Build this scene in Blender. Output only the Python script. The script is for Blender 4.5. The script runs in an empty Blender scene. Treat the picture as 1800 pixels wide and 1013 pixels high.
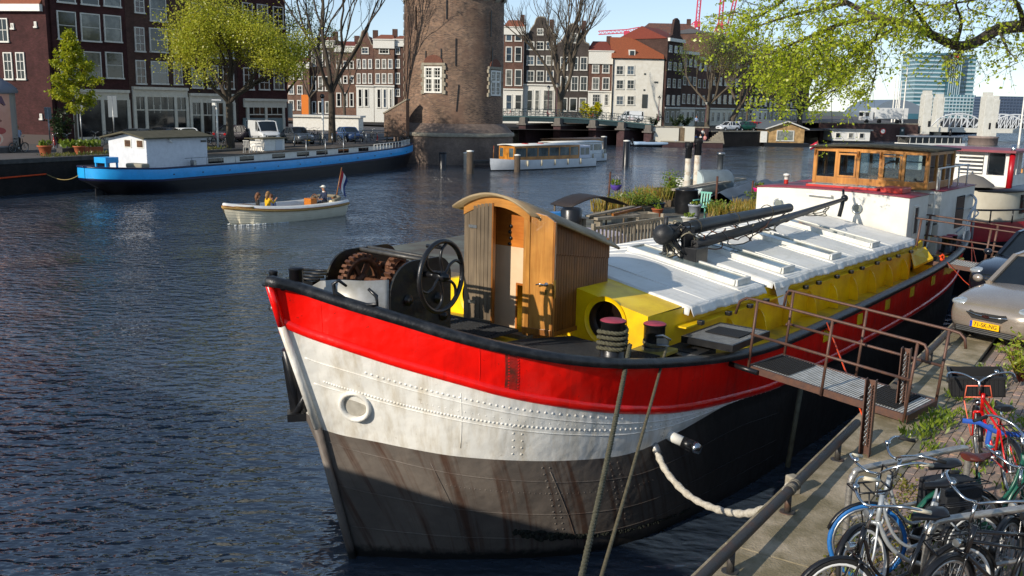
import bpy, bmesh, math, random
from mathutils import Vector, Matrix, Euler
random.seed(7)
scn = bpy.context.scene
col = scn.collection
# ---------------------------------------------------------------- camera
LENS_PX, HORIZON, ROLL, EYE = 1650.0, 324.5, 0.02, 6.1
PITCH = math.atan2(HORIZON, LENS_PX)
_c, _s = math.cos(PITCH), math.sin(PITCH)
FW, U0, R0 = Vector((0, _c, -_s)), Vector((0, _s, _c)), Vector((1, 0, 0))
IX = R0*math.cos(ROLL) + U0*math.sin(ROLL)
JY = U0*math.cos(ROLL) - R0*math.sin(ROLL)
cam = bpy.data.cameras.new('camera')
cam.sensor_width = 36.0; cam.lens = 36.0*LENS_PX/1800.0
cam.clip_start = 0.1; cam.clip_end = 6000
camo = bpy.data.objects.new('camera', cam); col.objects.link(camo)
M = Matrix((IX, JY, -FW)).transposed().to_4x4(); M.translation = Vector((0, 0, EYE))
camo.matrix_world = M
scn.camera = camo
# ---------------------------------------------------------------- sky, sun, exposure
SUN_AZ, SUN_EL = math.radians(228.0), math.radians(23.0)     # azimuth clockwise from +Y (view direction)
world = bpy.data.worlds.new('World'); scn.world = world; world.use_nodes = True
wn = world.node_tree.nodes; wn.clear()
sky = wn.new('ShaderNodeTexSky'); sky.sky_type = 'NISHITA'; sky.sun_disc = False
sky.sun_elevation = SUN_EL; sky.sun_rotation = SUN_AZ
sky.altitude = 2200; sky.air_density = 1.0; sky.dust_density = 0.1; sky.ozone_density = 3.5
bg = wn.new('ShaderNodeBackground'); bg.inputs[1].default_value = 0.15
wo = wn.new('ShaderNodeOutputWorld')
hazy = wn.new('ShaderNodeGamma'); hazy.inputs[1].default_value = 0.6        # spring haze: evens out the whole dome alike
world.node_tree.links.new(sky.outputs[0], hazy.inputs[0]); world.node_tree.links.new(hazy.outputs[0], bg.inputs[0]); world.node_tree.links.new(bg.outputs[0], wo.inputs[0])
sl = bpy.data.lights.new('sun', 'SUN'); sl.energy = 2.45; sl.angle = math.radians(0.5); sl.color = (1.0, 0.91, 0.78)
so = bpy.data.objects.new('sun', sl); col.objects.link(so)
sdir = Vector((math.sin(SUN_AZ)*math.cos(SUN_EL), math.cos(SUN_AZ)*math.cos(SUN_EL), math.sin(SUN_EL)))
so.rotation_euler = sdir.to_track_quat('Z', 'Y').to_euler(); so.location = (-40, -30, 40)
scn.view_settings.view_transform = 'Standard'; scn.view_settings.look = 'None'
scn.view_settings.exposure = 1.02; scn.view_settings.gamma = 1.0
scn.render.resolution_x, scn.render.resolution_y = 1024, 576
# ---------------------------------------------------------------- survey: sight lines of the camera met with real planes
def ray(px, py): return FW + IX*((px-900)/LENS_PX) + JY*((506.5-py)/LENS_PX)
def atz(px, py, z):
    r = ray(px, py); t = (z-EYE)/r.z; return Vector((r.x*t, r.y*t, z))
def aty(px, py, y):
    r = ray(px, py); t = y/r.y; return Vector((r.x*t, y, EYE+r.z*t))
def atplane(px, py, o, d):
    """sight line met with the vertical plane through o along d: (distance along d, z)"""
    r = ray(px, py); n = Vector((d[1], -d[0])); den = r.x*n.x + r.y*n.y
    t = (o[0]*n.x + o[1]*n.y)/den
    return ((r.x*t-o[0])*d[0] + (r.y*t-o[1])*d[1], EYE + r.z*t)
# ---------------------------------------------------------------- helpers
def lin(h):
    h = h.lstrip('#'); o = []
    for i in (0, 2, 4):
        c = int(h[i:i+2], 16)/255.0
        o.append(c/12.92 if c <= 0.04045 else ((c+0.055)/1.055)**2.4)
    return (o[0], o[1], o[2], 1.0)
def V(*a): return Vector(a)
def rnd(a, b): return random.uniform(a, b)
def catmull(pts, n):
    P = [Vector(p) for p in pts]; out = []
    for i in range(len(P)-1):
        p0 = P[i-1] if i > 0 else P[0]*2-P[1]; p1 = P[i]; p2 = P[i+1]
        p3 = P[i+2] if i+2 < len(P) else P[-1]*2-P[-2]
        for k in range(n):
            t = k/n
            out.append(0.5*((2*p1)+(p2-p0)*t+(2*p0-5*p1+4*p2-p3)*t*t+(3*p1-p0-3*p2+p3)*t*t*t))
    out.append(P[-1].copy()); return out
class MB:
    """collects simple solids into one mesh"""
    def __init__(s): s.v = []; s.f = []; s.m = []; s.sm = []; s.mi = 0
    def add(s, vs, fs, smooth=False):
        b = len(s.v); s.v.extend([tuple(p) for p in vs])
        for f in fs: s.f.append(tuple(b+i for i in f)); s.m.append(s.mi); s.sm.append(smooth)
        return s
    def mat(s, i): s.mi = i; return s
    def box(s, x0, x1, y0, y1, z0, z1, T=None):
        vs = [V(x, y, z) for z in (z0, z1) for y in (y0, y1) for x in (x0, x1)]
        if T: vs = [T@p for p in vs]
        return s.add(vs, [(0,2,3,1),(4,5,7,6),(0,1,5,4),(2,6,7,3),(0,4,6,2),(1,3,7,5)])
    def cbox(s, c, d, rz=0, T=None):
        c = Vector(c); R = Matrix.Translation(c) @ Matrix.Rotation(rz, 4, 'Z')
        if T: R = T @ R
        return s.box(-d[0]/2, d[0]/2, -d[1]/2, d[1]/2, -d[2]/2, d[2]/2, R)
    def bar(s, p0, p1, w, h, up=(0,0,1)):
        p0, p1 = Vector(p0), Vector(p1); d = (p1-p0).normalized(); up = Vector(up)
        x = d.cross(up)
        if x.length < 1e-4: x = d.cross(V(1,0,0))
        x.normalize(); y = x.cross(d)
        vs = [p+x*a*w/2+y*b*h/2 for p in (p0, p1) for a, b in ((-1,-1),(1,-1),(1,1),(-1,1))]
        return s.add(vs, [(0,3,2,1),(4,5,6,7),(0,1,5,4),(1,2,6,5),(2,3,7,6),(3,0,4,7)])
    def tube(s, pts, r, n=8, closed=False, caps=True, smooth=True):
        P = [Vector(p) for p in pts]; k = len(P); rs = r if isinstance(r, (list, tuple)) else [r]*k
        t0 = ((P[1]-P[0]) if not closed else (P[1]-P[-1])).normalized()
        x = t0.cross(V(0,0,1))
        if x.length < 1e-3: x = t0.cross(V(0,1,0))
        x.normalize(); vs = []
        for i in range(k):
            if closed: t = P[(i+1) % k]-P[i-1]
            else: t = P[min(i+1, k-1)]-P[max(i-1, 0)]
            t.normalize(); x = x-t*x.dot(t)
            if x.length < 1e-5: x = t.orthogonal()
            x.normalize(); y = t.cross(x)
            for j in range(n):
                a = 2*math.pi*j/n; vs.append(P[i]+x*math.cos(a)*rs[i]+y*math.sin(a)*rs[i])
        fs = []
        for i in range(k if closed else k-1):
            i2 = (i+1) % k
            for j in range(n): fs.append((i*n+j, i*n+(j+1)%n, i2*n+(j+1)%n, i2*n+j))
        s.add(vs, fs, smooth)
        if caps and not closed:
            b = len(s.v)-len(vs)
            for f in (tuple(b+j for j in range(n))[::-1], tuple(b+(k-1)*n+j for j in range(n))):
                s.f.append(f); s.m.append(s.mi); s.sm.append(False)
        return s
    def cyl(s, p0, p1, r, r2=None, n=12): return s.tube([p0, p1], [r, r if r2 is None else r2], n)
    def lathe(s, prof, n=20, T=None, a0=0, a1=2*math.pi, smooth=True):
        vs = []; full = abs(a1-a0-2*math.pi) < 1e-6; m = n if full else n+1
        for r, z in prof:
            for j in range(m):
                a = a0+(a1-a0)*j/n; p = V(r*math.cos(a), r*math.sin(a), z); vs.append(T@p if T else p)
        fs = []
        for i in range(len(prof)-1):
            for j in range(n): j2 = (j+1) % m; fs.append((i*m+j, i*m+j2, (i+1)*m+j2, (i+1)*m+j))
        return s.add(vs, fs, smooth)
    def prism(s, poly, vec):
        P = [Vector(p) for p in poly]; vec = Vector(vec); n = len(P)
        return s.add(P+[p+vec for p in P], [tuple(range(n))[::-1], tuple(range(n, 2*n))]+[(i, (i+1)%n, n+(i+1)%n, n+i) for i in range(n)])
    def grid(s, rows, smooth=True, closed=False):
        k = len(rows[0]); vs = [p for r in rows for p in r]; fs = []
        for i in range(len(rows)-1):
            for j in range(k if closed else k-1): j2 = (j+1) % k; fs.append((i*k+j, i*k+j2, (i+1)*k+j2, (i+1)*k+j))
        return s.add(vs, fs, smooth)
    def ball(s, c, r, n=10, sc=(1,1,1)):
        c = Vector(c); prof = [(r*math.sin(math.pi*i/n), -r*math.cos(math.pi*i/n)) for i in range(n+1)]
        return s.lathe(prof, n+4, Matrix.Translation(c) @ Matrix.Diagonal((sc[0], sc[1], sc[2], 1)))
    def mesh(s, name, mats):
        me = bpy.data.meshes.new(name); me.from_pydata(s.v, [], s.f); me.validate()
        for m in (mats if isinstance(mats, (list, tuple)) else [mats]): me.materials.append(m)
        if len(me.polygons) == len(s.m):
            me.polygons.foreach_set('material_index', s.m); me.polygons.foreach_set('use_smooth', s.sm)
        me.update(); return me
    def build(s, name, mats, parent=None, bevel=0, kind=None, label=None, fix=False):
        me = s.mesh(name, mats)
        if fix:
            bm = bmesh.new(); bm.from_mesh(me); bmesh.ops.remove_doubles(bm, verts=bm.verts, dist=1e-4)
            bmesh.ops.recalc_face_normals(bm, faces=bm.faces); bm.to_mesh(me); bm.free()
        o = bpy.data.objects.new(name, me); col.objects.link(o); o.parent = parent
        if bevel:
            b = o.modifiers.new('bevel', 'BEVEL'); b.width = bevel; b.segments = 2; b.limit_method = 'ANGLE'; b.angle_limit = 0.7
        if kind: o['kind'] = kind
        if label: o['label'] = label
        return o
def tag(o, label, cat, group=None):
    o['label'] = label; o['category'] = cat
    if group: o['group'] = group
    return o
def thing(name, label, cat, loc=(0,0,0), rz=0, group=None, rx=0, ry=0):
    o = bpy.data.objects.new(name, None); col.objects.link(o); o.empty_display_size = 0.2
    o.location = loc; o.rotation_euler = (rx, ry, rz); return tag(o, label, cat, group)
def structure(o): o['kind'] = 'structure'; return o
def copy_tree(o, loc, rz=None, label=None, parent=None, scale=None, lean=None):
    c = o.copy(); col.objects.link(c); c.parent = parent
    if loc is not None:
        c.location = loc
        if rz is not None: c.rotation_euler = (o.rotation_euler[0] if lean is None else lean, o.rotation_euler[1], rz)
        if scale: c.scale = scale
    if label: c['label'] = label
    for ch in o.children: copy_tree(ch, None, parent=c)
    return c
# ---------------------------------------------------------------- materials
MT = {}
def base(name):
    m = bpy.data.materials.new(name); m.use_nodes = True; nt = m.node_tree
    return m, nt, nt.nodes['Principled BSDF'], nt.links
def noise(nt, vec, scale, detail=4, rough=0.55):
    n = nt.nodes.new('ShaderNodeTexNoise'); n.inputs['Scale'].default_value = scale
    n.inputs['Detail'].default_value = detail; n.inputs['Roughness'].default_value = rough
    if vec: nt.links.new(vec, n.inputs['Vector'])
    return n
def ramp(nt, fac, stops):
    r = nt.nodes.new('ShaderNodeValToRGB'); e = r.color_ramp.elements
    while len(e) < len(stops): e.new(0.5)
    for i, (p, c) in enumerate(stops): e[i].position = p; e[i].color = c if len(c) == 4 else (*c, 1)
    nt.links.new(fac, r.inputs[0]); return r
def mixc(nt, fac, a, b, mode='MIX'):
    m = nt.nodes.new('ShaderNodeMix'); m.data_type = 'RGBA'; m.blend_type = mode
    for sock, v in ((m.inputs[0], fac), (m.inputs[6], a), (m.inputs[7], b)):
        if hasattr(v, 'links'): nt.links.new(v, sock)
        else: sock.default_value = v
    return m.outputs[2]
def mapping(nt, scale=(1,1,1), coord='Object', rot=(0,0,0)):
    t = nt.nodes.new('ShaderNodeTexCoord'); m = nt.nodes.new('ShaderNodeMapping')
    m.inputs['Scale'].default_value = scale; m.inputs['Rotation'].default_value = rot
    nt.links.new(t.outputs[coord], m.inputs['Vector']); return m.outputs[0]
def bump(nt, p, h, strength, dist=0.02):
    b = nt.nodes.new('ShaderNodeBump'); b.inputs['Strength'].default_value = strength; b.inputs['Distance'].default_value = dist
    nt.links.new(h, b.inputs['Height']); nt.links.new(b.outputs[0], p.inputs['Normal']); return b
def mat(name, c, rough=0.5, metal=0.0, c2=None, vs=4.0, bmp=0.0, bs=30.0, spec=0.5, stretch=(1,1,1), bd=0.02, contrast=(0.35, 0.7), coat=0):
    """plain paint / metal / stone with a second tone spread by noise and fine relief"""
    if name in MT: return MT[name]
    m, nt, p, L = base(name); c = lin(c) if isinstance(c, str) else c
    p.inputs['Base Color'].default_value = c; p.inputs['Roughness'].default_value = rough; p.inputs['Metallic'].default_value = metal
    p.inputs['Specular IOR Level'].default_value = spec; p.inputs['Coat Weight'].default_value = coat
    v = mapping(nt, stretch)
    if c2:
        n = noise(nt, v, vs, 6, 0.6); r = ramp(nt, n.outputs[0], [(contrast[0], (0,0,0)), (contrast[1], (1,1,1))])
        L.new(mixc(nt, r.outputs[0], c, lin(c2) if isinstance(c2, str) else c2), p.inputs['Base Color'])
        mr = nt.nodes.new('ShaderNodeMapRange'); mr.inputs[3].default_value = max(0.02, rough-0.08); mr.inputs[4].default_value = min(1, rough+0.12)
        L.new(n.outputs[0], mr.inputs[0]); L.new(mr.outputs[0], p.inputs['Roughness'])
    if bmp:
        n2 = noise(nt, v, bs, 4); bump(nt, p, n2.outputs[0], bmp, bd)
    MT[name] = m; return m
def wood(name, a, b, rough=0.45, axis=2, freq=1.0, boards=0, baxis=1, coat=0.0):
    if name in MT: return MT[name]
    m, nt, p, L = base(name); sc = [22*freq]*3; sc[axis] = 1.6*freq
    n = noise(nt, mapping(nt, sc), 1.0, 5, 0.6); n2 = noise(nt, mapping(nt, (1.5, 1.5, 1.5)), 1.0, 3)
    r = ramp(nt, n.outputs[0], [(0.3, lin(a)), (0.7, lin(b))])
    d = ramp(nt, n2.outputs[0], [(0.35, (0.62, 0.6, 0.58)), (0.65, (1.1, 1.1, 1.1))])
    cc = mixc(nt, 1.0, r.outputs[0], d.outputs[0], 'MULTIPLY')
    L.new(cc, p.inputs['Base Color']); p.inputs['Roughness'].default_value = rough; p.inputs['Coat Weight'].default_value = coat
    bump(nt, p, n.outputs[0], 0.25, 0.01); MT[name] = m; return m
def brick(name, c1, c2, mortar, bw=0.22, bh=0.065, rough=0.85, cyl=0.0, patch=None, stain=0.35, msize=0.012):
    """brick courses on walls that run along local x or y (cyl > 0: round wall of that radius)"""
    if name in MT: return MT[name]
    m, nt, p, L = base(name); t = nt.nodes.new('ShaderNodeTexCoord'); sp = nt.nodes.new('ShaderNodeSeparateXYZ'); L.new(t.outputs['Object'], sp.inputs[0])
    a = nt.nodes.new('ShaderNodeMath')
    if cyl:
        a.operation = 'ARCTAN2'; L.new(sp.outputs[1], a.inputs[0]); L.new(sp.outputs[0], a.inputs[1])
        k = nt.nodes.new('ShaderNodeMath'); k.operation = 'MULTIPLY'; k.inputs[1].default_value = cyl; L.new(a.outputs[0], k.inputs[0]); ax = k.outputs[0]
    else:
        a.operation = 'ADD'; L.new(sp.outputs[0], a.inputs[0]); L.new(sp.outputs[1], a.inputs[1]); ax = a.outputs[0]
    cb = nt.nodes.new('ShaderNodeCombineXYZ'); L.new(ax, cb.inputs[0]); L.new(sp.outputs[2], cb.inputs[1])
    bt = nt.nodes.new('ShaderNodeTexBrick'); L.new(cb.outputs[0], bt.inputs['Vector'])
    for k, v in (('Color1', lin(c1)), ('Color2', lin(c2)), ('Mortar', lin(mortar))): bt.inputs[k].default_value = v
    for k, v in (('Scale', 1.0), ('Mortar Size', msize), ('Brick Width', bw), ('Row Height', bh), ('Mortar Smooth', 0.2)): bt.inputs[k].default_value = v
    n = noise(nt, t.outputs['Object'], 0.55, 6, 0.65); n3 = noise(nt, t.outputs['Object'], 3.5, 5, 0.7)
    r = ramp(nt, n.outputs[0], [(0.32, (1-stain, 1-stain, 1-stain)), (0.62, (1.12, 1.1, 1.08))])
    cc = mixc(nt, 1.0, bt.outputs[0], r.outputs[0], 'MULTIPLY')
    r3 = ramp(nt, n3.outputs[0], [(0.3, (0.75, 0.75, 0.75)), (0.7, (1.15, 1.15, 1.15))]); cc = mixc(nt, 1.0, cc, r3.outputs[0], 'MULTIPLY')
    if patch:
        n2 = noise(nt, t.outputs['Object'], 0.3, 5, 0.7); r2 = ramp(nt, n2.outputs[0], [(0.5, (0, 0, 0)), (0.62, (0.75, 0.75, 0.75))])
        cc = mixc(nt, r2.outputs[0], cc, lin(patch))
    L.new(cc, p.inputs['Base Color']); p.inputs['Roughness'].default_value = rough; p.inputs['Specular IOR Level'].default_value = 0.25
    b = bump(nt, p, bt.outputs['Fac'], 0.6, 0.01); b.invert = True
    MT[name] = m; return m
def glasspane(name, tint='#dfe8ea', rough=0.02):
    if name in MT: return MT[name]
    m, nt, p, L = base(name); nt.nodes.remove(p)
    tr = nt.nodes.new('ShaderNodeBsdfTransparent'); tr.inputs[0].default_value = lin(tint)
    gl = nt.nodes.new('ShaderNodeBsdfGlossy'); gl.inputs['Roughness'].default_value = rough
    fr = nt.nodes.new('ShaderNodeFresnel'); fr.inputs[0].default_value = 1.55
    ma = nt.nodes.new('ShaderNodeMath'); ma.operation = 'MULTIPLY_ADD'; ma.inputs[1].default_value = 1.6; ma.inputs[2].default_value = 0.03; ma.use_clamp = True
    L.new(fr.outputs[0], ma.inputs[0]); mx = nt.nodes.new('ShaderNodeMixShader'); L.new(ma.outputs[0], mx.inputs[0])
    L.new(tr.outputs[0], mx.inputs[1]); L.new(gl.outputs[0], mx.inputs[2]); L.new(mx.outputs[0], nt.nodes['Material Output'].inputs[0]); MT[name] = m; return m
def leafmat(name, a, b, trans=0.45):
    if name in MT: return MT[name]
    m, nt, p, L = base(name); ge = nt.nodes.new('ShaderNodeNewGeometry')
    cc = mixc(nt, ge.outputs['Random Per Island'], lin(a), lin(b))
    d = nt.nodes.new('ShaderNodeBsdfDiffuse'); tl = nt.nodes.new('ShaderNodeBsdfTranslucent'); L.new(cc, d.inputs[0]); L.new(cc, tl.inputs[0])
    g = nt.nodes.new('ShaderNodeBsdfGlossy'); g.inputs['Roughness'].default_value = 0.4
    mx = nt.nodes.new('ShaderNodeMixShader'); mx.inputs[0].default_value = trans; L.new(d.outputs[0], mx.inputs[1]); L.new(tl.outputs[0], mx.inputs[2])
    m2 = nt.nodes.new('ShaderNodeMixShader'); m2.inputs[0].default_value = 0.04; L.new(mx.outputs[0], m2.inputs[1]); L.new(g.outputs[0], m2.inputs[2])
    L.new(m2.outputs[0], nt.nodes['Material Output'].inputs[0]); nt.nodes.remove(p); MT[name] = m; return m
m_black = mat('black paint', '#131417', 0.32, c2='#1d1d1f', vs=6, bmp=0.12, bs=25)
m_white = mat('white paint', '#e8e6df', 0.4, c2='#d6d2c7', vs=3, bmp=0.05, bs=15)
m_yellow = mat('yellow paint', '#fbd400', 0.42, c2='#d2a30c', vs=1.7, bmp=0.1, bs=8, bd=0.01)
m_steel = mat('galvanised steel', '#9a9c9c', 0.38, 0.85, c2='#76787a', vs=6, bmp=0.05)
m_chrome = mat('chrome', '#c9cccd', 0.18, 1.0, c2='#9fa3a4', vs=14)
m_rust = mat('rusty brown steel', '#4a342b', 0.7, 0.3, c2='#6b3f2a', vs=9, bmp=0.25, bs=60)
m_rubber = mat('black rubber', '#141414', 0.75, c2='#222120', vs=20)
m_dglass = mat('dark window glass', '#0b0f12', 0.04, 0, c2='#1c2226', vs=0.8, spec=0.8, bmp=0.03, bs=1.5)
m_frame = mat('white window frame', '#dcdad2', 0.45, c2='#c6c2b6', vs=6)
m_clear = glasspane('clear glass')
def text_mesh(body, size, m_, parent, loc, rot, name='lettering', sx=1.0):
    cu = bpy.data.curves.new(name,'FONT'); cu.body = body; cu.size = size; cu.align_x = 'CENTER'; cu.align_y = 'CENTER'; cu.extrude = .002
    to = bpy.data.objects.new(name, cu); col.objects.link(to); dg = bpy.context.evaluated_depsgraph_get(); dg.update(); me = bpy.data.meshes.new_from_object(to.evaluated_get(dg)); bpy.data.objects.remove(to)
    me.materials.clear(); me.materials.append(m_); o = bpy.data.objects.new(name, me); col.objects.link(o); o.parent = parent; o.location = loc; o.rotation_euler = rot; o.scale = (sx,1,1); return o
# ================================================================ SETTING
Q = 2.05                                            # level of the quays above the water
def water_material():
    m, nt, p, L = base('canal water'); v = mapping(nt, (1, 1, 1), 'Object')
    v2 = mapping(nt, (1.0, 1.7, 1.0), 'Object', (0, 0, 0.5))
    w1 = noise(nt, v2, 2.1, 1.4, 0.45); w2 = noise(nt, v2, 6.5, 1.0, 0.4); w3 = noise(nt, v, 0.22, 2)
    a = nt.nodes.new('ShaderNodeMath'); a.operation = 'MULTIPLY_ADD'; a.inputs[1].default_value = 0.22
    L.new(w2.outputs[0], a.inputs[0]); L.new(w1.outputs[0], a.inputs[2])
    g = nt.nodes.new('ShaderNodeMapRange'); g.inputs[1].default_value = 0.35; g.inputs[2].default_value = 0.65; g.inputs[3].default_value = 0.4; g.inputs[4].default_value = 1.35
    L.new(w3.outputs[0], g.inputs[0])
    k = nt.nodes.new('ShaderNodeMath'); k.operation = 'MULTIPLY'; L.new(a.outputs[0], k.inputs[0]); L.new(g.outputs[0], k.inputs[1])
    b = bump(nt, p, k.outputs[0], 1.0, 0.11)
    p.inputs['Base Color'].default_value = (0.034, 0.048, 0.068, 1); p.inputs['Roughness'].default_value = 0.05; p.inputs['IOR'].default_value = 1.95
    return m
w = MB(); w.add([(-2500, -60, 0), (2500, -60, 0), (2500, 4000, 0), (-2500, 4000, 0)], [(0, 1, 2, 3)])
structure(w.build('water', water_material()))
bed = MB(); bed.add([(-2500, -70, -2.5), (2500, -70, -2.5), (2500, 4000, -2.5), (-2500, 4000, -2.5)], [(0, 1, 2, 3)])
structure(bed.build('canal_bed', mat('canal mud', '#1d1a14', 0.9)))
# left bank
LE = Vector((0.46, 0.888)); L0 = Vector((-31.0, 56.5))
def lq(t, w, z=Q):                                  # t along the left quay edge, w inland
    return Vector((L0.x+LE.x*t-LE.y*w, L0.y+LE.y*t+LE.x*w, z))
m_street = brick('street clinkers', '#4a423e', '#57493f', '#2d2a27', 0.21, 0.11, 0.9)
m_asph = mat('grey paving', '#5a5552', 0.9, c2='#474341', vs=1.5, bmp=0.1, bs=60)
g = MB(); poly = [lq(-90, 0), lq(45.5, 0), lq(45.5, 5), V(-3, 140, Q), V(8, 170, Q), V(8, 420, Q), V(-400, 420, Q), V(-400, -60, Q)]
g.add(poly, [tuple(range(len(poly)))]); structure(g.build('left_bank_ground', m_asph))
m_quay = brick('dark quay bricks', '#2a2624', '#352e2b', '#1f1d1b', 0.22, 0.07, 0.85, stain=0.5)
m_cope = mat('quay coping stone', '#4c4a47', 0.85, c2='#343230', vs=2.5, bmp=0.3, bs=12)
rzL = math.atan2(LE.y, LE.x)
t = thing('quay_wall', 'dark brick quay wall behind the blue barge', 'wall', lq(-90, 0, 0), rzL)
MB().box(0, 135.5, 0, 0.6, -2.4, Q-0.15).build('wall_face', m_quay, t)
for i in range(92):
    if i < 76: continue
    MB().box(i*1.5+0.01, i*1.5+1.49, -0.06, 0.5, Q-0.15, Q+0.12).build('coping_stone', m_cope, t, bevel=0.02)
MB().box(0, 114, -0.06, 0.5, Q-0.15, Q+0.12).build('coping', m_cope, t)
# right bank (near the camera)
RE = Vector((0.562, 0.827)).normalized(); R0q = Vector((1.71, 7.65))
def rq(s, w, z=Q):                                  # s along the near quay edge, w inland (right)
    return Vector((R0q.x+RE.x*s+RE.y*w, R0q.y+RE.y*s-RE.x*w, z))
rzR = math.atan2(RE.y, RE.x)
t = thing('quay_wall', 'shaded brick quay wall beside the red and black barge', 'wall', rq(0, 0, 0), rzR)
MB().box(-30, 110, -0.5, -0.03, -2.4, Q-0.02).build('wall_face', m_quay, t)
g = MB(); poly = [rq(-30, 0.3, Q-0.06), rq(110, 0.3, Q-0.06), V(500, 100, Q-0.06), V(500, -60, Q-0.06)]
g.add(poly, [(0, 3, 2, 1)]); structure(g.build('right_bank_ground', m_street))
# the bridge the photograph was taken from: outside the picture, its parapet shades the lower hull of the barge
t = thing('road_bridge', 'brick bridge with stone parapet under the viewpoint', 'bridge', rq(-7.2, 0, 0), rzR+math.pi/2)
MB().box(-5, 60, 0.02, 9, 3.2, 3.9).build('deck', mat('bridge stone', '#8a8378', 0.85, c2='#6d675e', vs=2), t)
MB().prism([V(-6,-.3,3.6),V(60,-.3,3.6),V(60,-.3,4.9),V(7,-.3,4.85),V(4,-.3,4.6),V(1,-.3,4.2),V(-6,-.3,3.7)][::-1],V(0,.3,0)).build('parapet', MT['bridge stone'], t)
# ================================================================ THE RED, WHITE AND BLACK BARGE
BTH = math.radians(39.5); BO = Vector((-2.06, 11.85, 0))
barge = thing('motor_barge', 'moored barge with red band and white bow, yellow deckhouse and wooden wheelhouse', 'barge', BO, math.pi/2-BTH)
def b(u, v, z): return V(u, -v, z)                  # u aft from the stem, v towards the quay, z above the water
railc = [(-1.23,0,3.98),(-.95,.2,3.88),(-.67,.58,3.74),(-.28,1.15,3.56),(.13,1.7,3.37),(.63,2.17,3.19),(1.3,2.53,3.0),(2.2,2.76,2.81),(3.5,2.9,2.6),(5.2,2.97,2.39),(7.2,3.0,2.32),(11.7,2.93,2.36),(16,2.8,2.42),(19.2,2.5,2.5),(22,1.9,2.65),(23.8,1.0,2.78),(24.3,0,2.83)]
strk = [(-1.07,0,3.4),(-.88,.2,3.28),(-.66,.58,3.16),(-.26,1.13,2.96),(.16,1.68,2.78),(.68,2.13,2.57),(1.42,2.47,2.34),(2.35,2.7,2.09),(3.6,2.86,1.84),(5.3,2.93,1.64),(7.2,2.96,1.52),(11.7,2.9,1.5),(16,2.75,1.55),(19.2,2.42,1.65),(22,1.75,1.8),(23.6,.9,1.95),(24.0,0,2.0)]
whit = [(-.56,0,1.97),(-.36,.22,1.88),(-.16,.6,1.84),(.02,1.05,1.81),(.31,1.55,1.76),(.82,2.05,1.69),(1.53,2.42,1.58),(2.52,2.68,1.45),(3.5,2.82,1.5),(5.3,2.92,1.63),(7.2,2.95,1.51),(11.7,2.9,1.49),(16,2.745,1.54),(19.2,2.41,1.64),(22,1.74,1.79),(23.58,.89,1.94),(23.98,0,1.99)]
watl = [(0,0,0),(.2,.26,0),(.46,.62,0),(.77,1.0,0),(1.15,1.41,0),(1.6,1.85,0),(2.15,2.28,0),(2.95,2.6,0),(4.0,2.78,0),(5.5,2.9,0),(7.2,2.92,0),(11.7,2.88,0),(16,2.7,0),(19,2.2,0),(21.5,1.2,0),(22.9,.45,0),(23.2,0,0)]
RC, SC, WC, LC = [catmull(c, 6) for c in (railc, strk, whit, watl)]
NS = len(RC)
def bowed(a, c, k, n, bulge):                       # k-th of n points between two lines of the hull, slightly bellied
    f = k/n; p = a.lerp(c, f); return V(p.x, p.y+bulge*4*f*(1-f)*min(1, p.y), p.z)
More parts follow.
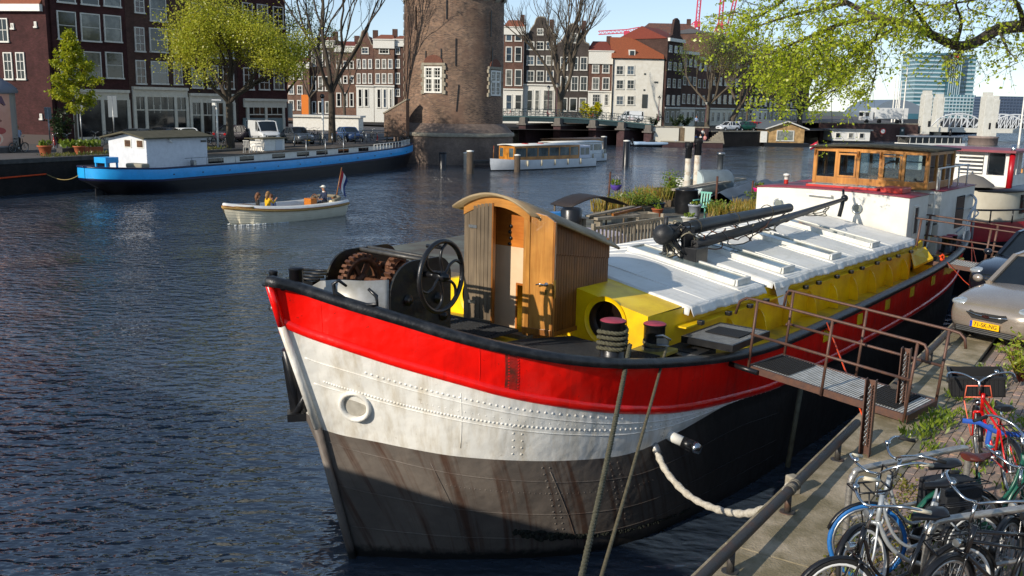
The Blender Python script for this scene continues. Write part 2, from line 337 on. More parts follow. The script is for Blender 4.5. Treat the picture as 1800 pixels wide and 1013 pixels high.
def hull_material(name, kind):
    m, nt, p, L = base(name); v = mapping(nt, (1, 1, 1)); n = noise(nt, v, 1.4, 5); n2 = noise(nt, v, 9, 6, 0.65)
    if kind == 'red':
        cc = mixc(nt, ramp(nt, n.outputs[0], [(0.4, (0,0,0)), (0.7, (1,1,1))]).outputs[0], lin('#fb1408'), lin('#e0120a'))
        sc = ramp(nt, n2.outputs[0], [(0.64, (0,0,0)), (0.72, (.8,.8,.8))]); cc = mixc(nt, sc.outputs[0], cc, lin('#8a2018')); sv = noise(nt, mapping(nt, (4, 4, .35)), 1.0, 5, .7); cc = mixc(nt, ramp(nt, sv.outputs[0], [(.52, (0,0,0)), (.72, (.5,.5,.5))]).outputs[0], cc, lin('#a8100a')); rough = 0.28
    elif kind == 'white':
        st = noise(nt, mapping(nt, (5, 5, 0.5)), 1.0, 5, 0.7)
        cc = mixc(nt, ramp(nt, st.outputs[0], [(0.45, (0,0,0)), (0.75, (1,1,1))]).outputs[0], lin('#e9e6dd'), lin('#c4b9a4'))
        fl = ramp(nt, n2.outputs[0], [(0.66, (0,0,0)), (0.73, (.7,.7,.7))]); cc = mixc(nt, fl.outputs[0], cc, lin('#a3937c')); rough = 0.38
    else:
        t0 = nt.nodes.new('ShaderNodeTexCoord'); s0 = nt.nodes.new('ShaderNodeSeparateXYZ'); L.new(t0.outputs['Object'], s0.inputs[0])
        k0 = nt.nodes.new('ShaderNodeMath'); k0.operation = 'MULTIPLY_ADD'; k0.inputs[1].default_value = 0.42; L.new(s0.outputs[2], k0.inputs[0]); L.new(s0.outputs[0], k0.inputs[2])
        k1 = nt.nodes.new('ShaderNodeCombineXYZ'); L.new(k0.outputs[0], k1.inputs[0]); k2 = nt.nodes.new('ShaderNodeMath'); k2.operation = 'MULTIPLY'; k2.inputs[1].default_value = 0.03; L.new(s0.outputs[2], k2.inputs[0]); L.new(k2.outputs[0], k1.inputs[1])
        st = noise(nt, k1.outputs[0], 8.5, 5, 0.62)
        cc = mixc(nt, ramp(nt, n.outputs[0], [(0.35, (0,0,0)), (0.68, (1,1,1))]).outputs[0], lin('#5e564f'), lin('#786e64'))
        rs = ramp(nt, st.outputs[0], [(0.5, (0,0,0)), (0.62, (.85,.85,.85))]); cc = mixc(nt, rs.outputs[0], cc, lin('#4a2e1e'))
        gr = ramp(nt, n2.outputs[0], [(0.5, (0,0,0)), (0.75, (.55,.55,.55))]); cc = mixc(nt, gr.outputs[0], cc, lin('#5a544d'))
        tc = nt.nodes.new('ShaderNodeTexCoord'); sp = nt.nodes.new('ShaderNodeSeparateXYZ'); L.new(tc.outputs['Object'], sp.inputs[0])
        ad = nt.nodes.new('ShaderNodeMath'); ad.operation = 'MULTIPLY_ADD'; ad.inputs[1].default_value = 0.25; L.new(n2.outputs[0], ad.inputs[0]); L.new(sp.outputs[2], ad.inputs[2])
        wl = ramp(nt, ad.outputs[0], [(0.22, (1,1,1)), (0.34, (0,0,0))]); cc = mixc(nt, wl.outputs[0], cc, lin('#15130f'))
        ax = ramp(nt, sp.outputs[0], [(0.0, (0,0,0)), (1.0, (0,0,0))])
        mr = nt.nodes.new('ShaderNodeMapRange'); mr.inputs[1].default_value = 1.6; mr.inputs[2].default_value = 4.6; L.new(sp.outputs[0], mr.inputs[0])
        cc = mixc(nt, mr.outputs[0], cc, lin('#1d1b1a')); rough = 0.62       # grey at the bow, blending to near black along the side
    L.new(cc, p.inputs['Base Color']); p.inputs['Roughness'].default_value = rough
    a = nt.nodes.new('ShaderNodeMath'); a.operation = 'MULTIPLY_ADD'; a.inputs[1].default_value = 0.06; n4 = noise(nt, v, 28, 4)
    L.new(n4.outputs[0], a.inputs[0]); n5 = noise(nt, v, 2.6, 2); L.new(n5.outputs[0], a.inputs[2])
    bump(nt, p, a.outputs[0], 0.55, 0.06); return m
m_red, m_whi, m_gre = hull_material('red hull paint', 'red'), hull_material('white hull paint', 'white'), hull_material('tarred grey hull', 'grey')
h = MB()
for sgn in (1, -1):
    rows = []
    for i in range(NS):
        r, s_, w_, l = RC[i], SC[i], WC[i], LC[i]
        pr = [bowed(r, s_, k, 6, 0.02) for k in range(6)] + [bowed(s_, w_, k, 6, 0.03) for k in range(6)] + [bowed(w_, l, k, 8, 0.06) for k in range(8)] + [l, V(l.x+0.02, l.y*0.985, -1.0)]
        rows.append([b(p.x, p.y*sgn, p.z) for p in pr])
    for bandi, (k0, k1) in enumerate(((0, 6), (6, 12), (12, 21))):
        h.mat(bandi); h.grid([r[k0:k1+1] for r in rows])
hull = h.build('hull', [m_red, m_whi, m_gre], barge, fix=True)
# gunwale cap, rubbing strake, stem bar
full = [b(p.x, -p.y, p.z) for p in reversed(RC)] + [b(p.x, p.y, p.z) for p in RC[1:]]
gw = MB()
def ringrow(path, prof, inset=0.0):
    rows = []
    n = len(path)
    for i in range(n):
        t = (path[min(i+1, n-1)]-path[max(i-1, 0)]); t.z = 0; t.normalize(); o = V(-t.y, t.x, 0)
        rows.append([path[i]+o*a+V(0, 0, c) for a, c in prof])
    return rows
gw.grid(ringrow(full, [(-.1,-.05),(-.1,.03),(-.06,.065),(.02,.07),(.06,.045),(.075,0),(.06,-.05)][::-1]), closed=True)
gw.build('gunwale', mat('worn black gunwale', '#17181a', 0.4, c2='#3b3c3e', vs=7, bmp=0.3, bs=25, contrast=(0.45, 0.8)), hull)
ss = MB()
for sgn in (1, -1):
    path = [b(p.x, p.y*sgn, p.z+0.05) for p in SC]
    pr = [(0,.07),(.035,.05),(.05,0),(.035,-.05),(0,-.07)]
    ss.grid(ringrow(path, [(-a*sgn, c) for a, c in pr]))
ss.build('rubbing_strake', m_red, hull)
st = MB(); st.mat(0); st.tube([b(-1.27,0,3.95), b(-1.11,0,3.42)], .05, 8); st.mat(1); st.tube([b(-1.11,0,3.42), b(-.6,0,1.99)], .05, 8); st.mat(2); st.tube([b(-.6,0,1.99), b(-.03,0,-.1), b(.1,0,-.6)], .055, 8)
st.build('stem_bar', [m_red, m_whi, m_gre], hull)
# seams and rivets on the near bow
def hull_pt(i, band, f):                            # point + outward direction on the near side at station i
    A, C = ((RC, SC), (SC, WC), (WC, LC))[band]
    k0 = int(i); fr = i-k0; k1 = min(k0+1, NS-1)
    g_ = lambda q: bowed(A[q], C[q], f, 1, (0.02, 0.03, 0.06)[band])
    p = g_(k0).lerp(g_(k1), fr); tt = g_(k1)-g_(k0); n = V(tt.y*-1, tt.x, 0).normalized()
    return b(p.x, p.y, p.z), b(n.x, n.y, 0)
def rivet_row(mb, pts, r=0.022):
    for p, n in pts:
        q = n.to_track_quat('Z', 'Y').to_matrix().to_4x4(); q.translation = p-n*0.004
        mb.lathe([(0, r*.55), (r*.6, r*.42), (r, 0)][::-1], 6, q)
seams = MB(); rv = [MB(), MB(), MB()]
for f, i0, i1, step in ((0.16, 14, 58, 0.95), (0.42, 6, 58, 0.6), (0.34, 20, 58, 1.1)):
    k = i0; pts = []
    while k < i1:
        pts.append(hull_pt(k, 1, f+0.04*math.sin(k*0.1))); k += step*(0.6+0.4*min(1, abs(k-20)/25))
    rivet_row(rv[1], pts, 0.014 if f == 0.34 else 0.024)
for f in (0.25, 0.5):
    seams.tube([hull_pt(k, 1, f)[0] for k in range(3, 60)], 0.009, 6)
for i in (29.6, 30.6):
    rivet_row(rv[0], [hull_pt(i, 0, k/16) for k in range(1, 16)], 0.022)
rivet_row(rv[0], [hull_pt(29+k*.55, 0, 0.9) for k in range(20)], 0.018)
for i in (30.0, 46.5): rivet_row(rv[1], [hull_pt(i+dx, 1, k/9) for k in range(4, 9) for dx in (0, .9)], 0.02)
for i in (33, 40): rivet_row(rv[2], [hull_pt(i+dx, 2, k/16) for k in range(1, 12) for dx in (0, .8)], 0.02)
rivet_row(rv[2], [hull_pt(20+k*.6, 2, 0.27+0.002*k) for k in range(50)], 0.014)
se2 = MB()
for f0, f1 in ((0.08, 0.3), (0.42, 0.62), (0.75, 0.8)):
    se2.tube([hull_pt(k, 2, f0+(f1-f0)*(k/60))[0] for k in range(1, 60)], 0.008, 6)
for i in (20, 33.5): se2.tube([hull_pt(i+k*.2, 2, k/10)[0] for k in range(1, 10)], 0.008, 6)
for i in (24.5,): seams.tube([hull_pt(i, 1, k/8)[0] for k in range(1, 8)], 0.006, 6)
sr = MB(); sr.tube([hull_pt(26.5, 0, k/8)[0] for k in range(0, 9)], 0.006, 6); sr.tube([hull_pt(9, 0, k/8)[0] for k in range(0, 9)], 0.006, 6)
sr.build('plate_seams', m_red, hull, kind='stuff'); seams.build('plate_seams', m_whi, hull, kind='stuff'); se2.build('plate_seams', m_gre, hull, kind='stuff')
for k, mm in enumerate((m_red, m_whi, m_gre)): rv[k].build('rivets', mm, hull, kind='stuff')
# rust-eaten doubling plate on the red band
dp = MB(); dp.grid([[hull_pt(29.2+i*.7, 0, 0.12+j*.1)[0]+hull_pt(29.2+i*.7, 0, .5)[1]*0.006 for j in range(9)] for i in range(3)])
dp.build('doubling_plate', mat('rust-worn red paint', '#a01a10', 0.5, c2='#5a2416', vs=8, bmp=.4, bs=30, contrast=(.42,.6)), hull)
# hawse pipe: a round white ring with a deep hole
p0, n0 = hull_pt(10.6, 1, 0.62); n0 = (n0+V(0, 0, -0.18)).normalized()
q = n0.to_track_quat('Z', 'Y').to_matrix().to_4x4(); q.translation = p0
hp = MB(); hp.lathe([(.145,-.3),(.15,-.02),(.16,.05),(.19,.07),(.215,.045),(.22,-.06)], 28, q); hp.build('hawse_pipe', m_whi, hull)
MB().lathe([(0,.012),(.148,.008)], 28, q).build('hawse_plug', mat('grey hawse plate', '#b5b0a4', 0.5, c2='#8d877b', vs=5), hull)
# weed line and small discharge
wd = MB(); pth = [hull_pt(28+k*.8, 2, 0.70+0.19*(k/26)**0.8)[0] for k in range(27)]
for k in range(520):
    i = random.random()*26; a = pth[int(i)].lerp(pth[min(26, int(i)+1)], i % 1); s_ = rnd(.015, .04); th = math.exp(-abs(i-4)/6)
    wd.ball(a+V(rnd(-.02,.02), rnd(-.02,.02), rnd(-.05,.05)*(th+.2)), s_*(0.4+th), 3)
wd.build('weed', mat('black weed', '#10130e', 0.9, c2='#1c2013', vs=12), hull, kind='stuff')
# anchor hanging on the far bow
an = MB(); an.tube([b(-.8,-.35,3.0), b(-.55,-.4,2.1)], .055, 8); an.tube([b(-.62,-.2,2.4), b(-.58,-.42,2.08), b(-.42,-.7,2.35)], [.03,.07,.03], 8); an.bar(b(-.66,-.34,2.06), b(-.5,-.56,2.04), .24, .1); an.bar(b(-.72,-.36,2.9), b(-.56,-.42,2.1), .2, .1)
an.build('anchor', m_black, barge)
# ---- decks
dk = MB(); rows = []
def deckz(u): return 3.05-0.10*(u+1) if u < 1.5 else (2.8-0.13*(u-1.5) if u < 4.6 else max(2.12, 2.397-0.11*(u-4.6)))
for i in range(NS):
    r = RC[i]; zz = max(min(deckz(r.x), r.z-.06), SC[i].z+.08); f_ = max(0, min(1, (r.z-zz)/(r.z-SC[i].z))); e_ = r.lerp(SC[i], f_)
    rows.append([b(e_.x+(.06 if i < 8 else .01), max(0, e_.y-.05)*k/4, zz+0.03*(1-(k/4)**2)) for k in range(-4, 5)])
dk.grid(rows); dk.build('deck', mat('worn yellow deck', '#d8b400', 0.55, c2='#77703a', vs=1.6, bmp=.15, bs=20, contrast=(.45,.75)), barge)
m_grat = mat('black deck grating', '#17181a', 0.7, c2='#2a2b2c', vs=30, bmp=.8, bs=90)
gt = MB(); gt.add([b(1.15,.9,2.86), b(.95,2.25,2.86), b(2.1,2.52,2.76), b(3.2,2.62,2.62), b(3.5,1.0,2.64), b(2.4,.9,2.77)], [(5,4,3,2,1,0)]); 
for k in range(34):
    u0 = 1.05+k*.072; gt.bar(b(u0,.95,2.875-.1*(u0-1)), b(u0,min(2.58,2.2+.25*(u0-1)),2.87-.1*(u0-1)), .02, .025)
gt.build('grating', m_grat, barge)
gt = MB(); gt.box(.9,2.5,-.75,.75,2.84,2.87)
for k in range(28): gt.bar(b(.92+k*.056,-.74,2.885), b(.92+k*.056,.74,2.885), .016, .02)
gt.build('grating', m_grat, barge)
# ---- bow fittings
def bollard(u, v, z, r, hgt, top, name='bollard', sc=1):
    o = MB(); T = Matrix.Translation(b(u, v, z)); o.mat(0).lathe([(r*1.35,0),(r*1.3,.04),(r,.06),(r,hgt-.03),(r*1.08,hgt-.025),(r*1.08,hgt)], 20, T); o.mat(1).lathe([(r*1.08,hgt),(r*.95,hgt+.012),(0,hgt+.014)], 20, T)
    if name == 'mooring_post': o.mat(0).cyl(b(u,v+.2,z+hgt*.6), b(u,v-.2,z+hgt*.6), .025)
    return o.build(name, [m_black, top], barge)
m_pink = mat('faded red bollard top', '#a84050', 0.6, c2='#8c2f3e', vs=10)
bollard(2.62,2.3,2.62,.165,.62,m_pink); bollard(3.72,2.3,2.48,.155,.53,m_pink)
bb_ = MB(); bb_.cbox(b(3.15,2.3,2.6), (1.7,.5,.06)); bb_.build('bollard_plate', mat('dirty yellow plate', '#a8923a', 0.6, c2='#6f6433', vs=5), barge, bevel=.01)
bollard(-.86,-.02,3.3,.085,.79,m_black,'mooring_post'); bollard(-1.12,-.12,3.6,.05,.47,m_black,'mooring_post')
fl = MB()
c0 = b(-.68,.6,3.83); fd = b(.38,.62,-.17).normalized()
fl.tube([c0+fd*.04+V(0,0,.10)+b(.05,-.02,0), c0-fd*.03+V(0,0,.16), c0-fd*.1+V(0,0,.1), c0-fd*.08+V(0,0,.0), c0+fd*.06+V(0,0,-.05)], [.016,.022,.026,.028,.028], 8)
fl.tube([c0+fd*.06+V(0,0,-.05), c0+fd*.3+V(0,0,-.05), c0+fd*.45+V(0,0,.0), c0+fd*.44+V(0,0,.1), c0+fd*.34+V(0,0,.16)], [.028,.028,.028,.026,.02], 8)
fl.build('fairlead', m_black, barge)
yb = MB(); yb.bar(b(-.35,-.35,3.25), b(-.65,.15,3.55), .08, .1); yb.build('bow_brace', m_yellow, barge)
# ---- anchor winch
m_wblk = mat('greasy black winch plate', '#0e0e0f', 0.42, c2='#3a3212', vs=5, bmp=.25, bs=18, contrast=(.5,.75))
m_gear = mat('rusty gear', '#4b2e22', 0.6, .4, c2='#7b5236', vs=14, bmp=.3, bs=50)
winch = bpy.data.objects.new('anchor_winch', None); col.objects.link(winch); winch.parent = barge
def arc(c, r, a0, a1, n, ax='uz'): return [(c[0]+r*math.cos(a0+(a1-a0)*k/n), c[1]+r*math.sin(a0+(a1-a0)*k/n)) for k in range(n+1)]
WZ = 2.95
def plate(v, u0, u1, top, th):
    r = .42; o = [(u0, WZ)] + [(u0+r-r*math.cos(a), top-r+r*math.sin(a)) for a in [k*math.pi/16 for k in range(9)]] + [(u1-r*.6+r*.6*math.sin(a), top-r*.6+r*.6*math.cos(a)) for a in [k*math.pi/16 for k in range(9)]] + [(u1, WZ)]
    return MB().prism([b(u, v, z) for u, z in o], b(0, th, 0))
WP = []
pl = plate(.58, .1, 1.2, 4.1, .035); pl.build('side_plate', m_wblk, winch)
for uu, zz in ((.4,3.6),(.95,3.55),(.32,3.3),(1.05,3.3)):
    MB().lathe([(.075,0),(.075,.02),(.04,.025),(.04,.06),(0,.062)], 12, Matrix.Translation(b(uu,.615,zz)) @ Matrix.Rotation(math.pi/2, 4, 'X')).build('axle_boss', m_wblk, winch)
plate(-.68, .15, 1.45, 4.1, -.035).build('side_plate', m_wblk, winch)
def gear(u, v, z, r, w, teeth, spokes=True):
    T = Matrix.Translation(b(u,v,z)) @ Matrix.Rotation(math.pi/2, 4, 'X'); o = MB()
    o.lathe([(r*.8,-w/2),(r,-w/2),(r,w/2),(r*.8,w/2),(r*.8,-w/2)], 36, T); o.lathe([(0,-w*.7),(r*.28,-w*.7),(r*.28,w*.7),(0,w*.7)], 14, T)
    for k in range(teeth):
        a = 2*math.pi*k/teeth; R = T @ Matrix.Rotation(a, 4, 'Z'); o.box(r-.004, r+.05, -.02, .02, -w/2, w/2, R)
    if spokes:
        for k in range(6): o.box(r*.2, r*.85, -.025, .025, -w*.35, w*.35, T @ Matrix.Rotation(k*math.pi/3, 4, 'Z'))
    return o
gear(.55,-.45,3.7,.32,.1,28).build('gear_wheel', m_gear, winch)
gear(.9,-.1,3.86,.14,.1,14,False).build('gear_wheel', m_gear, winch)
gear(.6,.12,3.72,.13,.12,12,False).build('gear_wheel', m_gear, winch)
gear(.98,.36,3.8,.17,.12,16,False).build('gear_wheel', m_gear, winch)
MB().lathe([(.05,-.55),(.05,-.3),(.15,-.28),(.15,-.2),(.09,-.18),(.09,.1),(.15,.12),(.15,.2),(.05,.22),(.05,.55)], 20, Matrix.Translation(b(.98,0,3.85)) @ Matrix.Rotation(math.pi/2,4,'X')).build('drum', m_gear, winch)
MB().cyl(b(.55,-.7,3.7), b(.6,.58,3.72), .045).build('shaft', m_gear, winch)
tb = MB(); tb.tube([b(.75,-.7,4.08), b(.85,.6,4.05)], .03, 8); tb.tube([b(.9,-.7,4.09), b(1.0,.6,4.06)], .025, 8); tb.build('top_rods', mat('grey worn rod', '#5d5b57', .5, .5, c2='#3a3836', vs=9), winch)
gd = MB(); gp = [b(-.42,-.5,3.55), b(-.4,-.2,3.55), b(-.33,.15,3.6), b(-.15,.42,3.6), b(.1,.58,3.6)]
gp = catmull(gp, 5); gd.grid([[p+V(0,0,-.5), p+V(0,0,.1+.2*min(1, i/6))] for i, p in enumerate(gp)])
g_o = gd.build('guard_plate', mat('galvanised guard', '#b9b7b0', .42, .55, c2='#8f8a7c', vs=3.5, contrast=(.4,.7)), winch)
g_o.modifiers.new('thick', 'SOLIDIFY').thickness = .02
fb = MB()
for k in range(4): fb.tube([b(-.1+.07*k,-1.15,3.72+.03*k), b(.02+.07*k,-.68,3.74+.03*k)], .02, 6)
fb.box(.0,.3,.8,1.1,2.9,3.7); fb.build('fairlead_rollers', m_wblk, winch)
# the big spoked hand wheel
hw = bpy.data.objects.new('hand_wheel', None); col.objects.link(hw); hw.parent = barge
WCn = b(.74,.88,3.9); WT = Matrix.Translation(WCn) @ Matrix.Rotation(math.pi/2-.0, 4, 'X') @ Matrix.Rotation(.12, 4, 'Y')
o = MB(); o.tube([WT @ V(.455*math.cos(a), .455*math.sin(a), 0) for a in [2*math.pi*k/48 for k in range(48)]], .033, 10, closed=True); o.build('rim', m_black, hw)
o = MB()
for k in range(6):
    a0 = k*math.pi/3+.2; pts = [WT @ V(r*math.cos(a0+tw), r*math.sin(a0+tw), 0) for r, tw in ((.05,0),(.13,.28),(.23,.42),(.35,.3),(.445,.05))]
    o.tube(catmull(pts, 4), .02, 8)
o.build('spokes', m_black, hw)
MB().lathe([(0,-.1),(.07,-.1),(.07,.06),(.04,.08),(.04,.11),(0,.12)], 14, WT).build('hub', m_black, hw)
MB().cyl(WT @ V(-.02,.38,.0), WT @ V(-.02,.38,-.22), .025).build('crank_handle', m_black, hw)
MB().cyl(WT @ V(0,0,-.3), WT @ V(0,0,0), .04).build('axle', m_black, hw)
# ---- wooden companionway
m_oldw = wood('weathered planks', '#5e5140', '#7d6c55', .75, axis=2)
m_teak = wood('varnished teak', '#7a4a1c', '#a5692b', .35, axis=2, coat=.3)
m_gold = wood('varnished door', '#a86e30', '#c88f46', .3, axis=2, coat=.4)
m_side = wood('dark stained cladding', '#6a3f16', '#8a5622', .5, axis=2)
m_ply = wood('orange plywood', '#b5651f', '#cf7e2e', .4, axis=1)
comp = bpy.data.objects.new('companionway', None); col.objects.link(comp); comp.parent = barge
U0c, U1c, VL, VR, ZB = 2.65, 4.7, -.48, .8, 2.74
def arch(v): return 4.57+.21*(1-((v-.16)/.70)**2)
def boards(name, mats, pts, parent):                # one board per entry: box in barge coordinates u0,u1,v0,v1,z0,z1
    for i, (u0, u1, v0, v1, z0, z1) in enumerate(pts):
        MB().box(u0, u1, -v1, -v0, z0, z1).build(name, mats, parent, bevel=.004)
boards('jamb_board', m_oldw, [(U0c,U0c+.06,VL,VL+.095,ZB,arch(VL)-.05),(U0c,U0c+.06,VL+.1,VL+.19,ZB,arch(VL)-.04)], comp)
boards('jamb_post', m_gold, [(U0c,U0c+.06,.7,VR,ZB,arch(.75)-.05)], comp)
boards('sill', m_oldw, [(U0c-.06,U0c+.1,VL-.03,VR+.02,ZB-.08,ZB+.02)], comp)
ld = bpy.data.objects.new('planked_door', None); col.objects.link(ld); ld.parent = comp
for k in range(5): MB().box(U0c-.02,U0c+.03,-(VL+.2+.075*(k+1)-.006),-(VL+.2+.075*k),ZB+.04,arch(VL+.25+.075*k)-.13).build('plank', m_oldw, ld, bevel=.006)
MB().box(U0c-.03,U0c+.035,-.125,-.095,ZB+.04,arch(.1)-.12).build('edge_strip', m_teak, ld, bevel=.004)
MB().box(U0c-.04,U0c-.02,-.06,.3,ZB+.05,ZB+.13).build('kick_rail', m_oldw, ld, bevel=.004)
for zz in (ZB+.35, 4.25): MB().box(U0c-.035,U0c-.02,.2,.36,zz,zz+.045).build('hinge', m_steel, ld)
rd = bpy.data.objects.new('varnished_door', None); col.objects.link(rd); rd.parent = comp; rd.location = b(U0c-.01,.69,0); rd.rotation_euler = (0,0,math.radians(14))
dl = MB(); dl.prism([V(0,-.0,ZB+.05),V(0,-.47,ZB+.05),V(0,-.47,4.47),V(0,-.36,4.54),V(0,-.2,4.57),V(0,0,4.56)][::-1], V(.045,0,0)); dl.build('leaf', m_gold, rd, bevel=.006)
MB().box(-.003,.05,-.5,-.472,ZB+.05,4.46).build('lock_edge', m_teak, rd, bevel=.004)
MB().box(-.02,0,-.47,-.01,ZB+.05,ZB+.14).build('kick_rail', m_teak, rd, bevel=.004)
hd = MB(); hd.cyl(V(-.06,-.38,3.55),V(.1,-.38,3.55),.014); hd.tube([V(-.06,-.38,3.55),V(-.065,-.3,3.56),V(-.06,-.24,3.54)],.011,6); hd.tube([V(.1,-.38,3.55),V(.1,-.3,3.56)],.011,6); hd.lathe([(.03,0),(.03,.008),(0,.01)],12,Matrix.Translation(V(-.002,-.38,3.55)) @ Matrix.Rotation(-math.pi/2,4,'Y')); hd.box(-.008,0,-.4,-.36,3.4,3.47); hd.build('handle', m_chrome, rd)
MB().box(-.006,.055,-.506,-.49,3.35,3.62).build('lock_plate', mat('brass', '#a8873e', .35, .9, c2='#6d5526', vs=10), rd)
# curved head board, roof, side walls, interior
hbd = MB(); n = 14; lo = [b(U0c-.015, VL+(VR-VL)*k/n, arch(VL+(VR-VL)*k/n)-.17) for k in range(n+1)]; hi = [b(U0c-.015, VL+(VR-VL)*k/n, arch(VL+(VR-VL)*k/n)) for k in range(n+1)]
hbd.prism(hi+lo[::-1], V(.06,0,0)); hbd.build('arched_head', wood('honey arch', '#a56d2a', '#c0853c', .4, axis=1), comp)
rf = MB(); top = []
for i in range(5):
    u = U0c-.14+(U1c+.12-U0c+.14)*i/4; dz = -.68*((u-U0c)/(U1c-U0c)) if u > U0c else 0.0
    top.append([b(u, VL-.12+(VR-VL+.24)*k/n, arch(VL-.12+(VR-VL+.24)*k/n)+.005+dz) for k in range(n+1)])
rf.grid(top); ro = rf.build('roof', wood('grey roof plank', '#8a7658', '#a08d6c', .6, axis=1), comp); ro.modifiers.new('t','SOLIDIFY').thickness = .035; ro.modifiers['t'].offset = 1
nb = 30
for side, vv, sg in (('near', VR, 1), ('far', VL, -1)):
    for k in range(nb):
        u0 = U0c+.062+(U1c-U0c-.065)*k/nb; u1 = u0+(U1c-U0c-.065)/nb-.007; um = (u0+u1)/2
        zt = arch(vv)-.68*((um-U0c)/(U1c-U0c)); zm = max(3.62, 3.99-.15*(um-U0c)); zb = 3.22 if um > 3.9 else ZB-.06
        for z0, z1, off in ((zm, zt, .012), (zb, zm-.004, -.012)):
            if sg > 0: MB().box(u0,u1,-vv-off-.012,-vv+.01,z0,z1).build('cladding_board', m_side, comp)
    if sg < 0: MB().prism([b(U0c+.06,vv,ZB-.06),b(U1c,vv,3.0),b(U1c,vv,arch(vv)-.68),b(U0c+.06,vv,arch(vv))], b(0,.03,0)).build('side_wall', m_side, comp)
MB().box(U1c-.02,U1c,-VR,-VL,3.1,4.0).build('back_wall', m_side, comp)
MB().box(U0c+.05,U1c-.1,-VR-.028,-VR-.02,ZB-.1,ZB-.03).build('skirting', m_teak, comp)
iw = bpy.data.objects.new('inner_bulkhead', None); col.objects.link(iw); iw.parent = comp
MB().prism([b(2.98,v,3.98) for v in (VL+.02,VR-.02)]+[b(2.98,v,arch(v)-.16) for v in [VR-.02-(VR-VL-.04)*k/8 for k in range(9)]],V(.03,0,0)).build('plywood', m_ply, iw)
MB().box(2.98,3.01,-VR+.02,-VL-.02,3.42,3.98).build('cream_panel', mat('cream panel', '#dcc09c', .6, c2='#cfb28d', vs=2), iw)
MB().box(2.98,3.01,-.3,-VL-.02,ZB-.3,3.42).build('cream_panel', MT['cream panel'], iw)
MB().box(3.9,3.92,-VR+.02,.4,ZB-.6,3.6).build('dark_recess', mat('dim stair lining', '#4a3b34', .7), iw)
o = MB(); o.box(2.965,2.98,-.33,-.3,ZB-.2,3.44); o.box(2.965,2.98,-.77,-.33,3.41,3.44); o.build('opening_trim', m_ply, iw)
for k in range(4): MB().lathe([(.026,0),(.026,.02),(0,.022)],10,Matrix.Translation(b(2.975,.16+.02*(k%2),4.02+.09*k)) @ Matrix.Rotation(-math.pi/2,4,'Y')).build('knob', m_black, iw)
# ---- yellow deckhouse and hatch coaming
dh = bpy.data.objects.new('deckhouse', None); col.objects.link(dh); dh.parent = barge
def crown(v): return 3.46-.19*math.sqrt(v*v+.06)
UF = 3.85
o = MB(); vs = [-2.1+4.2*k/16 for k in range(17)]
def wallpoly(v0, v1):
    vv = [v0+(v1-v0)*k/8 for k in range(9)]; return [b(UF,v,2.3) for v in vv]+[b(UF,v,crown(v)) for v in vv[::-1]]
PV, PZ, PR = 1.36, 2.87, .31
# front wall with round opening (near side): ring of quads from the hole to the border
def holed(u, v0, v1, zb, ztop, pv, pz, r, mb, nn=40):
    inner, outer = [], []
    for k in range(nn):
        a = 2*math.pi*k/nn; ca, sa = math.cos(a), math.sin(a); inner.append(b(u, pv+r*ca, pz+r*sa)); 
        tt = []
        if ca > 1e-6: tt.append((v1-pv)/ca)
        if ca < -1e-6: tt.append((v0-pv)/ca)
        if sa < -1e-6: tt.append((zb-pz)/sa)
        t_ = min(tt) if tt else 9
        if sa > 1e-6:
            t2 = .1
            while t2 < t_ and pz+t2*sa < ztop(pv+t2*ca): t2 += .004
            t_ = min(t_, t2)
        outer.append(b(u, pv+t_*ca, pz+t_*sa))
    corners = [b(u,v1,zb), b(u,v1,ztop(v1)), b(u,v0,ztop(v0)), b(u,v0,zb)]
    for cr in corners:
        k = min(range(nn), key=lambda q: (outer[q]-cr).length); outer[k] = cr
    mb.add(inner+outer, [(k,(k+1)%nn,nn+(k+1)%nn,nn+k) for k in range(nn)])
holed(UF, VR, 2.1, 2.3, crown, PV, PZ, PR, o); holed(UF, -2.1, VL, 2.3, crown, -1.3, PZ, PR, o)
o.add(wallpoly(VL, VR), [tuple(range(18))])
o.grid([[b(UF+(5.0-UF)*i/3, v, crown(v)) for v in vs] for i in range(4)])
for sg in (1,-1): o.add([b(UF,2.1*sg,2.0),b(UF,2.1*sg,crown(2.1)),b(5.0,2.15*sg,crown(2.15)),b(5.0,2.15*sg,2.0)],[(0,1,2,3)])
o.build('wall', m_yellow, dh)
for pv in (PV, -1.3):
    T = Matrix.Translation(b(UF,pv,PZ)) @ Matrix.Rotation(math.pi/2,4,'Y')
    MB().lathe([(PR,.002),(PR+.07,-.012),(PR+.075,-.02)],36,T).build('porthole_ring', m_yellow, dh)
    MB().lathe([(PR,.0),(PR-.01,.16),(PR-.05,.16),(PR-.06,.13)],36,T).build('porthole_frame', mat('bronze porthole', '#3b2a1c', .4, .5, c2='#2a2320', vs=10), dh)
    MB().lathe([(PR-.03,.15),(0,.15)],36,T).build('pane', mat('dim porthole glass', '#1b1310', .06, spec=.8), dh)
co = MB()
for sg in (1,-1):
    co.add([b(4.95,2.15*sg,1.9),b(4.95,2.15*sg,2.98),b(15.9,2.2*sg,2.98),b(15.9,2.2*sg,1.9)],[(0,1,2,3)])
    co.box(4.6,15.9,-2.33*sg if sg>0 else 2.16,-2.16*sg if sg>0 else 2.33,2.78,2.805)
co.build('hatch_coaming', m_yellow, dh)
for k in range(9):
    u = 6.3+k*1.12; pr = [b(u,2.17,2.14)]+[b(u+0,2.17+.2*math.cos(a),2.14+.5*math.sin(a)) for a in [math.pi/2*q/8 for q in range(9)]]
    MB().prism(pr, V(.025,0,0)).build('knee_bracket', m_yellow, dh)
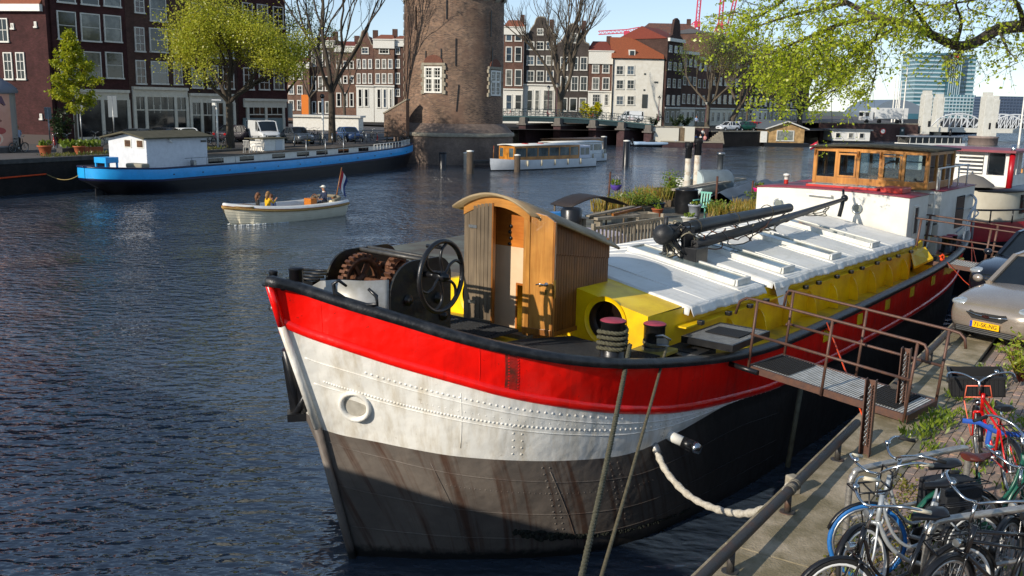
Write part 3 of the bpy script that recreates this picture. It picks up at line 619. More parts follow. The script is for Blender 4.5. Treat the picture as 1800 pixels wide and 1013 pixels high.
for k in range(14):
    u = 5.0+k*.78+(.15 if k%3 else 0); MB().cbox(b(u,2.36,2.82),(.1,.09,.07)).build('batten_clip', m_black, dh, bevel=.01)
# ---- tarpaulins with draped edges
def tarp_material():
    m, nt, p, L = base('off-white tarpaulin'); v = mapping(nt,(1,1,1)); n = noise(nt,v,1.3,6,.6); n2 = noise(nt,mapping(nt,(2,.5,2)),3,4)
    st = noise(nt, mapping(nt,(.7,3,1)), 2.2, 6, .7)
    cc = mixc(nt, ramp(nt,n.outputs[0],[(.35,(0,0,0)),(.7,(1,1,1))]).outputs[0], lin('#e6e4de'), lin('#d5d2ca'))
    cc = mixc(nt, ramp(nt,st.outputs[0],[(.55,(0,0,0)),(.75,(.6,.6,.6))]).outputs[0], cc, lin('#b5ae9f'))
    L.new(cc,p.inputs['Base Color']); p.inputs['Roughness'].default_value=.6; bump(nt,p,n2.outputs[0],.5,.03); return m
m_tarp = tarp_material()
def tarp(u0, u1, vmax, drop, front_drop):
    nu = int((u1-u0)/.07); vs = [-vmax+2*vmax*k/44 for k in range(45)]; us = [u0+(u1-u0)*i/nu for i in range(nu+1)]; mb = MB()
    def topz(u, v): return crown(v)+.035+.006*math.sin(u*3+v*2)-.014*abs(math.sin(u*math.pi/1.15))**3*(1-(abs(v)/vmax)**4)
    def fold(q): return .014*math.sin(q*7+1.5*math.sin(q*2.1))+.012*math.sin(q*19+3*math.sin(q*1.3))+.008*math.sin(q*41)
    mb.grid([[b(u,v,topz(u,v)) for v in vs] for u in us])
    for sg in (1,-1): mb.grid([[b(u,sg*(vmax+.012*k+fold(u+sg)*k*.3),topz(u,vmax)-drop*k/4-fold(u*.7)*.25*(k/4)) for k in range(5)] for u in us])
    for ue, sg in ((u0,-1),(u1,1)): mb.grid([[b(ue+sg*(.008*k+abs(fold(v*1.3))*k*.5),v,topz(ue,v)-front_drop*k/3-fold(v)*(k/3)) for k in range(4)] for v in vs])
    return mb
for a in ((4.86,7.45,2.24,.15,.13),(7.8,15.75,2.27,.13,.1)):
    o = tarp(*a).build('tarpaulin', m_tarp, barge); o.modifiers.new('t','SOLIDIFY').thickness = .006
    for k in range(int((a[1]-a[0])/1.15)): uu = a[0]+.6+k*1.15; MB().tube([b(uu,v,crown(v)+.034) for v in [-a[2]+2*a[2]*q/20 for q in range(21)]],.012,5).build('seam', m_tarp, barge)
fl = MB(); fl.add([b(7.82,2.3,2.95),b(8.35,2.32,2.95),b(8.2,2.36,2.55),b(7.95,2.35,2.62)],[(0,1,2,3)]); fl.build('tarpaulin_flap', m_tarp, barge)
# ---- skylights lying across the hatch
m_sky = mat('white skylight frame', '#dedcd4', .4, c2='#c4c0b4', vs=5)
for u, v0, v1 in ((7.05,-.15,2.05),(8.85,.05,2.08),(11.15,.02,2.1),(13.5,.02,2.1)):
    sk = bpy.data.objects.new('skylight', None); col.objects.link(sk); sk.parent = barge
    za, zb_ = crown(max(0,v0))+.055+.19*min(0,v0)*-1*.3, crown(v1)+.07; A, C = b(u,v0,za), b(u-.05,v1,zb_); d = (C-A).normalized(); W_ = .26
    fr = MB()
    for s_ in (-1,1): fr.bar(A+V(W_*s_,0,.03), C+V(W_*s_,0,.03), .07, .1)
    fr.bar(A+V(-W_,0,.03), A+V(W_,0,.03), .07, .1); fr.bar(C+V(-W_,0,.03), C+V(W_,0,.03), .08, .11); fr.build('frame', m_sky, sk, bevel=.008)
    gl = MB(); gl.bar(A+V(0,0,.05), C+V(0,0,.05), 2*W_-.05, .012); gl.build('pane', mat('greenish skylight glass', '#5b6a66', .05, c2='#8a9692', vs=1.2, spec=.8), sk)
    fp = MB(); fp.bar(A+V(0,0,-.03), C+d*.12+V(0,0,-.05), 2*W_+.22, .05); fp.build('tarp_collar', m_tarp, sk, bevel=.02)
# ---- lowered mast with tackle
mst = bpy.data.objects.new('lowered_mast', None); col.objects.link(mst); mst.parent = barge
m_mast = mat('tarred mast', '#1a1b1d', .45, c2='#2e2d2d', vs=6, stretch=(.3,3,3), bmp=.2)
MB().tube([b(6.95,.52,3.83), b(8,.52,3.87), b(12.1,.62,3.95)], [.15,.135,.1], 14).build('mast', m_mast, mst)
MB().ball(b(6.86,.52,3.83),.19,10).build('mast_foot', m_mast, mst)
MB().cyl(b(6.95,.52,3.9), b(6.95,.52,4.15), .04).build('pin', m_mast, mst)
MB().tube([b(7.4,.85,3.62), b(11,.8,3.75), b(15.4,.62,3.93)], [.1,.085,.045], 12).build('boom', m_mast, mst)
o = MB(); o.box(7.2,7.55,-.4,-.32,3.2,3.95); o.box(7.2,7.55,-.78,-.7,3.1,3.95); o.box(7.15,7.6,-1.05,-.8,3.1,3.6); o.build('tabernacle', m_black, mst, bevel=.01)
for k in range(9): MB().lathe([(.15,-.02),(.165,0),(.15,.02)],14,Matrix.Translation(b(8+k*.5,.53+.011*k,3.87+.01*k)) @ Matrix.Rotation(math.pi/2,4,'Y')).build('mast_band', mat('faded lashing', '#4a4334', .8), mst) if k % 3 == 0 else None
o = MB(); o.cyl(b(15.35,.62,3.93), b(15.45,.55,4.15), .03); o.tube([b(15.2,.66,3.9),b(15.3,.6,3.7),b(15.25,.58,3.5)],.05,6); o.ball(b(15.4,.62,3.95),.09,6); o.build('masthead_tackle', m_black, mst)
MB().bar(b(15.9,.1,3.93), b(15.9,-.55,3.95), .12, .04).build('mast_rest', m_white, mst)
rp = MB(); rp.mat(0)
for k in range(11):
    a = b(rnd(7.05,7.4),rnd(.42,.8),rnd(3.75,4.0)); pts = [a+V(.16*math.cos(q+k)+.02*q, .14*math.sin(q*1.0+k), -.12+.2*math.sin(q+k*.7)) for q in [0,1,2,3,4,5,6]]; rp.mat(k%2); rp.tube(catmull(pts,4),.013,5)
for k in range(16):
    u0 = rnd(7.4,13); L_ = rnd(.9,2.4); sag = rnd(.12,.38); v_ = rnd(.55,1.0); rp.mat(k%3); rp.tube([b(u0+L_*q/10,v_+.1*math.sin(q+k),3.8-.0*q-sag*math.sin(math.pi*q/10)+.01*(u0-8)) for q in range(11)],.012,5)
for k in range(8): rp.mat(k%2); rp.tube(catmull([b(7.0+rnd(-.1,.1),.5+rnd(-.1,.1),3.75), b(7.05,.45+rnd(-.15,.3),3.5), b(7.0+rnd(-.15,.15),.45+rnd(-.3,.4),3.38)],4),.012,5)
rp.build('tangled_rigging', [mat('pale old rope', '#8d8672', .9, c2='#6b6552', vs=20), m_black, mat('brown cable', '#5c3826', .7)], mst, kind='stuff')
# ---- aft superstructure
sup = bpy.data.objects.new('aft_cabin', None); col.objects.link(sup); sup.parent = barge
m_rdk = mat('red oxide deck paint', '#8c3440', .5, c2='#74303a', vs=2.5, bmp=.1)
m_cab = mat('white cabin paint', '#dddbd4', .35, c2='#c9c5ba', vs=1.6, bmp=.05, bs=10)
def roofz(v): return 4.09-.03*v*v*.5
vs = [-2.0+4.0*k/12 for k in range(13)]
o = MB(); o.prism([b(16,v,2.2) for v in (-2,2)]+[b(16,v,roofz(v)) for v in vs[::-1]], V(1.55,0,0)); o.build('cabin_block', m_cab, sup, bevel=.015)
o = MB(); o.prism([b(18.7,v,2.2) for v in (-2,2)]+[b(18.7,v,roofz(v)) for v in vs[::-1]], V(3.3,0,0)); o.build('cabin_block', m_cab, sup, bevel=.015)
o = MB(); o.box(17.55,18.7,-1.35,2,2.2,4.02); o.build('passage_block', m_cab, sup)
o = MB(); o.grid([[b(u,v*1.015,roofz(v)+.008) for v in vs] for u in (15.96,17.58)]); o.grid([[b(u,v*1.012,roofz(v)+.008) for v in vs] for u in (18.66,22.05)]); o.grid([[b(u,v,roofz(v)+.006) for v in (-2,1.37)] for u in (17.56,18.7)])
ro = o.build('cabin_roof', m_rdk, sup); ro.modifiers.new('t','SOLIDIFY').thickness=.02
for v, z in ((-1.35,3.62),(.75,3.66)):
    T = Matrix.Translation(b(15.985,v,z)) @ Matrix.Rotation(-math.pi/2,4,'Y')
    MB().lathe([(.13,0),(.135,.02),(.105,.025),(.1,0)],20,T).build('porthole_rim', m_chrome, sup); MB().lathe([(.105,.01),(0,.01)],20,T).build('porthole_pane', mat('grey porthole glass', '#6c716c', .1, c2='#8b8f88', vs=3), sup)
nb_ = MB(); nb_.box(16.45,16.75,-2.012,-1.99,3.1,3.75); nb_.build('side_window_pane', m_dglass, sup)
o = MB(); o.box(16.4,16.45,-2.03,-1.99,3.05,3.8); o.box(16.75,16.8,-2.03,-1.99,3.05,3.8); o.box(16.45,16.75,-2.03,-1.99,3.75,3.8); o.build('side_window_frame', m_cab, sup)
o = MB(); o.add([b(20.2,2.012,2.9),b(20.2,2.012,3.8),b(21.0,2.012,3.8),b(21.0,2.012,2.9)],[(0,1,2,3)]); o.build('aft_window', m_dglass, sup)
for z in (3.65,3.25): MB().tube([b(18.68,1.45,z),b(18.6,1.45,z),b(18.6,1.75,z),b(18.68,1.75,z)],.015,6).build('grab_rung', m_black, sup)
MB().tube(catmull([b(17.6,2.02,4.05),b(17.75,2.06,4.0),b(17.78,2.08,3.6),b(17.72,2.06,2.9),b(17.58,2.02,2.6)],4),.03,8).build('grab_rail', m_cab, sup)
for k,(u,z) in enumerate(((18.35,3.15),(18.0,2.85),(17.75,2.55))): MB().box(u-.2,u+.25,-1.98,-1.4,z,z+.04).build('stair_tread', m_rubber if k!=1 else m_yellow, sup)
MB().box(16.6,18.6,-2.75,-2.05,2.1,2.35).build('deck_step', m_yellow, barge, bevel=.02); MB().box(17.0,17.5,-2.7,-2.1,2.352,2.37).build('step_mat', m_rubber, barge); MB().box(17.7,18.2,-2.65,-2.1,2.352,2.37).build('step_mat', m_rubber, barge)
MB().prism([b(15.7,2.35,2.35),b(16.5,2.55,2.5),b(16.6,2.3,2.75),b(15.8,2.2,2.7)], V(0,0,.05)).build('coaming_end', m_yellow, barge)
MB().bar(b(16.2,2.12,2.6), b(16.9,2.12,2.85), .06, .2).build('coaming_end', m_yellow, barge)
for u in (18.9,19.35): bollard(u,2.2,2.4,.13,.42,m_pink)
# hatches on the red roof, mushroom vent
MB().box(16.6,17.3,-1.0,.9,4.08,4.15).build('roof_hatch', mat('red hatch', '#c22a20', .35, c2='#a3261f', vs=4), sup, bevel=.02)
MB().box(16.66,17.24,-.9,.85,4.151,4.165).build('hatch_glass', mat('pale hatch glass', '#98a5a0', .06, spec=.8), sup)
MB().box(16.5,17.2,-1.65,-1.1,4.06,4.2).build('roof_locker', MT['red hatch'], sup, bevel=.02)
o = MB(); T = Matrix.Translation(b(17.3,-1.75,4.05)); o.mat(0).lathe([(.06,0),(.06,.12)],12,T); o.mat(1).lathe([(.06,.12),(.06,.22),(.09,.22),(.09,.27),(0,.29)],12,T); o.build('vent', [MT['red hatch'], m_cab], sup)
rl = MB()
for k in range(4): rl.tube([b(18.9+k*.9,1.85,4.0),b(18.9+k*.9,1.85,4.6)],.022,6)
rl.tube(catmull([b(18.72,1.85,4.0),b(18.72,1.85,4.55),b(19.0,1.85,4.62),b(21.6,1.8,4.62),b(21.9,1.5,4.6),b(22,-1,4.6)],5),.025,6); rl.build('white_rail', m_cab, sup)
rl = MB(); rl.tube(catmull([b(19.4,2.45,2.6),b(19.6,2.5,3.3),b(20.6,2.4,3.7),b(22.5,1.6,3.75),b(23.6,.6,3.6)],6),.035,8)
for u,v in ((20.6,2.4),(22.5,1.6)): rl.tube([b(u,v,2.6),b(u,v,3.72)],.03,6)
rl.tube(catmull([b(19.3,2.3,2.9),b(19.7,2.5,3.2),b(20.8,2.45,3.35),b(22.4,1.7,3.35)],6),.02,6); rl.build('stern_rail', mat('blue grey rail', '#9aa4ae', .4, c2='#7d8892', vs=5), barge)
# ---- wooden wheelhouse
wh = bpy.data.objects.new('wheelhouse', None); col.objects.link(wh); wh.parent = barge
m_wht = wood('wheelhouse teak', '#a86a26', '#c98c3e', .4, axis=2, coat=.25)
A0, A1, VW0, VW1, Z0w, Z1w = 18.3, 20.6, -1.35, 1.68, 4.06, 5.06
def wroof(v): return Z1w+.06*(1-((v-.16)/1.6)**2)
fr = MB(); npn = 5
posts = [VW0+(VW1-VW0)*k/npn for k in range(npn+1)]
def frame_side(mb, P0, P1, n, w=.085):
    P0, P1 = Vector(P0), Vector(P1); d = (P1-P0).normalized()
    mb.bar(P0+V(0,0,.1), P1+V(0,0,.1), .07, .2); mb.bar(P0+V(0,0,Z1w-Z0w-.05), P1+V(0,0,Z1w-Z0w-.05), .07, .1)
    for k in range(n+1):
        p = P0.lerp(P1,k/n); mb.bar(p+V(0,0,.02), p+V(0,0,Z1w-Z0w-.02), w if 0<k<n else .11, .08, up=d.cross(V(0,0,1)))
frame_side(fr, b(A0,VW0,Z0w), b(A0,VW1,Z0w), 5); frame_side(fr, b(A1,VW0,Z0w), b(A1,VW1,Z0w), 4); frame_side(fr, b(A0,VW1,Z0w), b(A1,VW1,Z0w), 3); frame_side(fr, b(A0,VW0,Z0w), b(A1,VW0,Z0w), 3)
fr.build('frame', m_wht, wh, bevel=.008)
for k in range(5):
    va, vb = posts[k]+.05, posts[k+1]-.05
    if k in (1,3):
        o = MB()
        for (a1,a2,z1,z2) in ((va,va+.05,4.27,4.93),(vb-.05,vb,4.27,4.93),(va+.05,vb-.05,4.27,4.32),(va+.05,vb-.05,4.88,4.93)): o.box(A0-.055,A0-.036,-a2,-a1,z1,z2)
        o.build('sash', m_wht, wh)
    MB().box(A0-.004,A0+.004,-vb,-va,4.26,4.96).build('pane', m_clear, wh)
for k in range(4):
    va = VW0+(VW1-VW0)*k/4+.05; MB().box(A1-.004,A1+.004,-(va+.66),-va,4.26,4.96).build('pane', m_clear, wh)
for k in range(3):
    ua = A0+(A1-A0)*k/3+.05
    for v in (VW0,VW1): MB().box(ua,ua+.66,-v-.004,-v+.004,4.26,4.96).build('pane', m_clear, wh)
for k in (2,3,0,5): MB().prism([b(A0-.05,posts[k]-.02,5.0),b(A0-.13,posts[k]-.02,5.0),b(A0-.12,posts[k]-.02,4.92),b(A0-.05,posts[k]-.02,4.82)], b(0,.04,0)).build('corbel', m_teak, wh)
o = MB(); n = 12; o.grid([[b(u,VW0-.14+(VW1-VW0+.28)*k/n,wroof(VW0-.14+(VW1-VW0+.28)*k/n)) for k in range(n+1)] for u in (A0-.18,A0+1,A1+.2)]); ro = o.build('roof', mat('dark felt roof', '#2e2c22', .8, c2='#3f3c2c', vs=4, bmp=.3), wh); ro.modifiers.new('t','SOLIDIFY').thickness=.05; ro.modifiers['t'].offset=1
o = MB(); o.box(A0+.15,A0+.5,-.9,-.1,4.06,4.35); o.build('console', m_teak, wh); 
o = MB(); o.tube([b(A0+.6,.6+.28*math.cos(a),4.45+.28*math.sin(a)) for a in [2*math.pi*k/20 for k in range(20)]],.02,6,closed=True)
for k in range(4): o.tube([b(A0+.6,.6-.34*math.cos(k*math.pi/4),4.45-.34*math.sin(k*math.pi/4)),b(A0+.6,.6+.34*math.cos(k*math.pi/4),4.45+.34*math.sin(k*math.pi/4))],.012,5)
o.build('steering_wheel', m_teak, wh)
MB().box(A0+1.2,A0+1.5,-1.2,.2,4.06,4.5).build('bench', m_oldw, wh, bevel=.02)
# hull side: freeing ports, waste outlet
for k in range(6):
    u = 8.6+k*1.75; i = min(range(NS), key=lambda q: abs(RC[q].x-u)); p = RC[i].lerp(SC[i],.3); MB().prism([b(u-.14,p.y+.022,p.z-.11),b(u+.14,p.y+.022,p.z-.11),b(u+.14,p.y+.02,p.z+.11),b(u-.14,p.y+.02,p.z+.11)], b(0,.012,0)).build('freeing_port', m_yellow, hull, bevel=.03)
i = 49; p, n_ = hull_pt(47.5, 1, .93)
ex = MB(); dd = (n_+V(.28,0,-.28)).normalized(); ex.mat(0).cyl(p-dd*.1, p+dd*.2, .075, n=18); ex.mat(1).cyl(p+dd*.2, p+dd*.36, .082, n=18); ex.mat(2).tube([p+dd*.36, p+dd*.4, p+dd*.48],[.082,.088,.06],18); 
for k in range(8): 
    a = k*math.pi/4; t1 = dd.orthogonal().normalized(); t2 = dd.cross(t1); ex.mat(1).bar(p+dd*.28+(t1*math.cos(a)+t2*math.sin(a))*.083, p+dd*.35+(t1*math.cos(a)+t2*math.sin(a))*.083, .015, .012)
ex.build('exhaust_pipe', [m_white, m_black, m_chrome], hull)
# ================================================================ NEAR QUAY
tq = structure(MB().build('quay_pavement', m_street)); tq.location = rq(0,0,0); tq.rotation_euler = (0,0,rzR)
# coping slabs of concrete along the edge (local x along the quay, y negative inland)
m_conc = mat('stained concrete', '#b3a48c', .9, c2='#7d7257', vs=2.6, bmp=.5, bs=34, contrast=(.32,.6))
x = -4.0; k = 0
while x < 24:
    L_ = 2.1+.25*((k*7)%5); o = MB().box(x+.003,x+L_-.003,-.82,.06,Q-.2,Q+.012*((k*3)%4)/4); o.build('coping_slab', m_conc, tq, bevel=.015); x += L_; k += 1
kb = MB()
for k in range(46): MB().box(-3.5+k*.5+.004,-3.5+k*.5+.496,-.93,-.83,Q-.1,Q+.004).build('kerb_block', mat('pale kerb stone', '#7d786c', .85, c2='#67624f', vs=5, bmp=.2, bs=30), tq) if k < 26 else None
# clinker bricks: the nearest ones one by one, the rest joined
bm_shared = []
for i, cc in enumerate(('#b39282', '#98806f', '#bb977a', '#a08a7e')):
    me = MB().box(-.1,.1,-.047,.047,-.06,0).mesh('brick', mat('clinker %d' % i, cc, .85, c2='#7d7268', vs=12, bmp=.4, bs=40)); bm_shared.append(me)
rest = MB(); nbk = 0; slots = []
for r in range(46):
    for q in range(72):
        slots.append((-2.9+q*.208+(.104 if r % 2 else 0), -.985-r*.102))
slots.sort(key=lambda s: (s[0]-2.5)**2*.35+(s[1]+1.6)**2)
random.seed(3)
for sx, sy in slots:
    zz = Q+rnd(-.008,.006); rz_ = rnd(-.03,.03)
    if nbk < 300:
        o = bpy.data.objects.new('brick', random.choice(bm_shared)); col.objects.link(o); o.parent = tq; o.location = (sx,sy,zz); o.rotation_euler = (rnd(-.03,.03),rnd(-.02,.02),rz_); nbk += 1
    else:
        rest.mat(random.randrange(4)); T = Matrix.Translation(V(sx,sy,zz)) @ Matrix.Rotation(rz_,4,'Z'); rest.box(-.1,.1,-.047,.047,-.06,0,T)
rest.build('paving_bricks', [m.materials[0] for m in bm_shared], tq, kind='stuff')
MB().add([V(-10,-.9,Q-.035),V(100,-.9,Q-.035),V(100,-30,Q-.035),V(-10,-30,Q-.035)],[(3,2,1,0)]).build('joint_sand', mat('sandy joints', '#4a4636', .95, c2='#4c5428', vs=1.4, contrast=(.45,.65)), tq)
MB().add([V(11.7,-.9,Q-.004),V(100,-.9,Q-.004),V(100,-30,Q-.004),V(11.7,-30,Q-.004)],[(3,2,1,0)]).build('street_paving', m_street, tq)
# weeds and moss in the joints
def leafblob(mb, c, n, rad, hgt, ls, up=.5, flat=False):
    for k in range(n):
        a = rnd(0,6.283); r = rad*math.sqrt(random.random()); p = Vector(c)+V(r*math.cos(a), r*math.sin(a), rnd(.0,1)*hgt)
        d = V(rnd(-1,1), rnd(-1,1), rnd(-.2,1)+up).normalized(); s_ = d.cross(V(rnd(-1,1),rnd(-1,1),rnd(-1,1))).normalized(); l = ls*rnd(.6,1.3); w_ = l*(.38 if not flat else .16)
        mb.add([p, p+d*l*.5+s_*w_, p+d*l, p+d*l*.5-s_*w_], [(0,1,2,3)])
m_weed = leafmat('weed leaves', '#5d7a1e', '#8f9d35'); m_dry = leafmat('dry grass', '#a08a3c', '#7d8a34')
wd = MB(); random.seed(11)
for k in range(75):
    s_ = rnd(.2,11); w_ = .86+abs(random.gauss(0,.9)); leafblob(wd, rq(s_,w_,Q), random.randint(8,34), rnd(.04,.16), .07, rnd(.04,.09), .6, True)
for s_,w_ in ((5.4,.9),(5.7,1.0),(7.0,.95),(7.6,1.2),(6.6,1.5),(4.9,.8),(6.2,1.9),(8.4,1.2)): leafblob(wd, rq(s_,w_,Q), 90, .2, .14, .1, .8, True)
o = wd.build('pavement_weeds', m_weed); o['kind'] = 'stuff'; o['label'] = 'tufts of grass and weeds in the paving joints'; o['category'] = 'weeds'
ms = MB(); random.seed(5)
for k in range(900):
    s_ = rnd(-1.5,3.5); w_ = .85+abs(random.gauss(0,.55)); leafblob(ms, rq(s_,w_,Q-.005), 3, .07, .012, .035, .2)
o = ms.build('paving_moss', leafmat('moss', '#5c5f1c', '#77702a', .2)); o['kind'] = 'stuff'; o['label'] = 'yellow green moss between the bricks near the bicycles'; o['category'] = 'moss'
# ---- pipe rails along the edge
m_pipe = mat('weathered grey pipe', '#4d4a47', .55, .5, c2='#6b4a38', vs=4, bmp=.3, bs=40, contrast=(.5,.75))
def pipe_rail(s0, s1, label, posts):
    t = thing('pipe_rail', label, 'railing', rq(s0,.2,Q), rzR, 'low pipe rails on the quay edge'); L_ = s1-s0
    MB().tube([V(0,0,.24),V(L_*.3,0,.242),V(L_*.6,0,.238),V(L_,0,.24)],.05,14).build('pipe', m_pipe, t)
    for p_ in posts: o = MB(); o.cyl(V(p_-s0,0,0),V(p_-s0,0,.2),.035); o.cyl(V(p_-s0,0,0),V(p_-s0,0,.015),.08); o.build('post', m_pipe, t)
    return t
t = pipe_rail(-4,4.35,'near pipe rail on the quay below the gangway',(-2.5,.2,1.75,3.55))
o = MB()
for k in range(5): o.lathe([(.051,-.012),(.062,0),(.051,.012)],14,Matrix.Translation(V(5.75+k*.035+(.06 if k>2 else 0),0,.24)) @ Matrix.Rotation(math.pi/2,4,'Y'))
o.build('rope_windings', mat('old grey rope', '#7d7668', .9, c2='#5f5a4e', vs=20), t)
pipe_rail(6.3,14.5,'pipe rail on the quay edge beyond the gangway, by the parked cars',(7.2,8.9,10.4,12.2,14))
# ---- gangway
m_gang = mat('brown painted steel', '#54403a', .5, .3, c2='#6b4a39', vs=10, bmp=.15, bs=50)
m_grate = mat('galvanised grating', '#dcdad2', .45, .1, c2='#b9b6ac', vs=6)
GA, GB = V(3.51,13.43,2.37), V(5.2,11.73,2.2); gx = (GB-GA).normalized(); rzg = math.atan2(gx.y,gx.x); GL = (GB-GA).length; gsl = -math.asin(gx.z)
gang = thing('gangway', 'brown steel gangway with grating floor between barge and quay, near the bow', 'gangway', GA, rzg); gang.rotation_euler = (0,gsl,rzg)
GW = 1.0
o = MB(); o.box(0,GL,-.0,.04,-.1,.0); o.box(0,GL,GW-.04,GW,-.1,0); o.box(0,.04,.04,GW-.04,-.1,0); o.box(GL-.04,GL,.04,GW-.04,-.1,0); o.build('floor_frame', m_gang, gang)
nbar = 58
for k in range(nbar): MB().box(.05+(GL-.1)*k/nbar,.05+(GL-.1)*k/nbar+.02,.04,GW-.04,-.035,-.008).build('grating_bar', m_grate, gang)
o = MB()
for k in range(5): o.bar(V(.04,.1+k*.2,-.05),V(GL-.04,.1+k*.2,-.05),.008,.03)
o.build('cross_bars', m_grate, gang)
m_mat = mat('black rubber mat', '#121213', .8, bmp=.5, bs=80)
for x0,x1,y0,y1 in ((.06,.62,.1,.92),(GL-.72,GL-.2,.12,.95)):
    o = MB()
    for k in range(13): o.box(x0+(x1-x0)*k/13,x0+(x1-x0)*k/13+.014,y0,y1,-.005,.012)
    for k in range(18): o.box(x0,x1,y0+(y1-y0)*k/18,y0+(y1-y0)*k/18+.012,-.004,.011)
    o.build('rubber_mat', m_mat, gang)
def rail_side(y, ext0, ext1, xs):
    for z in (1.0,.48):
        pts = [V(.0,y,z),V(GL*.5,y,z),V(GL-.02,y,z)]
        if z == 1.0: pts = [V(-ext0,y,z-.28),V(-ext0*.85,y,z-.08),V(-ext0*.5,y,z-.005)]+pts+[V(GL+ext1*.5,y,z-.01),V(GL+ext1*.85,y,z-.07),V(GL+ext1,y,z-.2)]
        MB().tube(pts,.021,8).build('handrail' if z == 1.0 else 'mid_rail', m_gang, gang)
    for x_ in xs: MB().tube([V(x_,y,-.1),V(x_,y,1.0)],.021,8).build('post', m_gang, gang)
rail_side(-.02,.3,.12,(.03,GL*.5,GL-.03)); rail_side(GW+.02,.1,.22,(.03,GL*.5,GL-.03))
MB().cyl(V(-.28,-.03,-.06),V(.2,-.03,-.06),.04).build('roller', m_black, gang)
MB().tube([V(-.0,GW,.45),V(-.0,GW+.02,.48)],.02,6).build('rail_stub', m_gang, gang)
# slotted posts with chains that hold the gangway
for i,(p,label) in enumerate(((rq(3.9,.42,Q),'near slotted steel post with a hanging chain at the gangway'),(rq(5.75,.42,Q),'far slotted steel post with a hanging chain at the gangway'))):
    t = thing('guide_post', label, 'post', p, rzR, 'chain posts at the gangway')
    for sgn in (-1,1): MB().box(-.05,.05,sgn*.055-.006,sgn*.055+.006,0,.95).build('channel_side', m_gang, t)
    MB().box(.05,.06,-.055,.055,0,.93).build('channel_back', m_gang, t)
    ch = MB()
    for k in range(22):
        T = Matrix.Translation(V(-.04,0,.88-k*.034)) @ Matrix.Rotation(k*math.pi/2+.4,4,'Z'); ch.tube([T @ V(.016*math.cos(a),0,.024*math.sin(a)) for a in [2*math.pi*q/8 for q in range(8)]],.006,4,closed=True)
    ch.build('chain', m_steel, t)
# boarding steps on the barge deck side
for c_, lab in ((b(4.9,2.85,2.75),'upper'),(b(4.25,2.55,2.56),'lower')):
    stp = bpy.data.objects.new('boarding_step', None); col.objects.link(stp); stp.parent = barge; stp.location = c_
    w0, w1 = (.62,.42) if lab == 'upper' else (.35,.3)
    o = MB(); o.box(-w0,w0,-w1,-w1+.03,-.1,0); o.box(-w0,w0,w1-.03,w1,-.1,0); o.box(-w0,-w0+.03,-w1+.03,w1-.03,-.1,0); o.box(w0-.03,w0,-w1+.03,w1-.03,-.1,0); o.build('step_frame', m_black, stp)
    o = MB(); o.box(-w0+.03,w0-.03,-w1+.03,w1-.03,-.09,-.085)
    for k in range(int(w0*2/.045)): o.box(-w0+.04+k*.045,-w0+.055+k*.045,-w1+.03,w1-.03,-.03,-.004)
    for k in range(int(w1*2/.06)): o.box(-w0+.03,w0-.03,-w1+.05+k*.06,-w1+.06+k*.06,-.03,-.006)
    o.build('step_grating', m_steel, stp); MB().box(-.15,.3,-.28,.28,-.002,.012).build('step_mat', m_mat, stp)
# ---- mooring rope, strap, insulated hose
def W3(u,v,z): return barge.matrix_basis @ b(u,v,z)
bm_ = Matrix.Translation(BO) @ Matrix.Rotation(math.pi/2-BTH,4,'Z')
def W3(u,v,z): return bm_ @ b(u,v,z)
m_rope = mat('grey green rope', '#5d5a49', .95, c2='#45432f', vs=25, bmp=.6, bs=60)
def laid_rope(mb, pts, r):
    P = pts
    for s_ in range(3):
        out = []; acc = 0
        for i,p in enumerate(P):
            t = (P[min(i+1,len(P)-1)]-P[max(i-1,0)]).normalized(); x_ = t.orthogonal().normalized(); y_ = t.cross(x_)
            if i: acc += (P[i]-P[i-1]).length
            a = acc*38+s_*2.094; out.append(p+(x_*math.cos(a)+y_*math.sin(a))*r*.55)
        mb.tube(out, r*.62, 6)
mr = thing('mooring_rope', 'thick laid rope from the roped bollard down to the quay', 'rope', W3(2.62,2.3,2.6)); ri = mr.location.copy()
o = MB(); A_, B_ = W3(2.72,2.52,2.92), V(.62,7.5,1.9); n = 150
laid_rope(o, [A_.lerp(B_,k/n)+V(0,0,-.10*math.sin(math.pi*k/n))-ri for k in range(n+1)], .03); o.build('rope_line', m_rope, mr)
o = MB(); c_ = W3(2.62,2.3,2.62)-ri
laid_rope(o, [c_+V(.19*math.cos(a),.19*math.sin(a),.2+.012*a+.015*math.sin(a*2)) for a in [k*.09 for k in range(300)]], .026); o.build('rope_turns', m_rope, mr)
st = thing('ratchet_strap', 'flat lashing strap with ratchet from the second bollard down to the quay', 'strap', W3(3.72,2.3,2.5)); si = st.location.copy()
m_strap = mat('faded olive strap', '#6a6148', .85, c2='#4f4834', vs=18, bmp=.3, bs=90)
o = MB(); A_, B_ = W3(3.82,2.48,2.78), V(.78,7.5,1.9); d = (B_-A_); sd = V(.86,.5,0); n = 30
rows = [[A_.lerp(B_,k/n)+V(0,0,-.04*math.sin(math.pi*k/n))+sd*.026*w_-si for w_ in (-1,1)] for k in range(n+1)]
so_ = o.grid(rows).build('webbing', m_strap, st); so_.modifiers.new('t','SOLIDIFY').thickness = .006
o = MB(); o.lathe([(.165,.1),(.17,.1),(.17,.17),(.165,.17)],24,Matrix.Translation(W3(3.72,2.3,2.5)-si)); o.lathe([(.165,.22),(.172,.23),(.17,.27),(.165,.28)],24,Matrix.Translation(W3(3.72,2.3,2.5)-si) @ Matrix.Rotation(.15,4,'X')); o.build('strap_turns', m_strap, st)
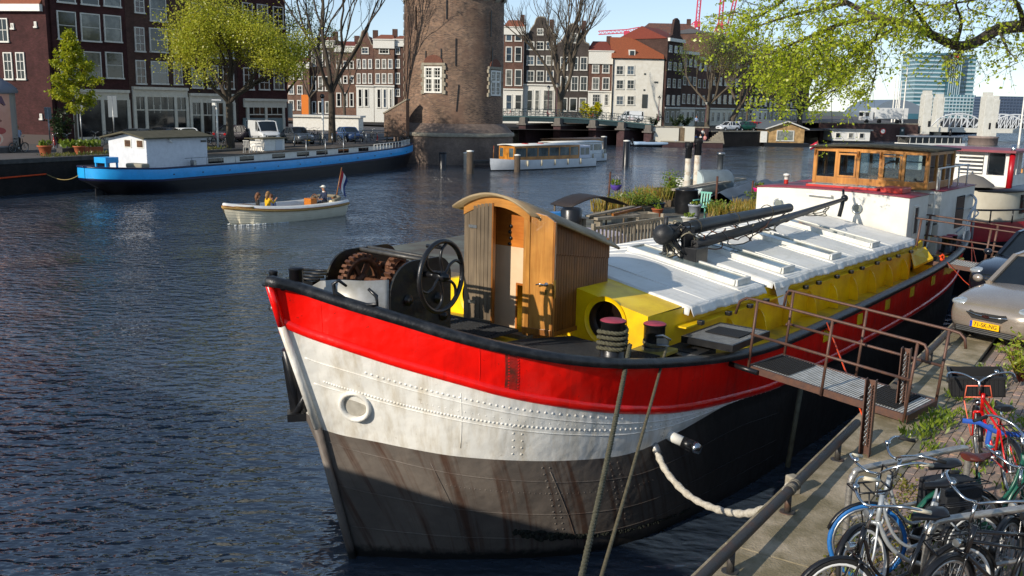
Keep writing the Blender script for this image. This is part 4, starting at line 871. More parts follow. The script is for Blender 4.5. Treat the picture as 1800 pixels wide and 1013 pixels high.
o = MB(); c_ = W3(3.6,2.5,2.8)-si; o.cbox(c_,(.16,.05,.1)); o.tube([c_+V(-.1,-.03,.08),c_+V(.0,-.04,.1),c_+V(.12,-.02,.03)],.02,6); o.tube([c_+V(-.08,-.05,-.04),c_+V(.1,-.04,-.06)],.015,6); o.build('ratchet', m_steel, st)
hs = thing('insulated_hose', 'white taped hose hanging between hull and quay', 'hose', V(0,0,0))
p_ = bm_ @ hull_pt(45.6,2,.04)[0]; hs.location = p_
he = atz(1390,850,Q+.12)
hpts = catmull([V(0,0,.02)]+[aty(px,py,p_.y+(he.y-p_.y)*f)-p_ for px,py,f in ((1172,830,.12),(1212,872,.3),(1262,896,.5),(1312,903,.7),(1358,888,.88),(1380,866,.97))]+[he-p_],9)
o = MB(); random.seed(2); o.tube(hpts,[.042+.007*math.sin(k*1.9)+.006*random.random() for k in range(len(hpts))],12); o.build('taped_hose', mat('dirty white tape', '#c8c2b4', .8, c2='#a59d8c', vs=14, bmp=.9, bs=26), hs)
o = MB(); o.tube([V(-.03,.08,.04),V(.0,0,.03),V(.05,-.09,-.06)],[.06,.06,.055],12); o.build('hull_coupling', m_steel, hs)
MB().cbox(he-p_+V(.03,.02,-.02),(.12,.14,.2),.4).build('quay_coupling', mat('weathered wood block', '#a39a88', .9, c2='#857c69', vs=8), hs, bevel=.02)
pl_ = MB(); pl_.tube([W3(7.5,3.05,1.45), W3(7.0,3.12,.05)],.045,8); tag(pl_.build('fender_pole', mat('grey green pole', '#6d6b58', .8, c2='#525141', vs=6)), 'slim pole hanging down the black hull side below the gangway', 'pole')
# orange straps
m_or = mat('orange webbing', '#f04e0c', .6, c2='#d4420a', vs=10)
def strap_line(label, pts, w=.03, knots=()):
    o = MB(); base_ = Vector(pts[0]); P = [Vector(p)-base_ for p in pts]
    o.grid([[p+V(.7,.7,0)*w*s_ for s_ in (-.5,.5)] for p in P])
    for kp in knots:
        for q in range(5): o.tube([Vector(kp)-base_+V(.09*math.cos(a+q)*rnd(.4,1),.05*math.sin(a*1.3+q),.1*math.sin(a+q*.8)*rnd(.5,1)) for a in [.7*z for z in range(9)]],.016,5)
    ob = o.build('orange_strap', m_or); ob.location = base_; ob.modifiers.new('t','SOLIDIFY').thickness=.006; return tag(ob, label, 'strap', 'orange lashing straps')
G2 = lambda x_,y_,z_: (Matrix.Translation(GA) @ Matrix.Rotation(rzg,4,'Z')) @ V(x_,y_,z_)
p1 = W3(8.55,2.98,2.38)
strap_line('orange strap knotted on the barge gunwale above the gangway', [p1, p1.lerp(rq(5.2,.1,Q),.5), rq(5.2,.1,Q)], .05, [p1+V(.05,-.05,-.12)])
p2 = W3(16.9,2.7,2.5); strap_line('thin orange strap running level from the barge to the quay by the cars', [p2, p2.lerp(rq(14.2,.3,Q+.2),.5)+V(0,0,-.06), rq(14.2,.3,Q+.2)], .035, [p2+V(-.05,0,.02)])
p3 = W3(20.2,2.5,2.6); strap_line('long orange strap hanging down to the water near the stern', [p3, W3(19.8,2.75,1.2), W3(19.2,2.9,.1)], .06)
p4 = W3(21.3,2.2,2.6); strap_line('second orange strap hanging behind the long one near the stern', [p4, W3(21.4,2.6,1.2), W3(21.0,2.9,.1)], .05)
# ================================================================ BICYCLES AND CARS
m_tyre = m_rubber; m_alu = mat('aluminium', '#b9bbbb', .35, .9, c2='#8e9090', vs=12)
def bike(label, loc, rz, frame, lean=0.0, tyre=None, step=True, steer=0.0, rim=None, fender=None, saddle=None, rack=True, grips=None, detail=True, group='bicycles parked on the near quay', crate=False, frontrack=None, chain=True, bag=None):
    t = thing('bicycle', label, 'bicycle', loc, rz, group, rx=lean)
    R, wb = .345, 1.12; f, r = V(wb/2,0,R), V(-wb/2,0,R); rim = rim or m_alu; fender = fender or m_black; saddle = saddle or m_black
    hd1, hd0 = V(.34,0,.92), V(.40,0,.70)            # head tube
    Rs = Matrix.Translation(f) @ Matrix.Rotation(steer,4,'Z') @ Matrix.Translation(-f)
    def wheel(c, name, T, tm):
        w = bpy.data.objects.new(name, None); col.objects.link(w); w.parent = t
        n = 32 if detail else 18
        circ = lambda rr: [T @ (c+V(rr*math.cos(a),0,rr*math.sin(a))) for a in [2*math.pi*k/n for k in range(n)]]
        MB().tube(circ(R-.02),.021,8 if detail else 5,closed=True).build('tyre', tm, w)
        MB().tube(circ(R-.047),.016,6 if detail else 4,closed=True).build('rim', rim, w)
        s_ = MB(); ns = 26 if detail else 10
        for k in range(ns):
            a = 2*math.pi*k/ns; sd = .025*(1 if k%2 else -1); s_.tube([T @ (c+V(.02*math.cos(a+.8),sd,.02*math.sin(a+.8))), T @ (c+V((R-.05)*math.cos(a),0,(R-.05)*math.sin(a)))],.0034 if detail else .005,3,caps=False)
        s_.cyl(T @ (c+V(0,-.05,0)), T @ (c+V(0,.05,0)),.018); s_.build('spokes', m_alu, w)
    wheel(f,'front_wheel',Rs,tyre or m_tyre); wheel(r,'rear_wheel',Matrix.Identity(4),m_tyre)
    fr = MB(); bb = V(-.02,0,.30); st1 = V(-.20,0,.80); q = 8 if detail else 5
    if step: fr.tube(catmull([hd0+V(0,0,.02),V(.3,0,.5),V(.14,0,.36),bb],4),.02,q); fr.tube(catmull([hd1-V(-.01,0,.06),V(.26,0,.6),V(.1,0,.46),V(-.1,0,.5)],4),.015,q)
    else: fr.tube([hd0,bb],.018,q); fr.tube([hd1-V(-.01,0,.05),st1-V(0,0,.02)],.016,q); fr.tube([hd0+V(-.01,0,.1),st1-V(-.03,0,.14)],.014,q)
    fr.tube([bb,st1],.017,q); fr.tube([hd0,hd1],.021,q)
    for s_ in (-1,1): fr.tube([bb+V(-.03,.03*s_,0),r+V(0,.06*s_,0)],.01,5); fr.tube([st1+V(0,.015*s_,-.05),r+V(0,.06*s_,0)],.009,5)
    fr.build('frame', frame, t)
    fk = MB()
    for s_ in (-1,1): fk.tube([Rs @ p for p in catmull([V(.405,.05*s_,.69),V(.45,.055*s_,.55),V(.5,.055*s_,.42),f+V(0,.055*s_,0)],3)],.011,6)
    fk.tube([Rs @ V(.405,-.05,.69), Rs @ V(.405,.05,.69)],.016,6); fk.build('fork', frame, t)
    for c,T,a0 in ((f,Rs,20),(r,Matrix.Identity(4),15)):
        mg = MB(); rows = []
        for k in range(14):
            a = math.radians(a0+k*11.5); rr = R+.022; rows.append([T @ (c+V(rr*math.cos(a),y_,rr*math.sin(a)-(.012 if y_ else 0))) for y_ in (-.028,0,.028)])
        mg.grid(rows); mo = mg.build('mudguard', fender, t); mo.modifiers.new('t','SOLIDIFY').thickness=.004
    hb = MB(); hb.mat(0).tube([Rs @ hd1, Rs @ (hd1+V(-.045,0,.16))],.014,8)
    top = hd1+V(-.045,0,.16); sides = [[top, top+V(.06,.06*s_,.02), top+V(.05,.18*s_,.08), top+V(-.06,.32*s_,.12), top+V(-.23,.34*s_,.08)] for s_ in (-1,1)]
    for s_ in sides: hb.tube([Rs @ p for p in catmull(s_,4)],.0115,8)
    hb.mat(1)
    for s_ in sides: hb.tube([Rs @ s_[3].lerp(s_[4],.25), Rs @ (s_[4]+(s_[4]-s_[3])*.1)],.017,8)
    hb.mat(0).lathe([(.026,0),(.03,.015),(.018,.03),(0,.032)],10,Rs @ Matrix.Translation(sides[0][2]+V(0,0,.012)))
    hb.build('handlebar', [m_chrome, grips or m_rubber], t)
    sp = MB(); sp.tube([st1-V(0,0,.05), st1+V(-.035,0,.12)],.0125,8); sp.build('seat_post', m_chrome, t)
    sd = MB(); prof = [(.14,.018),(.1,.03),(.04,.05),(-.02,.085),(-.08,.105),(-.13,.1),(-.155,.06)]; rows = []
    for x_,w_ in prof: rows.append([st1+V(x_-.02,w_*math.cos(a),.15+.035*math.sin(a)*(1 if math.sin(a)>0 else .8)+(.02 if x_<-.05 else 0)) for a in [2*math.pi*k/10 for k in range(10)]])
    sd.grid(rows,closed=True); sd.add(rows[0],[tuple(range(10))]); sd.add(rows[-1],[tuple(range(10))[::-1]]); sd.build('saddle', saddle, t)
    ck = MB(); ck.cyl(bb+V(0,-.07,0),bb+V(0,.07,0),.02); ck.bar(bb+V(0,-.07,0),bb+V(.1,-.075,-.13),.02,.012); ck.bar(bb+V(0,.07,0),bb+V(-.1,.075,.13),.02,.012); ck.cbox(bb+V(.1,-.12,-.13),(.08,.09,.02)); ck.cbox(bb+V(-.1,.12,.13),(.08,.09,.02))
    ck.lathe([(0,-.003),(.095,-.003),(.095,.003),(0,.003)],20,Matrix.Translation(bb+V(0,-.045,0)) @ Matrix.Rotation(math.pi/2,4,'X')); ck.build('crank', m_alu, t)
    if chain: MB().prism([bb+V(.1,-.035,0),bb+V(.05,-.035,.09),r+V(-.06,-.035,.06),r+V(-.08,-.035,-.03),bb+V(.05,-.035,-.1)],V(0,-.02,0)).build('chain_case', fender, t, bevel=.008)
    if rack:
        rk = MB()
        for y_ in (-.06,0,.06): rk.tube([V(-.28,y_,.76),V(-.72,y_,.76)],.006,5)
        rk.tube([V(-.72,-.06,.76),V(-.72,.06,.76)],.006,5); rk.tube([V(-.28,-.06,.76),V(-.28,.06,.76)],.006,5)
        for s_ in (-1,1): rk.tube([V(-.6,.06*s_,.76),r+V(0,.07*s_,0)],.006,5)
        rk.tube([V(-.28,0,.76),st1-V(0,0,.06)],.006,5); rk.build('carrier', m_black, t)
    if detail:
        lm = MB(); lm.mat(0).lathe([(0,-.03),(.03,-.03),(.035,.02),(.033,.03)],12,Rs @ (Matrix.Translation(V(.46,0,.78)) @ Matrix.Rotation(math.pi/2,4,'Y'))); lm.mat(1).lathe([(.033,.025),(0,.028)],12,Rs @ (Matrix.Translation(V(.46,0,.78)) @ Matrix.Rotation(math.pi/2,4,'Y'))); lm.build('front_lamp', [m_chrome, m_alu], t)
    if frontrack:
        fk = MB()
        for y_ in (-.14,.14): fk.tube([Rs @ p for p in catmull([V(.42,y_,.86),V(.5,y_,.84),V(.7,y_,.82)],3)],.009,6); fk.tube([Rs @ V(.6,y_,.82), Rs @ (f+V(0,y_*.5,0))],.007,6)
        fk.tube([Rs @ V(.7,-.14,.82), Rs @ V(.7,.14,.82)],.009,6); fk.tube([Rs @ V(.56,-.14,.82), Rs @ V(.56,.14,.82)],.008,6)
        fk.tube([Rs @ V(.42,-.14,.86), Rs @ V(.4,-.12,1.0), Rs @ V(.4,.12,1.0), Rs @ V(.42,.14,.86)],.009,6); fk.tube([Rs @ V(.42,-.14,.86), Rs @ V(.42,.14,.86)],.008,6); fk.build('front_carrier', frontrack, t)
    if crate:
        cr = MB(); x0,x1,y0,y1,z0,z1 = .42,.86,-.28,.28,.86,1.1
        for bx in ((x0,x1,y0,y1,z0,z0+.015),(x0,x0+.015,y0,y1,z0,z1),(x1-.015,x1,y0,y1,z0,z1),(x0,x1,y0,y0+.015,z0,z1),(x0,x1,y1-.015,y1,z0,z1)): cr.box(*bx, T=Rs)
        for k in range(12): cr.box(x0-.012,x0,y0+.03+k*.045,y0+.04+k*.045,z0+.01,z1-.03,T=Rs)
        cr.box(x0-.015,x1+.015,y0-.015,y0,z1-.03,z1,T=Rs); cr.box(x0-.015,x1+.015,y1,y1+.015,z1-.03,z1,T=Rs); cr.box(x0-.015,x0,y0,y1,z1-.03,z1,T=Rs); cr.build('crate', mat('black plastic crate', '#141416', .55), t)
    if bag: o = MB(); o.box(-.72,-.3,-.17,-.07,.46,.76); o.box(-.72,-.3,.07,.17,.46,.76); o.box(-.72,-.3,-.07,.07,.755,.775); o.build('pannier', bag, t, bevel=.02)
    return t
def heading(fr_, re_): return math.atan2(fr_[1]-re_[1], fr_[0]-re_[0])
def place_bike(fr_, re_, **kw):
    m_ = ((fr_[0]+re_[0])/2, (fr_[1]+re_[1])/2, Q); return bike(loc=m_, rz=heading(fr_,re_), **kw)
m_silver = mat('silver grey frame', '#b1b6b8', .35, .35, c2='#989da0', vs=8); m_bluet = mat('blue tyre', '#1d6fb8', .6, c2='#1a5b99', vs=14, bmp=.2, bs=50)
m_blkfr = mat('black enamel', '#0d0d0f', .2, c2='#17171a', vs=9, coat=.4); m_redfr = mat('bright red enamel', '#d31410', .25, c2='#b01210', vs=8, coat=.4)
m_green = mat('dark green enamel', '#1f5e4b', .3, c2='#184b3c', vs=8); m_pinkr = mat('salmon carrier', '#f0795c', .45, c2='#d96a4f', vs=12)
m_brown = mat('brown leather', '#5a2418', .5, c2='#451b12', vs=10); m_cream = mat('cream grip', '#cfc6ae', .6)
place_bike((3.16,7.62),(4.24,7.96), label='silver step-through bicycle with a blue front tyre against the first rack', frame=m_silver, tyre=m_bluet, lean=.1, steer=-.35, frontrack=m_black, rack=True)
place_bike((2.98,7.13),(4.05,7.45), label='grey bicycle with white rims and cream grips, second from the quay edge', frame=m_silver, rim=mat('white rim', '#d9d9d5', .35), lean=.22, steer=.3, grips=m_cream)
place_bike((2.55,6.62),(3.62,6.92), label='black bicycle whose pale-rimmed wheel is lowest and nearest in the picture', frame=m_blkfr, rim=MT['white rim'], lean=.05, steer=-.1, grips=m_cream)
place_bike((3.40,6.72),(4.5,7.02), label='black gents bicycle with two top tubes and chrome bars beside the second rack', frame=m_blkfr, step=False, lean=.0, steer=.25)
place_bike((5.02,8.45),(3.98,8.05), label='green bicycle with brown saddle and black pannier behind the first rack', frame=m_green, fender=m_green, saddle=m_brown, lean=.02, bag=mat('black canvas', '#1a1d22', .7, bmp=.3, bs=60))
place_bike((5.52,10.45),(5.36,9.36), label='red bicycle with salmon front carrier and black crate', frame=m_redfr, step=False, lean=-.12, frontrack=m_pinkr, crate=True, steer=-.2)
place_bike((4.25,7.35),(5.35,7.62), label='dark bicycle with turquoise tape on its bars beside the second rack', frame=m_blkfr, lean=.12, steer=.5, grips=mat('turquoise tape', '#45b7c9', .5))
place_bike((5.6,8.3),(4.9,7.45), label='black bicycle at the right edge behind the turquoise-taped one', frame=m_blkfr, fender=m_black, lean=-.1)
bs_ = MB(); c0 = V(5.5,10.1,Q+.62); bs_.grid([[c0+V(.16*k-.4,-.05*k,-.03*k+.03*math.sin(k*2)), c0+V(.16*k-.4,-.05*k,-.03*k+.055+.03*math.sin(k*2))] for k in range(6)]); bs_.tube([c0+V(-.1,-.05,0),c0+V(-.12,-.06,-.2),c0+V(-.05,-.1,-.4)],.03,6); so_ = bs_.build('cloth_strap', mat('blue cloth', '#2150a8', .8)); tag(so_,'blue cloth strap tied round the red bicycle frame','strap'); so_.modifiers.new('t','SOLIDIFY').thickness=.006
# bicycle racks
m_inox = mat('brushed stainless tube', '#bdb9b2', .3, .65, c2='#99948c', vs=16, stretch=(1,1,4))
for (a_,c_),lab in ((((3.1,8.02),(4.5,8.72)),'stainless bicycle rack hoop nearer the gangway'),(((3.36,6.98),(4.95,7.5)),'stainless bicycle rack hoop nearer the viewer')):
    A_,C_ = V(*a_,0),V(*c_,0); d = (C_-A_); L_ = d.length; t = thing('bicycle_rack', lab, 'bike rack', V(*a_,Q), math.atan2(d.y,d.x), 'bicycle racks')
    MB().tube(catmull([V(0,0,0),V(0,0,.4),V(0,0,.72),V(.04,0,.81),V(.13,0,.85),V(L_*.5,0,.85),V(L_-.13,0,.85),V(L_-.04,0,.81),V(L_,0,.72),V(L_,0,.4),V(L_,0,0)],5),.03,12).build('hoop', m_inox, t)
    MB().tube([V(0,0,.38),V(L_,0,.38)],.02,8).build('lower_bar', m_inox, t)
# ---- cars
def car(name, label, loc, rz, paint, L_=4.5, Wd=1.74, Ht=1.45, hood=.92, van=False, plate=None, rear_plate=False, group='parked cars', detail=False, seats=True):
    t = thing(name, label, 'van' if van else 'car', loc, rz, group); w = Wd/2
    # x forward (front at 0, rear at -L). stations: x, half width, belt height, sill height, nose/tail rounding
    if van: S = [(0,.62,.62,.34),(-.06,.84,.8,.24),(-.25,.95,.98,.2),(-.7,1,1.08,.2),(-1.0,1,1.14,.2),(-2.6,1,1.16,.2),(-L_+.1,1,1.16,.24),(-L_,.95,1.1,.32)]; cab = [(-.75,1.1),(-1.45,Ht-.06),(-1.9,Ht),(-L_+.35,Ht),(-L_+.1,Ht-.08)]
    else: S = [(0,.58,.58,.36),(-.07,.82,.7,.24),(-.28,.94,.8,.2),(-.8,.99,hood-.02,.19),(-1.25,1,hood+.02,.19),(-2.4,1,hood+.04,.19),(-L_+.6,.98,hood+.05,.22),(-L_+.12,.92,hood+.02,.28),(-L_,.78,.84,.4)]; cab = [(-1.32,hood+.03),(-2.0,Ht-.05),(-2.42,Ht),(-3.15,Ht-.02),(-L_+.55,hood+.12) if L_>4.3 else (-L_+.25,hood+.3)]
    rows = []
    for x_,k,zb,zs in S:
        ww = w*k; rows.append([V(x_,s_*y_,z_) for s_,pts in ((-1,[(0,zs),(ww*.8,zs),(ww*.97,zs+.1),(ww,zs+(zb-zs)*.55),(ww*.965,zb-.05),(ww*.86,zb+.0),(ww*.45,zb+.035)]),) for y_,z_ in pts]+[V(x_,0,zb+.045)]+[V(x_,y_,z_) for y_,z_ in [(0,zs),(ww*.8,zs),(ww*.97,zs+.1),(ww,zs+(zb-zs)*.55),(ww*.965,zb-.05),(ww*.86,zb+.0),(ww*.45,zb+.035)][:0:-1]])
    o = MB(); o.grid(rows,closed=True); n = len(rows[0]); o.add(rows[0],[tuple(range(n))]); o.add(rows[-1],[tuple(range(n))[::-1]])
    bd = o.build('body', paint, t, fix=True); sb = bd.modifiers.new('s','SUBSURF'); sb.levels = 1; sb.render_levels = 2
    for p_ in bd.data.polygons: p_.use_smooth = True
    # greenhouse: glass band with painted roof and pillars
    xs = cab; wt = w*.74; wbt = w*.9; zb = (1.1 if van else hood)
    g_ = MB(); A_ = [V(xs[0][0],-wbt*.96,zb), V(xs[0][0],wbt*.96,zb)]
    base_pts = [xs[0][0], xs[1][0], xs[2][0], xs[3][0], xs[4][0]-.15 if not van else -L_+.02]
    rows = []
    for s_ in (-1,1):
        lo = [V(bx,s_*wbt*(.97 if i in (0,4) else 1),zb) for i,bx in enumerate(base_pts)]; hi = [V(x_,s_*(wt if 0<i<4 else wbt*.9)*(1.18 if van and i>0 else 1),z_) for i,(x_,z_) in enumerate(xs)]
        rows.append((lo,hi))
    (lo0,hi0),(lo1,hi1) = rows
    for lo,hi in rows: g_.add(lo+hi,[(i,i+1,i+6,i+5) for i in range(4)])
    g_.add([hi0[0],hi1[0],hi1[1],hi0[1]],[(0,1,2,3)]); g_.add([hi0[3],hi1[3],hi1[4],hi0[4]],[(0,1,2,3)]); g_.add([hi0[4],hi1[4],lo1[4],lo0[4]],[(0,1,2,3)])
    g_.build('windows', m_dglass, t)
    rf_ = MB(); rf_.grid([[V(x_,wt*(1.18 if van else 1)*f_,z_+.045*(1-f_*f_)+.004) for f_ in (-1,-.5,0,.5,1)] for x_,z_ in xs[1:4]])
    for lo,hi in rows:
        for i in ((0,1,2,3,4) if not van else (0,1,4)): rf_.bar(lo[i],hi[i],.05,.05)
        rf_.bar(hi[0],hi[1],.06,.05); rf_.bar(hi[3],hi[4],.07,.05)
        for i in range(1,3): rf_.bar(hi[i],hi[i+1],.05,.04)
        if van: rf_.add([lo[2]+V(-.1,0,0),lo[3],hi[3],hi[2]+V(-.1,0,0)],[(0,1,2,3)]) if False else rf_.prism([lo[2]+V(-.1,0,0),lo[3],hi[3],hi[2]+V(-.1,0,0)],V(0,.02 if lo[2].y>0 else -.02,0))
    ro_ = rf_.build('roof', paint, t); ro_.modifiers.new('t','SOLIDIFY').thickness=.02
    for x_ in (-.82,-L_+.85):
        for s_ in (-1,1):
            wo_ = bpy.data.objects.new('wheel', None); col.objects.link(wo_); wo_.parent = t; T = Matrix.Translation(V(x_,s_*(w-.1),.31)) @ Matrix.Rotation(-s_*math.pi/2,4,'X')
            MB().lathe([(.2,-.1),(.3,-.1),(.315,-.06),(.315,.06),(.3,.1),(.2,.1)],24,T).build('tyre', m_rubber, wo_); MB().lathe([(.2,.1),(.19,.07),(.06,.09),(0,.09)],16,T).build('rim', m_alu, wo_)
            ar = MB().lathe([(.33,.06),(.355,.105),(.33,.11)],24,T,a0=0,a1=2*math.pi).build('wheel_arch', m_rubber, wo_)
    m_head = mat('headlamp glass', '#c3c9cc', .08, .4, c2='#7d8588', vs=20, spec=.9); m_tail = mat('tail lamp', '#a01010', .2)
    for s_ in (-1,1):
        hl = MB(); hl.ball(V(-.27,s_*w*.66,.70 if not van else .82),.19,10,(1.0,1.15,.46)); hl.build('headlight', m_head, t)
        MB().box(-L_-.005,-L_+.12,s_*w*.72-.12,s_*w*.72+.12,.68,.86).build('tail_light', m_tail, t, bevel=.03)
        MB().ball(V(-1.35,s_*(w+.1),zb+.06),.1,8,(.7,1,.75)).build('mirror', paint, t)
    gz_ = .52 if not van else .62
    gr = MB(); gr.prism([V(-.005,-w*.42,gz_+.06),V(.01,-w*.3,gz_-.02),V(.01,w*.3,gz_-.02),V(-.005,w*.42,gz_+.06),V(-.04,w*.36,gz_+.12),V(-.04,-w*.36,gz_+.12)],V(.012,0,0)); gr.build('grille', m_rubber, t)
    ch = MB(); ch.tube([V(.012,-w*.42,gz_+.075),V(.028,-w*.2,gz_+.05),V(.03,0,gz_+.045),V(.028,w*.2,gz_+.05),V(.012,w*.42,gz_+.075)],.014,6); ch.cbox((.035,0,gz_+.048),(.02,.13,.03)); ch.cbox((.036,0,gz_+.05),(.02,.06,.05)); ch.build('grille_bar', m_chrome, t)
    lowg = MB(); lowg.box(.0,.012,-w*.62,w*.62,.24,.34)
    for k in range(3): lowg.mat(1).box(.008,.02,-w*.6,w*.6,.255+k*.03,.265+k*.03)
    lowg.build('lower_grille', [m_rubber, m_alu], t)
    if plate:
        m_pl = mat('yellow plate', '#f2b705', .4); xx = .05 if not rear_plate else -L_-.03; po = bpy.data.objects.new('number_plate', None); col.objects.link(po); po.parent = t
        o = MB(); o.mat(0).box(xx-.006,xx+.004,-.26,.26,.355,.465); o.mat(1).box(xx+.001,xx+.006,-.258,-.215,.357,.463) if not rear_plate else None; o.build('plate_board', [m_pl, mat('plate blue', '#1b3fa8', .4)], po)
        if not rear_plate:
            if plate.strip(): text_mesh(plate,.105,m_rubber,po,(xx+.007,.02,.41),(math.pi/2,0,math.pi/2),'plate_text',.92)
    return t
m_champ = mat('champagne metallic', '#a89c8e', .25, .5, c2='#9c9083', vs=3, coat=.6); m_navy = mat('dark blue metallic', '#20242e', .2, .4, c2='#191c24', vs=3, coat=.7)
m_cwhite = mat('white car paint', '#d8dadb', .25, c2='#cdd0d2', vs=3, coat=.5); m_cgrey = mat('grey car paint', '#55595e', .25, .4, c2='#4b4f54', vs=3, coat=.5); m_cblue = mat('mid blue car paint', '#33507f', .3, .2, c2='#2a446e', vs=3, coat=.5); m_cpurple = mat('dark plum car paint', '#3c3440', .25, .3, c2='#332c37', vs=3, coat=.5)
hc = math.atan2(-.57,-.82)
car('parked_car','champagne car with yellow number plate nosing towards the gangway',V(8.28,15.98,Q),hc,m_champ,plate='71-SK-NG',group='cars parked on the near quay')
car('parked_car','dark blue car parked behind the champagne car',V(10.25,19.4,Q),hc+.05,m_navy,group='cars parked on the near quay')
# shrub in front of the champagne car and at the bikes
def shrub(label, c, rad, hgt, n, ls, mtl, stems=8, group=None):
    t = thing('shrub', label, 'plant', c, 0, group); s_ = MB(); tips = []
    for k in range(stems):
        a = rnd(0,6.28); tip = V(rad*.8*math.cos(a)*rnd(.4,1),rad*.8*math.sin(a)*rnd(.4,1),hgt*rnd(.6,1)); s_.tube([V(0,0,0)+tip*.1,tip*.5+V(0,0,.05),tip],[.012,.008,.004],5); tips.append(tip)
    s_.build('stems', m_brown, t); o = MB()
    for k in range(n):
        tp = random.choice(tips); f_ = rnd(.3,1.05); p = tp*f_+V(rnd(-.1,.1),rnd(-.1,.1),rnd(-.06,.08)); d = V(rnd(-1,1),rnd(-1,1),rnd(-.4,.8)).normalized(); sd = d.cross(V(rnd(-1,1),rnd(-1,1),rnd(-1,1))).normalized(); l = ls*rnd(.6,1.2)
        o.add([p,p+d*l*.45+sd*l*.2,p+d*l,p+d*l*.45-sd*l*.2],[(0,1,2,3)])
    o.build('foliage', mtl, t); return t
random.seed(21); m_shr = leafmat('shrub leaves', '#6f8a20', '#b3b23c')
shrub('leafy shrub in front of the champagne car', V(7.75,13.75,Q), .55, .75, 420, .1, m_shr, 12)
shrub('low leafy shrub beside the red bicycle', V(5.75,9.9,Q), .45, .5, 420, .1, m_shr, 10)
shrub('leafy plant by the second gangway', rq(17.8,1.2,Q), .8, 1.0, 500, .11, leafmat('bush leaves','#3f5a1c','#7d9a34'), 12)
# ================================================================ PEOPLE
def skin_mesh(name, joints, edges, sub=1):
    me = bpy.data.meshes.new(name); me.from_pydata([j[0] for j in joints], edges, []); o = bpy.data.objects.new(name, me); col.objects.link(o)
    md = o.modifiers.new('skin','SKIN'); 
    for i,j in enumerate(joints):
        sv = me.skin_vertices[0].data[i]; r = j[1]; sv.radius = r if isinstance(r,tuple) else (r,r)
    me.skin_vertices[0].data[0].use_root = True
    s_ = o.modifiers.new('sub','SUBSURF'); s_.levels = s_.render_levels = sub
    dg = bpy.context.evaluated_depsgraph_get(); dg.update(); out = bpy.data.meshes.new_from_object(o.evaluated_get(dg)); bpy.data.objects.remove(o); return out
m_skin = mat('skin', '#c08a68', .5, c2='#b27c5c', vs=8)
def person(label, loc, rz, pose, shirt, trousers, hair, hairlen=0, cap=None, group=None, arm=None, collar=None):
    """pose 'sit' (pelvis at seat height 0) or 'stand'; local x forward"""
    t = thing('person', label, 'person', loc, rz, group)
    if pose == 'sit': hip, kn, an, z0 = V(0,0,.1), V(.42,0,.12), V(.44,0,-.32), 0
    else: hip, kn, an, z0 = V(0,0,.92), V(.04,0,.5), V(-.02,0,.08), .82
    ch = hip+V(.01,0,.42); nk = hip+V(.03,0,.6); hd = hip+V(.07,0,.77)
    J = [(hip,(.15,.12)),(hip+V(0,0,.2),(.14,.11)),(ch,(.17,.12)),(nk,.055),(hd,(.085,.1)),(hd+V(0,0,.07),(.075,.09))]; E = [(0,1),(1,2),(2,3),(3,4),(4,5)]
    arms = arm or {}
    for s_,nm in ((1,'l'),(-1,'r')):
        sh = ch+V(0,.17*s_,.1); el, ha = arms.get(nm, (ch+V(.05,.24*s_,-.18), ch+V(.28,.16*s_,-.3)))
        if nm in arms: el, ha = ch+Vector(el), ch+Vector(ha)
        i = len(J); J += [(sh,.06),(el,.045),(ha,.035),(ha+(ha-el).normalized()*.09,.03)]; E += [(2,i),(i,i+1),(i+1,i+2),(i+2,i+3)]
        i = len(J); off = V(0,.09*s_,0); spread = V(.12*s_,0,0) if pose == 'walk' else V(0,0,0)
        J += [(hip+off,.09),(kn+off+spread*.8,.065),(an+off+spread*2,.045),(an+off+spread*2+V(.14,0,-.05),.04)]; E += [(0,i),(i,i+1),(i+1,i+2),(i+2,i+3)]
    me = skin_mesh('body', J, E); o = bpy.data.objects.new('body', me); col.objects.link(o); o.parent = t
    for m_ in (m_skin, shirt, trousers, m_rubber): me.materials.append(m_)
    hands = [ (arms.get(n_) and ch+Vector(arms[n_][1])) or (ch+V(.28,.16*s_,-.3)) for s_,n_ in ((1,'l'),(-1,'r'))]
    for p_ in me.polygons:
        c = p_.center; p_.use_smooth = True; k = 1
        if c.z > nk.z-.02: k = 0
        elif any((c-h_).length < .11 for h_ in hands): k = 0
        elif (c-an).length < .24 and c.z < an.z+.06: k = 3
        elif c.z < hip.z+.06 and abs(c.y) < .2 and not any((c-h_).length < .2 for h_ in hands): k = 2
        p_.material_index = k
    h = MB(); h.ball(hd+V(-.025,0,.055),.108,8,(1.05,.92,1.0))
    if hairlen: h.tube([hd+V(-.06,0,.06),hd+V(-.1,0,-.08),hd+V(-.1,0,-.08-hairlen)],[.09,.1,.05],8)
    if not cap: h.build('hair', hair, t)
    else:
        h2 = MB(); h2.ball(hd+V(-.03,0,.02),.1,8,(.95,.98,.9)); h2.build('hair', hair, t); c_ = MB(); c_.ball(hd+V(-.01,0,.075),.118,8,(1.08,1,.75)); c_.cbox(hd+V(.12,0,.075),(.14,.15,.02)); c_.build('cap', cap, t, bevel=.01)
    f_ = MB(); f_.ball(hd+V(.095,0,.02),.022,5,(1,.8,1.3)); f_.mat(1); [f_.ball(hd+V(.082,.032*s_,.045),.012,4) for s_ in (-1,1)]; f_.mat(2).cbox(hd+V(.086,0,-.03),(.015,.05,.012)); f_.build('face', [m_skin, m_rubber, mat('lips','#94504a',.5)], t)
    if collar: MB().lathe([(.07,0),(.085,.03),(.075,.06)],12,Matrix.Translation(nk+V(.01,0,-.05))).build('collar', collar, t)
    return t
